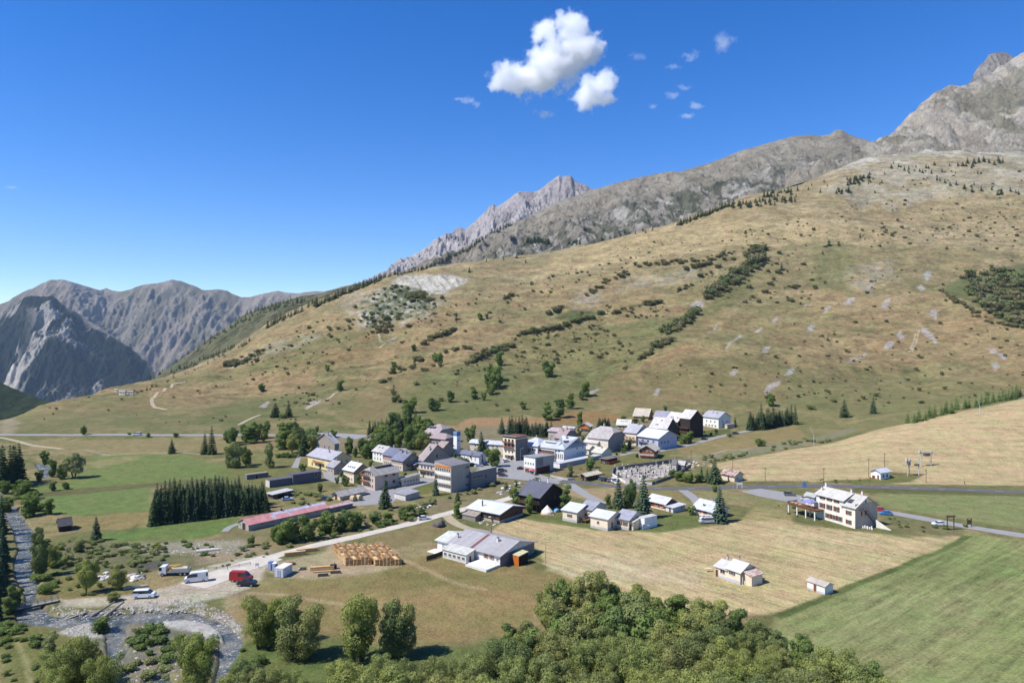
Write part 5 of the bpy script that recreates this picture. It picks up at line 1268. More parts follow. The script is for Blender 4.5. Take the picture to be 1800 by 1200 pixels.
# --- trees on the slopes beyond the grass hill
bpy.context.view_layer.update()
far_obs = [o for o in col.objects if o.name in ('scree_ridge', 'pale_massif', 'green_shoulder')]
far_obs.append(terrain)
GR_ = 'conifers on the grey ridge'; n_far = 0
fl = []
def fline(pts, n, h, sp):
 L = [0]
 for i in range(len(pts)-1): L.append(L[-1]+math.hypot(pts[i+1][0]-pts[i][0], pts[i+1][1]-pts[i][1]))
 for k in range(n):
  t = L[-1]*(k+rs_.random())/n
  fl.append((np.interp(t, L, [p[0] for p in pts])+rs_.uniform(-sp, sp), np.interp(t, L, [p[1] for p in pts])+rs_.uniform(-sp, sp)*.8, h*rs_.uniform(.7, 1.3)))
fline([(700, 484), (745, 473), (790, 455), (828, 436), (860, 413), (900, 396)], 110, 7, 2)
fline([(925, 425), (965, 428)], 34, 9, 3); fline([(1000, 430), (1020, 428)], 14, 7, 3); fline([(840, 450), (1040, 420)], 22, 5, 8)
fline([(860, 445), (900, 430)], 8, 5, 6); fline([(1060, 420), (1150, 405)], 10, 7, 3); fline([(990, 360), (1090, 350)], 5, 4, 5); fline([(930, 400), (1250, 370)], 30, 4, 12)
fline([(265, 668), (300, 640), (350, 610), (400, 580), (470, 545), (540, 528)], 60, 9, 4); fline([(410, 565), (440, 550), (500, 533), (520, 527)], 24, 8, 2)
fline([(300, 655), (340, 640), (400, 618), (440, 600)], 40, 8, 4)
for u, v, h in fl:
 z_ = 'on the grey ridge' if u > 620 else 'on the pale green shoulder at the left'
 plant('farfir', u, v, h, h*.6, 'tiny far conifer '+z_, 'fir tree', 'fir_tree', 'far conifers '+z_, split=False, far=True)
def scatter_stuff(name, recs, label, cat):
 """the many smallest plants of a kind as one object"""
 src = {}
 vs, Lf, mi, mats = [], [], [], []
 for a_, b_, (kind, u, v, h, w, *r_) in recs:
  far = r_[6]
  if far:
   p = hit_any(u, v)
   if p is None: continue
   x, y, z = p
  else: x, y, z = hit(u, v)
  H = h*y/F; W = (w or h)*y/F
  if kind not in src:
   src[kind] = []
   for tr, cr in KIND[kind]:
    n = len(cr.vertices); q = np.zeros(n*3, np.float32); cr.vertices.foreach_get('co', q)
    l = np.zeros(n, np.float32); cr.attributes['leaf'].data.foreach_get('value', l); q = q.reshape(-1, 3)
    src[kind].append((q, l, q[:, 0].max()-q[:, 0].min(), cr.materials[0]))
  a, l, wd, m = rnd.choice(src[kind])
  if m not in mats: mats.append(m)
  t = rnd.uniform(0, 6.28); c, s = math.cos(t), math.sin(t); W /= wd
  vs.append(np.stack([(a[:, 0]*c-a[:, 1]*s)*W+x, (a[:, 0]*s+a[:, 1]*c)*W+y, a[:, 2]*H+z-0.05], 1)); Lf.append(np.clip(l+rnd.uniform(-.2, .2), 0, 1)); mi.append(np.full(len(a)//4, mats.index(m)))
 V_ = np.concatenate(vs); me = np_mesh(name, V_, np.arange(len(V_)).reshape(-1, 4), False, None, {'leaf': np.concatenate(Lf)})
 for m in mats: me.materials.append(m)
 me.polygons.foreach_set('material_index', np.concatenate(mi).astype(np.int32))
 o = new_obj(name, me); tag(o, label, cat, kind='stuff'); return o
n_single = {'bush': 8, 'fir_tree': 45}
for nm, stn, lb, ct in (('bush', 'scrub', 'small dark scrub dotted over the dry hillside and stony banks', 'scrub'), ('fir_tree', 'far_conifers', 'smallest conifers strewn along the ridges and high slopes', 'conifers')):
 D = sorted(DEFER[nm], key=lambda r: -r[0]); k = 290-n_single[nm]
 if nm == 'fir_tree': k = 290-n_single[nm]-110
 for r in D[:k]: _plant(*r[2])
 scatter_stuff(stn, D[k:], lb, ct)
DBG = 0
# ================================================================= ROADS
def ribbon(name, pts, w, mat, lift=0.05, kind='structure', taper=None, world=False, skirt=0.25, closed=False):
 P = [Vector(hit(u, v)[:2]) if not world else Vector((u, v)) for u, v in pts]
 L = [0]
 for i in range(len(P)-1): L.append(L[-1]+(P[i+1]-P[i]).length)
 n = max(4, int(L[-1]/1.6))
 xs = pchip(L, [p.x for p in P], np.linspace(0, L[-1], n)); ys = pchip(L, [p.y for p in P], np.linspace(0, L[-1], n))
 tx = np.gradient(xs); ty = np.gradient(ys); q = np.hypot(tx, ty); tx /= q; ty /= q
 m = 7; off = np.linspace(-w/2, w/2, m)
 V_ = []
 for i in range(n):
  wv_ = 1+0.06*math.sin(i*0.35)+0.03*math.sin(i*1.3)
  zc = [ground_z(xs[i]+ty[i]*o*wv_, ys[i]-tx[i]*o*wv_) for o in off]
  for j, o in enumerate(off): V_.append((xs[i]+ty[i]*o*wv_, ys[i]-tx[i]*o*wv_, max(zc[j], 0.5*(zc[j]+sum(zc)/m))+lift))
  a = V_[-m]; b = V_[-1]
  V_.append((a[0], a[1], a[2]-skirt)); V_.append((b[0], b[1], b[2]-skirt))
 k = m+2; Fq = []
 for i in range(n-1):
  for j in range(m-1): Fq.append((i*k+j, (i+1)*k+j, (i+1)*k+j+1, i*k+j+1))
  Fq.append((i*k+m, (i+1)*k+m, (i+1)*k, i*k)); Fq.append((i*k+m-1, (i+1)*k+m-1, (i+1)*k+m+1, i*k+m+1))
 me = np_mesh(name, V_, [tuple(reversed(f)) for f in Fq], False); me.materials.append(mat)
 o = new_obj(name, me); tag(o, kind=kind)
 return o, list(zip(xs, ys, tx, ty))
def road_mat(name, rgb, var, sc_=0.5):
 b = MatB(name, 0.9, 0.2); v_ = b.coord('Object')
 f_ = b.math('ADD', b.maprange(b.noise(v_, sc_, 5, 0.7), 0.3, 0.7, 1-var, 1+var), b.maprange(b.noise(v_, sc_*9, 3, 0.7), 0.3, 0.7, -var*.5, var*.5))
 r_ = b.node('ShaderNodeRGB'); r_.outputs[0].default_value = lin(rgb)+(1,)
 b.base(b.scale_col(r_.outputs[0], f_)); b.bump(b.noise(v_, 3.0, 4, 0.7), 0.3, 0.05)
 return b.m
M_ASPH = road_mat('dark_asphalt', (92, 90, 92), 0.10)
M_GREYR = road_mat('worn_asphalt', (138, 136, 134), 0.10)
M_GRAV = road_mat('pale_gravel', (182, 174, 160), 0.14, 0.3)
M_TRACK = road_mat('earth_track', (156, 144, 118), 0.16, 0.3)
M_WPAINT = paint((205, 205, 200), 0.8, 0.2, 0.15, name='road_paint')
ribbon('main_road', [(985, 845), (1040, 850), (1090, 855), (1150, 858), (1210, 858.5), (1300, 856), (1400, 854), (1500, 855), (1600, 858), (1700, 861), (1800, 865), (2000, 873), (2400, 890)], 5.8, M_ASPH, 0.07)
ribbon('village_road', [(868, 832), (900, 837), (950, 842.5), (990, 846)], 10.5, M_GREYR, 0.05)
_, mr = ribbon('far_road', [(-500, 765), (-100, 764), (0, 764), (200, 764), (400, 764.5), (545, 764)], 6.0, M_GREYR, 0.08)
ribbon('far_road', [(545, 764), (590, 765), (640, 768.5)], 15.0, M_GREYR, 0.10)
ribbon('side_road', [(1330, 860), (1380, 868), (1420, 877), (1470, 885), (1550, 898), (1640, 914), (1700, 925), (1760, 935), (1800, 941), (1900, 958), (2200, 1005)], 5.6, M_GREYR, 0.06)
ribbon('parking_area', [(1318, 861), (1350, 869), (1390, 877), (1425, 884)], 10, M_GREYR, 0.10)
ribbon('gravel_lane', [(420, 1000), (450, 988), (500, 972), (560, 957), (620, 944), (680, 930), (740, 915), (790, 901), (840, 889), (900, 874), (915, 868)], 4.6, M_GRAV, 0.06)
ribbon('gravel_yard', [(338, 1030), (370, 1018), (405, 1004), (440, 992), (480, 979)], 9.0, M_GRAV, 0.05)
ribbon('gravel_lane', [(782, 903), (792, 913), (806, 922), (825, 929), (845, 933), (862, 937)], 3.6, M_TRACK, 0.05)
ribbon('side_lane', [(1000, 850), (1012, 858), (1028, 868), (1048, 879), (1062, 887)], 5, M_GREYR, 0.05)
ribbon('side_lane', [(1200, 861), (1212, 869), (1224, 880), (1228, 888)], 4, M_GREYR, 0.05)
ribbon('upper_lane', [(1140, 796), (1165, 791), (1200, 784), (1240, 774), (1262, 768), (1290, 762), (1330, 754), (1392, 744)], 4.6, M_GREYR, 0.07)
ribbon('upper_lane', [(1050, 800), (1085, 800), (1115, 795), (1140, 796)], 4, M_GREYR, 0.06)
ribbon('hill_track', [(326, 672), (312, 673), (303, 675), (301, 680), (288, 687), (274, 694), (267, 703), (268, 710), (274, 716), (295, 720)], 3.2, M_TRACK, 0.12)
ribbon('hill_track', [(420, 747), (438, 737), (457, 729)], 3.0, M_TRACK, 0.1)
ribbon('hill_track', [(538, 719), (556, 709), (572, 704), (592, 689)], 2.4, M_TRACK, 0.1)
ribbon('field_track', [(-60, 764), (0, 769), (30, 775), (60, 783), (110, 789)], 3.0, M_TRACK, 0.07)
ribbon('barn_track', [(395, 934), (402, 927), (420, 920)], 2.4, M_GREYR, 0.06)
# paved yards in the village follow the ground as sheets
def sheet(name, poly, mat, lift=0.05, step=2.0):
 W = to_world(poly); pl = [tuple(p) for p in W]
 x0, y0 = W.min(0); x1, y1 = W.max(0)
 bm = bmesh.new(); vv = [bm.verts.new((x, y, 0)) for x, y in pl]; f_ = bm.faces.new(vv)
 for ax, lo, hi_ in ((0, x0, x1), (1, y0, y1)):
  k = lo+step
  while k < hi_:
   co_ = (k, 0, 0) if ax == 0 else (0, k, 0); no_ = (1, 0, 0) if ax == 0 else (0, 1, 0)
   bmesh.ops.bisect_plane(bm, geom=bm.verts[:]+bm.edges[:]+bm.faces[:], plane_co=co_, plane_no=no_, dist=1e-5)
   k += step
 for q in bm.verts: q.co.z = ground_z(q.co.x, q.co.y)+lift
 bmesh.ops.recalc_face_normals(bm, faces=bm.faces)
 if sum(f.normal.z for f in bm.faces) < 0: bmesh.ops.reverse_faces(bm, faces=bm.faces)
 me = bpy.data.meshes.new(name); bm.to_mesh(me); bm.free(); me.materials.append(mat)
 o = new_obj(name, me); tag(o, kind='structure'); return o
sheet('village_square', [(832, 820), (862, 808), (888, 802), (915, 800), (925, 812), (945, 832), (985, 845), (960, 846), (900, 842), (868, 838), (856, 830)], M_GREYR, 0.09)
sheet('village_yard', [(565, 826), (590, 836), (612, 842), (606, 850), (588, 848), (570, 840)], M_GREYR)
sheet('village_yard', [(628, 852), (662, 862), (690, 858), (705, 868), (690, 884), (640, 888), (598, 889), (606, 880), (640, 876)], M_GREYR)
sheet('village_street', [(764, 838), (764, 846), (712, 862), (690, 864), (700, 856), (740, 848), (736, 840)], M_GREYR)
sheet('village_yard', [(524, 798), (530, 800), (524, 822), (512, 822)], M_GREYR)
sheet('village_street', [(700, 790), (712, 782), (722, 792), (712, 798)], M_GREYR)
sheet('chapel_yard', [(1075, 830), (1100, 820), (1180, 816), (1190, 828), (1150, 842), (1110, 848), (1080, 846)], road_mat('yard_gravel', (150, 142, 132), 0.18, 0.8), 0.06)
# centre line dashes on the main road
P = [Vector(hit(u, v)[:2]) for u, v in [(1040, 850), (1090, 855), (1150, 858), (1210, 858.5), (1300, 856), (1400, 854), (1500, 855), (1600, 858), (1700, 861), (1800, 865)]]
m_ = MB(); acc = 0
for i in range(len(P)-1):
 seg = (P[i+1]-P[i]); n = int(seg.length/9)
 for k in range(n):
  p = P[i]+seg*(k/n); d = seg.normalized(); nrm = Vector((-d.y, d.x)); q = p+d*3.0
  z0 = ground_z(p.x, p.y)+0.1; z1 = ground_z(q.x, q.y)+0.1
  m_.poly([(p.x-nrm.x*.09, p.y-nrm.y*.09, z0), (q.x-nrm.x*.09, q.y-nrm.y*.09, z1), (q.x+nrm.x*.09, q.y+nrm.y*.09, z1), (p.x+nrm.x*.09, p.y+nrm.y*.09, z0)], M_WPAINT)
o = m_.build('road_marking'); tag(o, kind='structure')
# ================================================================= HOUSES
def roof_mat(rgb, rgb2=None, seam=0.55, spec=0.35, rough=0.5):
 key = ('roof', tuple(rgb), rgb2 and tuple(rgb2), seam)
 if key in _mats: return _mats[key]
 b = MatB('roof_sheet', rough, spec)
 v_ = b.coord('Object')
 rgb = tuple(min(200, c+4) if min(rgb) > 115 else c for c in rgb); rgb2 = rgb2 and tuple(min(196, c+3) if min(rgb2) > 115 else c for c in rgb2)
 c1 = lin(rgb); c2 = lin(rgb2) if rgb2 else tuple(x*0.8 for x in c1)
 st = b.coord('Object', (0.25, 0.25, 1)); n_ = b.noise(v_, 0.7, 5, 0.7)
 c = b.mix(b.maprange(n_, 0.42, 0.62, 0, 1, True), c1, c2)
 sx = b.node('ShaderNodeSeparateXYZ'); tc = b.node('ShaderNodeTexCoord'); b.link(tc.outputs['UV'], sx.inputs[0])
 fr = b.math('FRACT', b.math('DIVIDE', sx.outputs[0], seam))
 se = b.maprange(b.math('ABSOLUTE', b.math('SUBTRACT', fr, 0.5)), 0.40, 0.5, 0, 1)
 pan = b.node('ShaderNodeTexWhiteNoise', noise_dimensions='1D'); b.link(b.math('FLOOR', b.math('DIVIDE', sx.outputs[0], seam*2)), pan.inputs['W'])
 f_ = b.math('ADD', b.maprange(pan.outputs['Value'], 0, 1, 0.90, 1.06), b.maprange(b.noise(v_, 3, 4, 0.7), 0.3, 0.7, -0.10, 0.10))
 f_ = b.math('SUBTRACT', f_, b.math('MULTIPLY', se, 0.14))
 b.base(b.scale_col(c, f_)); b.bump(se, 0.6, 0.05)
 b.bsdf.inputs['Metallic'].default_value = 0.0
 _mats[key] = b.m; return b.m
def wall_mat(rgb, var=0.10): return paint(tuple(min(216, int(c*1.03+9)) for c in rgb) if min(rgb) > 85 else rgb, 0.92, 0.15, var, 0.6, name='plaster')
def wood_mat(rgb):
 key = ('wood', tuple(rgb))
 if key in _mats: return _mats[key]
 b = MatB('timber', 0.85, 0.2)
 v_ = b.coord('Object', (1, 1, 1)); vs_ = b.coord('Object', (0.6, 0.6, 7))
 f_ = b.math('ADD', b.maprange(b.noise(vs_, 1.0, 4, 0.7), 0.3, 0.7, 0.78, 1.2), b.maprange(b.noise(v_, 0.8, 3, 0.6), 0.3, 0.7, -0.12, 0.12))
 r_ = b.node('ShaderNodeRGB'); r_.outputs[0].default_value = lin(rgb)+(1,)
 b.base(b.scale_col(r_.outputs[0], f_)); _mats[key] = b.m; return b.m
def glass_mat():
 if 'glass' in _mats: return _mats['glass']
 b = MatB('window_glass', 0.12, 0.5); b.base(b.mix(b.maprange(b.noise(b.coord('Object'), 0.35, 2), 0.4, 0.6, 0, 1), lin((34, 38, 44)), lin((70, 74, 80))))
 _mats['glass'] = b.m; return b.m
G_ = glass_mat()
M_FRAME = paint((186, 180, 170), 0.7, 0.3, 0.08, name='white_frame')
M_BROWNF = wood_mat((92, 62, 44))
_win = {}
def window_meshes(w, h, shutter=None, door=False, frame=None):
 """pane and frame standing on a wall that faces -Y, lower centre at the origin"""
 key = (round(w, 2), round(h, 2), shutter, door, frame)
 if key in _win: return _win[key]
 fm = M_FRAME if frame is None else frame
 a = MB(); t = 0.07
 a.box(-w/2, -w/2+t, -0.06, 0.0, 0, h, fm); a.box(w/2-t, w/2, -0.06, 0.0, 0, h, fm)
 a.box(-w/2+t, w/2-t, -0.06, 0.0, h-t, h, fm); a.box(-w/2+t, w/2-t, -0.06, 0.0, 0, t, fm)
 a.box(-0.03, 0.03, -0.05, 0.0, t, h-t, fm)
 if not door: a.box(-w/2-0.08, w/2+0.08, -0.14, -0.002, -0.08, -0.003, fm)
 if shutter:
  sm = wood_mat(shutter)
  for s in (-1, 1):
   x0 = s*(w/2+0.02); x1 = s*(w/2+0.02+w*0.48)
   a.box(min(x0, x1), max(x0, x1), -0.07, -0.02, 0, h, sm)
 p = MB(); p.box(-w/2+t*.9, w/2-t*.9, -0.025, 0.0, t*.9, h-t*.9, G_)
 r_ = (a.mesh('window'), p.mesh('pane')); _win[key] = r_; return r_
_dr = {}
def door_mesh(w, h, rgb):
 key = (round(w, 2), round(h, 2), tuple(rgb))
 if key in _dr: return _dr[key]
 a = MB(); dm = wood_mat(rgb); t = 0.08
 a.box(-w/2, -w/2+t, -0.08, 0, 0, h, M_FRAME); a.box(w/2-t, w/2, -0.08, 0, 0, h, M_FRAME); a.box(-w/2+t, w/2-t, -0.08, 0, h-t, h, M_FRAME)
 a.box(-w/2+t, w/2-t, -0.05, 0, 0, h-t, dm)
 n = max(2, int(w/0.5))
 for k in range(1, n): a.box(-w/2+k*w/n-0.015, -w/2+k*w/n+0.015, -0.058, -0.051, 0.05, h-t-0.05, wood_mat((max(rgb[0]-40, 20), max(rgb[1]-40, 20), max(rgb[2]-40, 20))))
 me = a.mesh('door'); _dr[key] = me; return me
def uv_roof(me, org, ax):
 uvl = me.uv_layers.new(name='UVMap')
 ax = Vector(ax)
 for lp in me.loops:
  p = me.vertices[lp.vertex_index].co
  uvl.data[lp.index].uv = (p.dot(ax), p.z)
class House:
 """origin at the near ground corner; the left facade is y=0 running to x=-L, the right facade is x=0 running to y=W"""
 def __init__(s, u0, v0, label, name='house', cat='house', yaw=42, group=None, z=None):
  s.x, s.y, s.z = hit(u0, v0); s.z = s.z if z is None else z
  s.yaw = R(yaw); s.u0 = u0; s.v0 = v0; s.s = s.y/F
  s.e = empty(name, (s.x, s.y, s.z), -s.yaw, label, cat, group)
 def solve(s, uL, uR, ox=0.0, oy=0.0):
  """extent left and right of a local corner (ox, oy) so that the ends are seen at uL and uR"""
  c, sn = math.cos(s.yaw), math.sin(s.yaw)
  X0 = s.x+ox*c+oy*sn; Y0 = s.y-ox*sn+oy*c
  aL = (uL-900)/F; aR = (uR-900)/F
  L = (X0-aL*Y0)/(c+aL*sn); W = (aR*Y0-X0)/max(sn-aR*c, 0.08)
  return max(L, 0.5), max(W, 0.5)
 def loc(s, u, v):
  """local xy of the ground seen at (u, v)"""
  x, y, z = hit(u, v); c, sn = math.cos(s.yaw), math.sin(s.yaw)
  dx, dy = x-s.x, y-s.y
  return dx*c-dy*sn, dx*sn+dy*c
 def block(s, x0, x1, y0, y1, h, ridge='x', pitch=28, wall=(200, 185, 165), roof=(165, 160, 162), roof2=None, wallR=None, base=None, z0=0.0, over=0.65, hip=0.0,
    upper=None, uf=0.62, th=0.18, gable=None, seam=0.55, mono=None, roofname='roof', wallname='wall'):
  """x0<x1, y0<y1; walls with gables, and a pitched, hipped, flat or single slope roof"""
  wm = wall_mat(wall) if not isinstance(wall, bpy.types.Material) else wall
  a = MB()
  zb = z0-1.5
  if base: a.box(x0-0.04, x1+0.04, y0-0.04, y1+0.04, zb, z0+min(h*0.25, 0.9), wall_mat(base))
  um = wm if upper is None else (upper if isinstance(upper, bpy.types.Material) else wood_mat(upper))
  zt = z0+h
  tp = math.tan(R(pitch))
  if ridge in ('x', 'y'):
   span = (y1-y0) if ridge == 'x' else (x1-x0)
   rise = span/2*tp
   if upper is not None:
    a.box(x0, x1, y0, y1, zb, z0+h*uf, wm)
    lo = z0+h*uf
    e_ = 0.05
   else: lo = zb; e_ = 0
   hp = hip*rise
   if ridge == 'x':
    ym = (y0+y1)/2; w2 = span/2
    f_ = 1-hip
    prof = [(y0-e_, lo), (y1+e_, lo), (y1+e_, zt)]+([(ym+w2*hip, zt+rise*f_), (ym-w2*hip, zt+rise*f_)] if hip > 0 and hip < 1 else ([(ym, zt+rise)] if hip == 0 else []))+[(y0-e_, zt)]
    a.extrude_x(prof, x0-e_, x1+e_, um)
   else:
    xm = (x0+x1)/2; w2 = span/2; f_ = 1-hip
    prof = [(x0-e_, lo), (x1+e_, lo), (x1+e_, zt)]+([(xm+w2*hip, zt+rise*f_), (xm-w2*hip, zt+rise*f_)] if hip > 0 and hip < 1 else ([(xm, zt+rise)] if hip == 0 else []))+[(x0-e_, zt)]
    T = Matrix(((1, 0, 0, 0), (0, 0, -1, 0), (0, 1, 0, 0), (0, 0, 0, 1)))
    a.prism(prof, -(y1+e_), -(y0-e_), um, T)
   rm = roof_mat(roof, roof2, seam)
   r_ = MB(); o = over; zr = zt+rise; dz = o*tp; lift = 0.03+th
   if ridge == 'x':
    ym = (y0+y1)/2; hx = hip*span/2*0.9+(0 if hip else -o)
    A0 = (x0-o, y0-o, zt-dz+lift); A1 = (x1+o, y0-o, zt-dz+lift)
    B0 = (x0-o, y1+o, zt-dz+lift); B1 = (x1+o, y1+o, zt-dz+lift)
    if hip:
     k = hip*(span/2)*0.95
     R0 = (x0-o+k, ym, zr+lift); R1 = (x1+o-k, ym, zr+lift)
     f_ = 1-hip; yc = f_*(span/2+o)
     C0 = (x0-o, y0-o+yc, zt-dz+lift+(zr-zt+dz)*f_); C1 = (x1+o, y0-o+yc, C0[2]); D0 = (x0-o, y1+o-yc, C0[2]); D1 = (x1+o, y1+o-yc, C0[2])
     low = lambda p: (p[0], p[1], p[2]-th)
     for face in ([A0, A1, C1, R1, R0, C0], [B1, B0, D0, R0, R1, D1], [C0, R0, D0], [D1, R1, C1]) if hip < 1 else ([A0, A1, R1, R0], [B1, B0, R0, R1], [B0, A0, R0], [A1, B1, R1]):
      r_.poly(face, rm); r_.poly([low(p) for p in reversed(face)], rm)
     rim = [A0, A1]+([C1, ] if hip < 1 else [])+([D1] if hip < 1 else [])+[B1, B0]+([D0, C0] if hip < 1 else [])
     for i in range(len(rim)):
      p, q = rim[i], rim[(i+1) % len(rim)]; r_.poly([low(p), low(q), q, p], rm)
    else:
     r_.slab([A0, A1, (x1+o, ym, zr+lift), (x0-o, ym, zr+lift)], th, rm)
     r_.slab([B1, B0, (x0-o, ym, zr+lift), (x1+o, ym, zr+lift)], th, rm)
     r_.box(x0-o-.02, x1+o+.02, ym-0.14, ym+0.14, zr+lift-0.10, zr+lift+0.05, rm)
    me = r_.mesh('roof'); uv_roof(me, None, (1, 0, 0))
   else:
    xm = (x0+x1)/2
    A0 = (x0-o, y0-o, zt-dz+lift); A1 = (x0-o, y1+o, zt-dz+lift); B0 = (x1+o, y0-o, zt-dz+lift); B1 = (x1+o, y1+o, zt-dz+lift)
    if hip:
     f_ = 1-hip; xc = f_*(span/2+o); k = hip*(span/2)*0.95
     R0 = (xm, y0-o+k, zr+lift); R1 = (xm, y1+o-k, zr+lift)
     zc = zt-dz+lift+(zr-zt+dz)*f_
     C0 = (x0-o+xc, y0-o, zc); D0 = (x1+o-xc, y0-o, zc); C1 = (x0-o+xc, y1+o, zc); D1 = (x1+o-xc, y1+o, zc)
     low = lambda p: (p[0], p[1], p[2]-th)
     faces = ([B0, B1, D1, R1, R0, D0], [A1, A0, C0, R0, R1, C1], [C0, D0, R0], [D1, C1, R1]) if hip < 1 else ([B0, B1, R1, R0], [A1, A0, R0, R1], [A0, B0, R0], [B1, A1, R1])
     for face in faces: r_.poly(face, rm); r_.poly([low(p) for p in reversed(face)], rm)
     rim = [A0]+([C0, D0] if hip < 1 else [])+[B0, B1]+([D1, C1] if hip < 1 else [])+[A1]
     for i in range(len(rim)):
      p, q = rim[i], rim[(i+1) % len(rim)]; r_.poly([low(p), low(q), q, p], rm)
    else:
     r_.slab([A1, A0, (xm, y0-o, zr+lift), (xm, y1+o, zr+lift)], th, rm)
     r_.slab([B0, B1, (xm, y1+o, zr+lift), (xm, y0-o, zr+lift)], th, rm)
     r_.box(xm-0.14, xm+0.14, y0-o-.02, y1+o+.02, zr+lift-0.10, zr+lift+0.05, rm)
    me = r_.mesh('roof'); uv_roof(me, None, (0, 1, 0))
   s.top = zr+lift
  else:
   if upper is not None:
    a.box(x0, x1, y0, y1, zb, z0+h*uf, wm); a.box(x0-.05, x1+.05, y0-.05, y1+.05, z0+h*uf, zt, um)
   m4 = mono or (0, 0, 0, 0)     # heights added at (x0,y0) (x1,y0) (x1,y1) (x0,y1)
   if upper is None: a.hexa([(x0, y0, zb), (x1, y0, zb), (x1, y1, zb), (x0, y1, zb), (x0, y0, zt+m4[0]), (x1, y0, zt+m4[1]), (x1, y1, zt+m4[2]), (x0, y1, zt+m4[3])], wm)
   rm = roof_mat(roof, roof2, seam)
   o = over; r_ = MB(); lift = 0.03+th
   r_.slab([(x0-o, y0-o, zt+m4[0]+lift), (x1+o, y0-o, zt+m4[1]+lift), (x1+o, y1+o, zt+m4[2]+lift), (x0-o, y1+o, zt+m4[3]+lift)], th, rm)
   me = r_.mesh('roof'); uv_roof(me, None, (1, 0, 0)); s.top = zt+lift+max(m4)
  w_ = a.build(wallname, s.e)
  ro = new_obj(roofname, me, s.e)
  s.roof = ro; s.b = (x0, x1, y0, y1, z0, zt, pitch, ridge)
  return s
 def auto(s, uL, uR, eh, **k):
  """block with its near corner at the origin; eh is the seen height of the eave in pixels"""
  L, W = s.solve(uL, uR); s.L, s.W = L, W
  if DBG: print('DIM %4d %4d L=%.1f W=%.1f h=%.1f %s' % (s.u0, s.v0, L, W, eh*s.s, s.e['label'][:40]))
  h = eh*s.s
  over = k.get('over', 0.5)
  return s.block(-L, 0, 0, W, h, **k)
 def wins(s, side, n, zs, w=0.95, h=1.25, shutter=None, a=0.1, b=0.9, frame=None, lo=None, hi=None, off=0.0):
  """n windows at each height zs on a facade: 'L' the left one, 'R' the right one"""
  x0, x1, y0, y1, z0, zt, pt, rd = s.b
  wm, pm = window_meshes(w, h, shutter, False, frame)
  for z in zs:
   for i in range(n):
    t = a+(b-a)*((i+0.5)/n)
    if side == 'L': loc, rz = (x0+(x1-x0)*t, y0-0.005-off, z), 0
    else: loc, rz = (x1+0.005+off, y0+(y1-y0)*t, z), PI/2
    q = new_obj('window', wm, s.e, loc, rz); new_obj('pane', pm, q)
  return s
 def door(s, side, t, w=1.0, h=2.1, rgb=(96, 62, 44), z=None, off=0.0, name='door'):
  x0, x1, y0, y1, z0, zt, pt, rd = s.b; z = z0 if z is None else z
  if side == 'L': loc, rz = (x0+(x1-x0)*t, y0-0.005-off, z), 0
  else: loc, rz = (x1+0.005+off, y0+(y1-y0)*t, z), PI/2
  new_obj(name, door_mesh(w, h, rgb), s.e, loc, rz); return s
 def chimney(s, fx, fy=0.5, h=1.6, w=0.6, rgb=(150, 138, 128)):
  x0, x1, y0, y1, z0, zt, pt, rd = s.b
  px = x0+(x1-x0)*fx; py = y0+(y1-y0)*fy
  zr = s.top-abs((fy-0.5 if rd == 'x' else fx-0.5)*2)*((y1-y0 if rd == 'x' else x1-x0)/2)*math.tan(R(pt)) if rd in 'xy' else s.top
  a = MB(); m1 = wall_mat(rgb); m2 = wall_mat((110, 104, 100))
  a.box(px-w/2, px+w/2, py-w/2, py+w/2, zr-0.8, zr+h, m1); a.box(px-w/2-.08, px+w/2+.08, py-w/2-.08, py+w/2+.08, zr+h+.002, zr+h+.12, m2)
  a.tube((px, py, zr+h+.12), (px, py, zr+h+.5), .12, .12, m2, 8)
  a.build('chimney', s.roof); return s
 def skylight(s, fx, fy, w=0.8, l=1.1, dark=True):
  """roof window on the front-left slope of an x ridge"""
  x0, x1, y0, y1, z0, zt, pt, rd = s.b
  tp = math.tan(R(pt)); sl_ = R(pt)
  a = MB()
  if rd == 'x':
   px = x0+(x1-x0)*fx; py = y0+(y1-y0)/2*fy; zz = zt+(py-y0)*tp+0.24
   M = Matrix.Translation((px, py, zz)) @ Matrix.Rotation(sl_, 4, 'X')
  else:
   py = y0+(y1-y0)*fx; px = x1-(x1-x0)/2*fy; zz = zt+(x1-px)*tp+0.24
   M = Matrix.Translation((px, py, zz)) @ Matrix.Rotation(sl_, 4, 'Y')
  a.box(-w/2, w/2, -l/2, l/2, -.05, .06, M_FRAME if not dark else paint((70, 66, 66), .5, .3), M); a.box(-w/2+.08, w/2-.08, -l/2+.08, l/2-.08, .062, .07, G_, M)
  a.build('skylight', s.roof); return s
 def dormer(s, fx, fy=0.35, w=1.6, h=1.3, d=2.4, roof=(150, 148, 150), wall=(90, 84, 80)):
  x0, x1, y0, y1, z0, zt, pt, rd = s.b; tp = math.tan(R(pt))
  a = MB(); wm = wall_mat(wall); rm = paint(roof, .6, .3)
  if rd == 'x':
   px = x0+(x1-x0)*fx; py = y0+(y1-y0)/2*fy; zz = zt+(py-y0)*tp
   a.box(px-w/2, px+w/2, py, py+d, zz, zz+h, wm); a.box(px-w/2-.15, px+w/2+.15, py-.25, py+d, zz+h+.003, zz+h+.13, rm); a.box(px-w/2+.15, px+w/2-.15, py-.02, py-.004, zz+.35, zz+h-.15, G_)
  else:
   py = y0+(y1-y0)*fx; px = x1-(x1-x0)/2*fy; zz = zt+(x1-px)*tp
   a.box(px-d, px, py-w/2, py+w/2, zz, zz+h, wm); a.box(px-d, px+.25, py-w/2-.15, py+w/2+.15, zz+h+.003, zz+h+.13, rm); a.box(px+.004, px+.02, py-w/2+.15, py+w/2-.15, zz+.35, zz+h-.15, G_)
  a.build('dormer', s.roof); return s
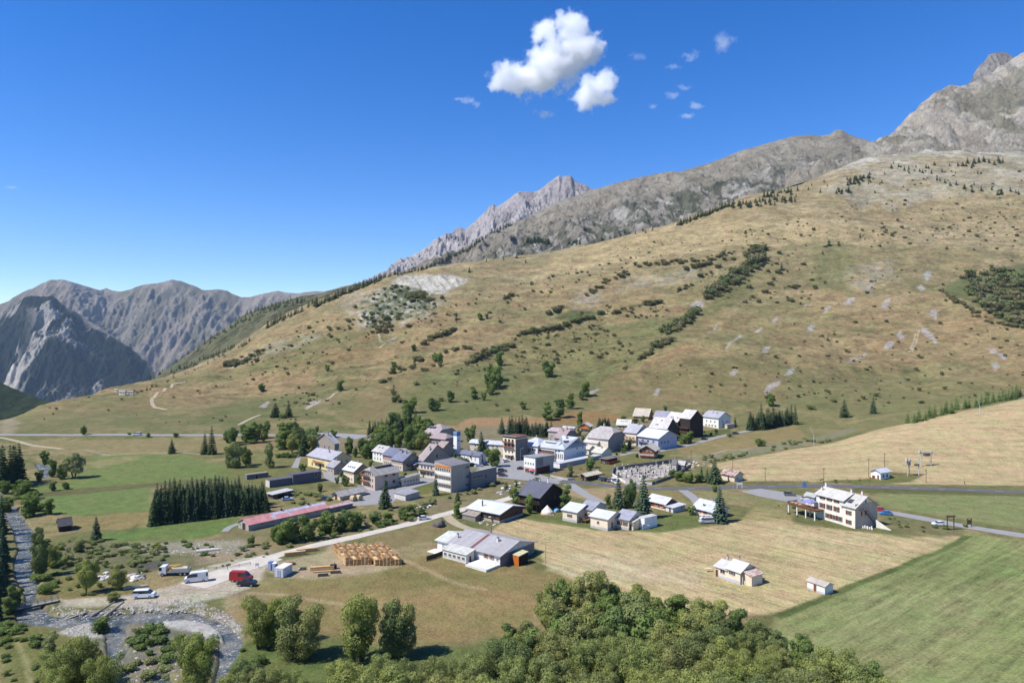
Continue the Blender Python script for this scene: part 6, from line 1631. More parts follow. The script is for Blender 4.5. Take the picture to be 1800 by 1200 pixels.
 def balcony(s, side, z, a=0.1, b=0.9, depth=1.2, rgb=(120, 78, 50), rail=(130, 84, 54), posts=0, slabc=None):
  x0, x1, y0, y1, z0, zt, pt, rd = s.b
  m1 = wood_mat(rgb) if slabc is None else wall_mat(slabc); m2 = wood_mat(rail); q = MB()
  if side == 'L': p0, p1 = x0+(x1-x0)*a, x0+(x1-x0)*b; M = Matrix.Translation((p0, y0-0.01, 0))
  else: p0, p1 = y0+(y1-y0)*a, y0+(y1-y0)*b; M = Matrix.Translation((x1+0.01, p0, 0)) @ Matrix.Rotation(PI/2, 4, 'Z')
  n = p1-p0
  q.box(0, n, -depth, 0, z-.16, z, m1, M)
  for zz in (0.25, 0.55, 0.85): q.box(0, n, -depth-.04, -depth, z+zz, z+zz+.17, m2, M)
  for e in (0, n-.06): q.box(e, e+.06, -depth+.0, -.002, z+.8, z+1.0, m2, M)
  k = max(2, int(n/1.6))
  for i in range(k+1): q.box(i*(n-.08)/k, i*(n-.08)/k+.08, -depth+.002, -depth+.08, z+.002, z+1.0, m2, M)
  if posts:
   for i in range(posts): xx = i*(n-.14)/(posts-1); q.box(xx, xx+.14, -depth+.1, -depth+.24, z0-1, z-.162, m1, M)
  q.build('balcony', s.e); return s
CREAM = (196, 182, 158); TAUPE = (158, 144, 130); WHITE = (205, 200, 192); LILAC = (158, 156, 160); LIGHTR = (190, 190, 194); DARKW = (62, 54, 50); WOODB = (104, 76, 56)
def hs(u0, v0, uL, uR, eh, label, name='house', cat='house', yaw=42, z=None, **k):
 h = House(u0, v0, label, name, cat, yaw, z=z); h.auto(uL, uR, eh, **k); return h
# ---- left part of the village
h = hs(588, 803, 553, 596, 24, 'stone house with a stepped grey gable behind the yellow porch house', yaw=30, ridge='y', pitch=33, wall=(140, 128, 116), roof=(170, 166, 164))
h.wins('L', 3, [2.2, 5.0], .8, 1.1).chimney(.6, .3)
h = hs(582, 828, 541, 618, 20, 'wide house with lilac grey roof and yellow walled porch', ridge='x', pitch=27, wall=(200, 180, 132), roof=(164, 162, 166), roof2=(150, 146, 150), over=.7)
h.wins('L', 3, [1.0], 1.1, 1.4, a=.05, b=.95).door('L', .55, 1.8, 2.6, (70, 54, 44)).wins('R', 3, [1.2, 3.6], .8, 1.0)
for fx, fy in ((.2, .6), (.45, .5), (.62, .35), (.85, .55)): h.chimney(fx, fy, 1.1, .5)
h.balcony('L', 3.0, .3, .7, 1.2)
h = hs(587, 834, 575, 609, 13, 'low grey gabled barn attached before the yellow porch house', yaw=44, ridge='x', pitch=34, wall=(150, 140, 130), roof=(152, 148, 150))
h.wins('L', 2, [1.0], .9, 1.2).wins('R', 2, [1.4], .8, .9).chimney(.5, .5, .8, .5)
h = hs(622, 849, 604, 650, 21, 'tall cream house with a shining white metal roof', yaw=44, ridge='x', pitch=34, wall=(200, 184, 160), roof=(224, 224, 224), roof2=(212, 212, 214), upper=(150, 128, 100), uf=.7)
h.wins('L', 4, [1.0, 3.6], .8, 1.1).wins('R', 2, [3.0], 1.2, 1.3).door('L', .5).chimney(.6, .55, 1.2, .6)
for fx in (.2, .4, .6, .8): h.skylight(fx, .35)
h = hs(659, 862, 636, 701, 27, 'large taupe hotel with half hipped grey roof and long roof slot', name='hotel', cat='hotel', ridge='y', pitch=30, hip=.4, wall=(178, 158, 142), roof=(152, 146, 138), roof2=(142, 136, 130), over=.8)
h.wins('L', 5, [1.0, 3.6, 6.0], .9, 1.3).wins('R', 2, [1.6, 5.0], 1.7, 1.6, a=.3, b=.95)
h.balcony('L', 3.2, .05, .6, 1.3).balcony('L', 5.7, .05, .6, 1.3).dormer(.55, .75, 9, .8, 1.6, (120, 112, 106), (70, 62, 58)).chimney(.3, .3, 1.3, .7)
L2, W2 = h.L, h.W
h = hs(706, 855, 699, 738, 13, 'low wing with a flat taupe roof right of the large hotel', name='hotel_wing', cat='building', ridge='flat', wall=(196, 182, 164), roof=(150, 144, 138), over=.5, mono=(0, 0, .8, .8))
h.wins('L', 1, [.9], 1.0, 1.3).wins('R', 5, [1.6], 1.0, .7).door('L', .85)
h = hs(713, 880, 693, 737, 9.5, 'row of garages with white doors and a flat lilac roof', name='garage_row', cat='garages', ridge='flat', wall=(168, 158, 146), roof=(150, 146, 148), mono=(0, 0, .5, .5), over=.35)
for t in (.12, .37, .62, .87): h.door('L', t, 2.0, 2.1, (196, 194, 190), name='garage_door')
h = hs(598, 879, 584, 642, 8, 'long single storey house with taupe roof and two round bales outside', yaw=38, ridge='y', pitch=27, wall=(190, 176, 150), roof=(160, 154, 146), over=.9)
h.wins('R', 6, [1.0], 1.1, .9).door('L', .5, 1.6, 2).wins('L', 1, [2.8], .7, .6, a=.1, b=.5)
# row of three roofs
h = hs(708, 828, 688, 738, 18, 'gabled house with blue grey roof at the end of the terrace row', yaw=42, ridge='x', pitch=31, wall=(186, 170, 152), roof=(116, 118, 132), roof2=(106, 108, 122), upper=(150, 134, 118))
h.wins('L', 5, [1.2, 3.4], .8, 1.1).wins('R', 3, [2.6, 5.0], 1.2, 1.2).balcony('R', 2.3, .2, .85, 1.2).chimney(.3, .4).chimney(.7, .4, 1.4)
h = hs(690, 821, 673, 716, 20, 'middle terrace house with the darkest blue grey roof', yaw=42, ridge='x', pitch=31, wall=(178, 160, 146), roof=(112, 114, 130), upper=(160, 120, 108))
h.wins('L', 4, [1.2, 3.6], .8, 1.1).chimney(.4, .5, 1.5)
h = hs(673, 813, 655, 696, 18, 'terrace house with worn pale roof at the left of the row', yaw=42, ridge='x', pitch=31, wall=WHITE, roof=(178, 172, 164))
h.wins('L', 3, [1.2, 3.6], .8, 1.1).skylight(.3, .6).skylight(.6, .6)
h = hs(728, 826, 717, 737, 9, 'small lean-to with pale blue roof beside the terrace row', name='shed', cat='shed', ridge='flat', wall=(110, 100, 94), roof=(186, 190, 196), mono=(0, 0, 1.2, 1.2))
h.wins('L', 2, [.8], .8, .8)
h = hs(744, 826, 733, 791, 17, 'brown gabled stone house left of the tower', yaw=40, ridge='x', pitch=36, wall=(146, 132, 120), roof=(156, 142, 136), roof2=(138, 126, 122))
h.wins('R', 1, [5.0], 1.3, 1.9, a=.3, b=.7).wins('R', 2, [1.5], 1.0, 1.2).chimney(.5, .6, 2.2, .8).chimney(.75, .3, 1.5, .7)
h = hs(764, 841, 736, 770, 23, 'cream balcony house left of the school block', ridge='flat', wall=(192, 180, 164), roof=(150, 144, 144), yaw=36)
h.wins('L', 4, [1.0, 4.0], 1.1, 1.4).balcony('L', 3.5, .02, .98, 1.4, rail=(188, 180, 168)).door('L', .3)
# tower and church
h = House(803, 800, 'tall white church tower with a blue band under its flat top', 'church_tower', 'tower', 38)
L_, W_ = h.solve(797, 809.5); hh = 41*h.s
h.block(-L_, 0, 0, W_, hh, 'flat', wall=(226, 226, 228), roof=(90, 120, 150), over=.06)
q = MB(); q.box(-L_-.05, .05, -.05, W_+.05, hh-2.3, hh-.9, paint((74, 118, 160), .6, .3, .08)); q.box(-L_-.03, .03, -.03, W_+.03, hh-.9, hh-.1, paint((120, 140, 160), .6, .3, .08)); q.build('belfry_band', h.e)
q = MB(); q.ball((.02, W_*.5, hh-5), (.06, .5, .5), paint((60, 60, 66)), 12, 8); q.build('clock_face', h.e)
h = hs(842, 815, 810, 854, 14, 'modern church with white gable and slate blue roof', name='church', cat='church', yaw=40, ridge='x', pitch=30, wall=(205, 205, 208), roof=(112, 112, 124), roof2=(100, 100, 114))
h.wins('R', 1, [1.2], 1.0, 3.2, a=.35, b=.65).wins('L', 4, [1.5], .6, 1.4).door('R', .5, 1.4, 2.2)
h = hs(782, 793, 756, 799, 22, 'mauve hipped roof barn house at the back of the village', yaw=36, ridge='x', pitch=28, hip=.8, wall=(128, 120, 120), roof=(156, 138, 134), roof2=(142, 126, 122), over=.9, seam=1.1)
h.wins('L', 3, [3.6], 1.0, 1.0).wins('R', 2, [3.6], 1.0, 1.0)
h = hs(779, 804, 768, 797, 18, 'stone gable house with striped brown roof before the mauve roofed barn', yaw=40, ridge='x', pitch=33, wall=(136, 126, 116), roof=(160, 140, 128), roof2=(140, 126, 118), seam=1.2)
h.wins('L', 1, [2.5], 1.2, 1.2).door('L', .5, 1.6, 2.4)
h = hs(768, 783, 745, 800, 20, 'older mauve roofed house with pale dormers left of the tower', yaw=30, ridge='x', pitch=26, wall=(150, 140, 132), roof=(162, 148, 146), hip=.5)
h.dormer(.15, .5, 1.4).dormer(.4, .5, 1.4)
h = hs(884, 799, 826, 890, 18, 'long house with half hipped pale grey metal roof', yaw=24, ridge='x', pitch=32, hip=.35, wall=(188, 176, 156), roof=(184, 186, 190), roof2=(170, 170, 172), seam=1.1)
h.wins('L', 7, [1.2], .9, 1.3).wins('L', 6, [3.8], .9, 1.0)
# school block
h = House(793, 866, 'three storey school block with orange soffit and blank taupe end wall', 'school_block', 'building', 40)
L_, W_ = h.solve(764, 826); hh = 46*h.s
h.block(-L_, 0, 0, W_, hh, 'flat', wall=(158, 146, 134), roof=(128, 122, 120), over=.12, mono=(1.2, 0, 0, 1.2))
q = MB(); wp = wall_mat((206, 196, 182)); op = wood_mat((186, 116, 58))
for z_ in (.2, 3.6, 7.0): q.box(-L_+.3, -.3, -.10, -.004, z_, z_+1.5, wp)
q.box(-L_+.3, -.3, -.10, -.004, 10.2, 11.2, op); q.build('facade_band', h.e)
h.wins('L', 9, [1.75, 5.15], 1.3, 1.55, a=.03, b=.97); h.wins('L', 7, [8.6], .9, 1.4, a=.03, b=.97); h.wins('R', 3, [1.2, 4.8, 9.0], .8, 1.4, a=.76, b=.97)
h = hs(829, 860, 826, 873, 30, 'flat roofed grey wing right of the school block', name='school_wing', cat='building', yaw=40, ridge='flat', wall=(118, 112, 108), roof=(176, 172, 166), over=.1)
h.wins('R', 4, [4.6], 1.4, 1.1, a=.05, b=.42).wins('R', 1, [3.4], 1.2, 2.0, a=.5, b=.62)
h = hs(906, 810, 884, 928, 42, 'four storey block with brown balconies and overhanging flat top', name='apartment_block', cat='building', yaw=40, ridge='flat', wall=(206, 188, 164), roof=(140, 132, 128), over=.7, mono=(0, 0, -.8, -.8), upper=(110, 80, 66), uf=.93)
h.wins('L', 3, [1.2, 4.0], 1.1, 1.4, a=.1, b=.9).wins('L', 3, [7.4, 9.8], 1.4, 1.7, a=.08, b=.92, frame=M_BROWNF).balcony('L', 7.0, .04, .9, 1.3, (110, 74, 54)).balcony('L', 9.5, .04, .9, 1.3, (110, 74, 54)).door('L', .7, 1.4, 2.3)
q = MB(); q.box(-h.L*.8, -h.L*.15, -1.8, -.02, 3.0, 3.15, paint((196, 184, 166))); q.build('awning', h.e)
q = MB(); q.box(.02, .12, .3, h.W-.3, -1, 11.5, wall_mat((104, 100, 98))); q.build('right_side_skin', h.e)  # darker grey skin over the right side wall
# ---- big white hotel
h = House(975, 810, 'long white hotel with pale blue grey hipped roofs and balconies', 'hotel', 'hotel', 41)
L_, W_ = h.solve(919, 992)
h.block(-L_*.48, 0, 0, 11, 22*h.s, 'x', 27, WHITE, (176, 180, 186), (168, 172, 178), over=.6)
h.wins('L', 5, [1.0, 3.8], 1.2, 1.6, (108, 74, 54), a=.03, b=.95).balcony('L', 3.5, .02, .98, 1.3).balcony('L', 1.0, .02, .98, 1.3).dormer(.5, .6, 7, .7, 2, (150, 150, 156), (84, 80, 80)).chimney(.25, .6).chimney(.8, .7, 1.8, .9)
h.block(-L_, -L_*.48-.05, -1.2, 11.5, 23.5*h.s, 'x', 27, (204, 198, 192), (180, 182, 188), (172, 174, 180), hip=.9, over=.7)
h.wins('L', 6, [1.2, 4.2], 1.1, 1.4).wins('L', 6, [6.3], .9, .8, a=.02, b=.98).balcony('L', 3.8, .3, .6, 1.3).chimney(.5, .5, 1.2)
h = hs(991, 812, 974, 1030, 23, 'white corner pavilion of the hotel with pyramid roof', name='hotel_pavilion', cat='hotel', yaw=41, ridge='x', pitch=27, hip=1.0, wall=(206, 202, 200), roof=(180, 186, 194), roof2=(172, 178, 186), over=.8)
h.wins('L', 4, [1.6], .7, 2.6, a=.15, b=.95).wins('L', 1, [5.2], 1.2, 1.0, a=.3, b=.7).wins('R', 3, [2.8], .9, .8, a=.55, b=.9).wins('R', 2, [5.6], 1.3, 1.2, a=.45, b=.98).dormer(.6, .45, 2.4).chimney(.35, .4, 1.6, .8)
h = hs(984, 823, 973, 1056, 8, 'long low annex with flat white roof below the hotel', name='annex', cat='building', yaw=43, ridge='flat', wall=(150, 148, 150), roof=(216, 216, 218), over=.2)
q = MB(); q.box(-h.L-.02, .0, -.06, -.003, 0, 8*h.s-.1, wall_mat((216, 210, 202))); q.build('end_wall', h.e)
h = hs(941, 834, 921, 973, 30, 'square cafe block with white front and red parasols', name='cafe', cat='cafe', yaw=42, ridge='flat', wall=(160, 154, 146), roof=(150, 148, 148), over=.5, mono=(0, 0, -.6, -.6))
q = MB(); q.box(-h.L+.02, -.0, -.06, -.003, 3.0, 30*h.s-.2, wall_mat((212, 206, 194))); q.build('front_panel', h.e)
q = MB(); q.box(.003, .06, .8, h.W-3, .1, 3.2, wood_mat((96, 52, 40))); q.build('side_panel', h.e)
q = MB(); q.box(.003, .07, 1.0, h.W*.42, 3.8, 7.6, wall_mat((118, 116, 114))); q.build('side_screen', h.e)
h.wins('L', 4, [4.6], .8, 1.0, a=.05, b=.95, off=.06).wins('L', 4, [.4], 1.4, 2.2, off=.0)
h = hs(990, 789, 975, 1017, 19, 'house with rusty mauve roof and dark gable behind the hotel', yaw=42, ridge='x', pitch=34, hip=.25, wall=(122, 116, 108), roof=(158, 140, 138), roof2=(136, 118, 116), seam=1.2)
h.wins('R', 2, [3.2], .9, 1.1).wins('L', 2, [3.6], 1.2, 1.2).chimney(.4, .3).chimney(.7, .4)
h = hs(984, 776, 964, 992, 18, 'mauve hipped roof half hidden behind the rusty roofed house', yaw=36, ridge='x', pitch=32, hip=.6, wall=(150, 140, 134), roof=(170, 152, 152), roof2=(150, 134, 134), seam=1.2).wins('L', 2, [2.6], 1, 1.1)
h = hs(1009, 764, 990, 1012, 12, 'low pale roofed house between the mauve roofs and the chalet', yaw=36, ridge='x', pitch=24, wall=WHITE, roof=(190, 184, 176)).wins('L', 3, [1.4], .9, 1.0)
h = hs(1036, 760, 1018, 1041, 11, 'small chalet with orange eaves on the slope edge', name='chalet', cat='chalet', yaw=22, ridge='y', pitch=28, wall=(190, 174, 150), roof=(196, 186, 172), upper=(178, 112, 62), uf=.5, over=.9)
h.wins('L', 2, [.8, 3.0], .9, 1.0).balcony('L', 2.6, .1, .9, 1.2, (170, 104, 60), (184, 112, 62))
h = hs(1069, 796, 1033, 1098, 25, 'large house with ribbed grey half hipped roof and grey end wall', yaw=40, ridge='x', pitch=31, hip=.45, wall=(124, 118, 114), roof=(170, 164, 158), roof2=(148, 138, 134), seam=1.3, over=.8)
h.wins('R', 1, [2.6], 3.2, 2.6, a=.66, b=.95).chimney(.4, .5, 1.6, .8)
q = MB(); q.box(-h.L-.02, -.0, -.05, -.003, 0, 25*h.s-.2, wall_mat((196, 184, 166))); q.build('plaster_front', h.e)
h = hs(1049, 795, 1026, 1070, 16, 'cream gabled house in front of the ribbed roof', yaw=42, ridge='x', pitch=24, wall=(200, 190, 172), roof=(190, 182, 172), over=.6)
h.wins('R', 2, [3.4], 1.0, 1.1).wins('R', 2, [1.0], .8, .9).wins('L', 2, [1.6], 1.0, 1.1).chimney(.4, .5, 1)
h = hs(1035, 799, 1021, 1045, 10, 'small cream house with sandy roof beside the hotel pavilion', yaw=40, ridge='x', pitch=28, wall=(206, 196, 178), roof=(196, 186, 170)).wins('L', 2, [.9], .8, 1.0)
h = hs(1057, 806, 1041, 1075, 10, 'cottage with sandy ribbed roof above the wooden terrace', yaw=42, ridge='x', pitch=24, wall=(202, 194, 178), roof=(198, 190, 174), over=.7)
h.wins('L', 2, [.9], .9, 1.0).chimney(.6, .4, .9, .5)
h = hs(1067, 816, 1056, 1085, 9, 'wooden terrace hut with dark posts and flat brown roof', name='terrace_hut', cat='hut', yaw=43, ridge='flat', wall=wood_mat((84, 64, 52)), roof=(128, 116, 106), over=.8)
h.balcony('R', .5, 0, 1, 1.6, (140, 84, 54), (150, 88, 58)).wins('R', 3, [.8], 1.1, 1.3, frame=M_BROWNF).wins('L', 1, [.7], 1.4, 1.5)
h = hs(1107, 754, 1085, 1110, 8, 'steep roofed chalet with a broad sandy roof above the village', name='chalet', cat='chalet', yaw=20, ridge='x', pitch=42, wall=(176, 158, 136), roof=(200, 192, 178), over=.9)
for fx in (.3, .45, .6, .75): h.skylight(fx, .55, .7, .7)
h.wins('L', 3, [.6], 1.2, 1.2)
h = hs(1139, 738, 1114, 1147, 7, 'uppermost chalet with tan roof and wooden gable', name='chalet', cat='chalet', yaw=26, ridge='x', pitch=36, wall=(150, 122, 92), roof=(180, 168, 150), over=.9)
h.wins('L', 3, [.6], 1.0, 1.1)
h = hs(1178, 744, 1149, 1187, 9, 'long low chalet with grey lilac roof near the upper chalets', name='chalet', cat='chalet', yaw=24, ridge='x', pitch=22, wall=(150, 136, 128), roof=(150, 146, 156)).wins('L', 4, [.7], 1, 1)
h = hs(1118, 783, 1097, 1141, 22, 'cream house with orange shutters and lilac roof left of the blue walled house', yaw=42, ridge='x', pitch=30, wall=(196, 184, 164), roof=(166, 162, 166), wallR=None, over=.7)
h.wins('L', 3, [3.8], .9, 1.2, (176, 88, 48)).wins('L', 3, [1.0], .9, 1.2).balcony('L', 3.4, .05, .95, 1.3, (160, 140, 118), (170, 146, 120)).chimney(.7, .45, 1.6)
h = hs(1157, 791, 1122, 1190, 21, 'house with pale blue walls and broad whitish roof at the lane', yaw=50, ridge='x', pitch=22, wall=(156, 160, 174), roof=(202, 204, 208), roof2=(190, 192, 198), over=1.0)
h.wins('L', 4, [1.0], 1.1, 1.8, a=.05, b=.95).wins('L', 3, [4.0], 1.6, 1.2, a=.1, b=.9).wins('R', 3, [3.4], 1.2, 1.4, a=.1, b=.6).balcony('L', 3.6, .02, .5, 1.2, (120, 110, 110), (116, 104, 104))
q = MB(); q.box(-h.L*.5, -h.L*.2, -2.2, -.02, 2.4, 2.5, paint((70, 110, 190), .7, .2)); q.build('awning', h.e)
h = House(1213, 770, 'black timber apartment house with steep light grey roofs', 'timber_house', 'house', 52)
L_, W_ = h.solve(1172, 1236)
bw = wood_mat((52, 44, 40)); bw2 = wood_mat((84, 58, 46))
h.block(-L_*.45, 0, 0, W_, 34*h.s, 'x', 36, bw, (188, 182, 174), over=.5)
h.wins('L', 2, [1.0, 3.8, 6.6], 1.6, 1.8, frame=M_BROWNF).wins('R', 2, [3.2, 6.2], 1.0, 1.3, a=.1, b=.7, frame=M_BROWNF).balcony('L', 3.4, .1, .9, 1.3, (96, 70, 54), (88, 62, 50)).balcony('L', 6.2, .1, .9, 1.3, (96, 70, 54), (88, 62, 50))
h.block(-L_, -L_*.45-.06, -2.0, W_*.9, 27*h.s, 'x', 36, bw2, (190, 184, 176), over=.5)
h.wins('L', 3, [1.2, 4.0], 1.3, 1.7, frame=M_BROWNF).balcony('L', 3.6, .05, .95, 1.2, (96, 70, 54), (88, 62, 50)).skylight(.3, .4).skylight(.45, .4).skylight(.8, .4)
h = hs(1172, 776, 1141, 1192, 22, 'narrow dark house with long steep pale roof left of the black timber house', yaw=40, ridge='x', pitch=38, wall=wood_mat((70, 60, 54)), roof=(188, 182, 174), over=.4)
h.skylight(.3, .3).skylight(.4, .3).skylight(.5, .7).wins('R', 2, [3.0], 1, 1.2)
h = hs(1263, 753, 1236, 1284, 19, 'white house with lilac roof standing alone above the lane', yaw=56, ridge='x', pitch=30, hip=.15, wall=(208, 202, 190), roof=(160, 156, 160), over=.8)
h.wins('L', 4, [1.0], 1.0, 1.3, (196, 190, 170)).wins('L', 3, [4.0], 1.1, 1.2).wins('R', 2, [4.2], .9, 1.1).wins('R', 1, [1.6], 1.8, 1.6, a=.6, b=.95).skylight(.4, .7).skylight(.65, .7, 1.2).chimney(.2, .6)
q = MB(); q.box(.02, 4, h.W*.35, h.W, 0, 3.0, wall_mat((176, 160, 140))); q.box(.02, 4.3, h.W*.35-.3, h.W+.2, 3.003, 3.2, paint((170, 160, 150))); q.build('terrace_room', h.e)
h = hs(1150, 806, 1124, 1157, 15, 'brown chalet with an orange edged white balcony below the lane', name='chalet', cat='chalet', yaw=24, ridge='y', pitch=30, wall=(150, 128, 104), roof=(194, 184, 164), upper=(110, 84, 64), uf=.45, over=1.1)
h.wins('L', 3, [3.6], .9, 1.1, (150, 60, 60)).wins('L', 2, [.6], 1.4, 1.4).balcony('L', 1.6, .0, 1, 1.5, (184, 84, 44), (200, 190, 180))
h = hs(1291, 847, 1268, 1306, 11, 'old hut with half rusted roof beside the dark spruce', name='hut', cat='hut', yaw=56, ridge='x', pitch=30, wall=(192, 178, 154), roof=(176, 158, 150), roof2=(126, 84, 66), seam=.9)
h.door('L', .55, .9, 2.0).wins('R', 1, [.9], 1.2, .9, a=.1, b=.6)
h = hs(1030, 845, 1021, 1053, 10, 'small timber waiting house with tan roof beside the main road', name='waiting_house', cat='hut', yaw=46, ridge='y', pitch=24, wall=wood_mat((112, 84, 62)), roof=(202, 188, 158), over=1.2)
h.wins('R', 4, [.5], 1.3, 1.7, frame=M_BROWNF).door('L', .5, 1.6, 2.0, (60, 44, 36))
h = hs(948, 900, 913, 989, 27, 'black chalet with dark slate roof among leafy trees', name='chalet', cat='chalet', yaw=40, ridge='x', pitch=27, wall=wood_mat((50, 44, 42)), roof=(94, 94, 102), roof2=(88, 88, 96), over=1.0)
h.wins('L', 3, [3.4], 1.2, 1.3, frame=M_BROWNF).balcony('L', 3.0, .1, 1, 1.8, (96, 74, 58), (90, 70, 56), posts=4).wins('R', 2, [3.6], 1.0, 1.1, a=.35, b=.75, frame=M_BROWNF).chimney(.3, .6, 1.2, .5, (190, 188, 186)).chimney(.85, .5, 1.6, .5, (190, 188, 186)).chimney(.62, .7, .8, .4, (60, 60, 62))
# pale roofed bungalow with the junk around it
h = hs(878, 919, 822, 919, 16, 'brown bungalow with a broad whitish low roof beside the lane', name='bungalow', cat='bungalow', yaw=37, ridge='x', pitch=13, wall=wood_mat((84, 66, 54)), roof=(202, 204, 212), roof2=(192, 194, 204), base=(150, 144, 136), over=.8)
h.wins('L', 2, [1.3], 1.2, 1.0, a=.55, b=.95, frame=M_BROWNF).wins('R', 1, [1.4], .8, .9, a=.6, b=.8, frame=M_BROWNF).chimney(.32, .2, 1.8, .35, (70, 66, 64))
x_, y_ = h.loc(826, 917)
h.block(-h.L*.98, -h.L*.55, -3.6, -.6, 8*h.s, 'flat', wall=(120, 112, 104), roof=(150, 138, 122), over=.3, mono=(0, 0, 1.0, 1.0), roofname='lean_to_roof', wallname='lean_to_wall')
q = MB(); q.tube((-h.L*.25, -.9, 1.8), (-h.L*.25, -.9, 1.9), .5, .5, paint((196, 196, 196)), 14); q.build('satellite_dish', h.e)
# big bungalow with terrace
h = hs(879, 996, 790, 939, 20, 'big white walled bungalow with wide grey roof and terrace', name='bungalow', cat='bungalow', yaw=38, ridge='x', pitch=15, wall=(196, 192, 184), roof=(158, 154, 152), roof2=(152, 148, 146), over=.8)
h.wins('L', 2, [1.5], .9, 1.3, (150, 108, 74), a=.68, b=.9).wins('L', 1, [1.6], .7, .6, a=.9, b=1.0).chimney(.72, .35, 1.1, .7, (186, 176, 168)).chimney(.3, .75, 1.6, .45, (120, 112, 104))
q = MB(); q.box(.004, .06, -.0, h.W, -.6, 20*h.s-.05, wall_mat((112, 108, 106))); q.build('gable_skin', h.e)  # darker grey skin over the right gable, up to the eaves
q = MB(); tp = math.tan(R(15))
for i in range(1):
 x_ = -h.L*.58; q.slab([(x_, -.83, 20*h.s-.8*tp+.24), (x_+1.1, -.83, 20*h.s-.8*tp+.24), (x_+1.1, h.W/2, 20*h.s+h.W/2*tp+.24), (x_, h.W/2, 20*h.s+h.W/2*tp+.24)], .03, paint((112, 72, 70)))
q.build('red_roof_strip', h.roof)
BX = h
h.block(-h.L*.93, -h.L*.46, -4.4, -.85, 2.6, 'flat', wall=(184, 180, 172), roof=(190, 188, 176), over=.3, mono=(0, 0, .8, .8), roofname='porch_roof', wallname='porch_wall')
h.wins('L', 5, [1.1], 1.1, .8, a=.02, b=.98).door('R', .5)
q = MB(); wr = paint((214, 212, 208)); tx0, tx1 = -h.L*.40, -.2
q.box(tx0, tx1, -6.0, -.06, -1.2, .55, wall_mat((198, 194, 186))); q.box(tx0-.02, tx1+.02, -6.05, -.08, .552, .66, wr)
for k in range(9): xx = tx0+(tx1-tx0-.06)*k/8; q.box(xx, xx+.06, -6.0, -5.94, .662, 1.5, wr)
for k in range(7): yy = -6+5.8*k/7; q.box(tx1-.06, tx1, yy, yy+.06, .662, 1.5, wr)
q.box(tx0, tx1, -6.02, -5.96, 1.502, 1.57, wr); q.box(tx1-.06, tx1, -5.95, -.1, 1.502, 1.57, wr); q.build('terrace', h.e)
q = MB()
for k in range(6): q.box(tx0-1.6+.002*k, tx0-.03, -5.6+.0, -4.4, -.9+.22*k, -.9+.22*(k+1), wr) if False else q.box(tx0-1.8+.3*k, tx0-1.8+.3*(k+1)-.004, -5.6, -4.4, -1.1, -.6+.2*k, wr)
q.build('steps', h.e)
h = hs(795, 972, 769, 838, 17, 'white annex house with pale sage roof at the left of the big bungalow', name='annex_house', cat='house', yaw=38, ridge='x', pitch=13, wall=(214, 212, 206), roof=(196, 196, 186), over=.7)
h.door('L', .4, 1.1, 2.1, (170, 164, 156)).wins('L', 1, [1.2], .9, 1.0, a=.6, b=.95).chimney(.95, .25, 1.5, .5, (170, 160, 150))
q = MB(); q.box(-h.L-1.0, -.5, -3.6, -.02, -1.0, .12, wall_mat((206, 200, 188))); q.build('patio', h.e)
h = hs(912, 995, 902, 928, 17, 'cube shaped garden shed with orange front and black side', name='shed', cat='shed', yaw=44, ridge='flat', wall=wood_mat((40, 34, 32)), roof=(206, 190, 150), over=.12, mono=(0, 0, .5, .5))
q = MB(); q.box(-h.L-.0, .0, -.06, -.003, 0, 17*h.s-.1, wood_mat((176, 96, 30))); q.build('orange_front', h.e)
# cream bungalows row
h = hs(1014, 919, 989, 1043, 19, 'leftmost cream bungalow with pale lilac roof', name='bungalow', cat='bungalow', yaw=40, ridge='x', pitch=17, wall=(198, 184, 160), roof=(196, 198, 204), roof2=(186, 188, 196), base=(160, 156, 148), over=.6)
h.wins('L', 1, [1.6], 1.1, 1.1, (120, 80, 62), a=.3, b=.7)
h = hs(1040, 917, 1020, 1066, 21, 'recessed bungalow with slate roof and wooden deck', name='bungalow', cat='bungalow', yaw=40, ridge='x', pitch=20, wall=(192, 178, 154), roof=(148, 148, 154), over=.6)
h.wins('L', 1, [1.8], 1.0, 1.0).door('L', .8, z=1.0)
q = MB(); wd = wood_mat((130, 96, 66)); q.box(-6, -.4, -3.4, -.1, .9, 1.05, wd)
for xx in (-6, -4, -2.2, -.5): q.box(xx, xx+.12, -3.4, -3.28, -.8, 2.0, wd)
for z_ in (1.3, 1.6, 1.88): q.box(-6, -.4, -3.45, -3.402, z_, z_+.12, wd)
for k in range(4): q.box(-7.6+.4*k, -7.6+.4*k+.396, -3.2, -2, -.6, .0+.25*k, wd)
q.build('deck', h.e)
h = hs(1068, 933, 1038, 1093, 21, 'large cream bungalow with pale blue grey roof in the middle of the row', name='bungalow', cat='bungalow', yaw=40, ridge='x', pitch=17, wall=(200, 186, 162), roof=(196, 200, 208), roof2=(188, 190, 198), base=(160, 156, 150), over=.6)
h.wins('L', 1, [1.8], 1.0, 1.0, a=.3, b=.6).wins('R', 1, [1.8], 1.0, 1.2, a=.5, b=.9).door('R', .3, z=.4)
h = hs(1105, 932, 1083, 1130, 18, 'cream bungalow with slate lilac roof and dark shutters', name='bungalow', cat='bungalow', yaw=40, ridge='x', pitch=22, wall=(204, 190, 166), roof=(152, 152, 160), base=(160, 156, 150), over=.5)
h.wins('L', 2, [1.4], 1.0, 1.4, (96, 62, 48), a=.05, b=.95)
h = hs(1113, 932, 1105, 1126, 14, 'narrow cream lean-to at the right end of the bungalows', name='lean_to', cat='shed', yaw=42, ridge='flat', wall=(196, 182, 158), roof=(200, 190, 172), over=.3, mono=(0, 0, .8, .8)).door('L', .5, .9, 2)
h = House(1133, 930, 'white site cabin raised on short posts', 'site_cabin', 'cabin', 52)
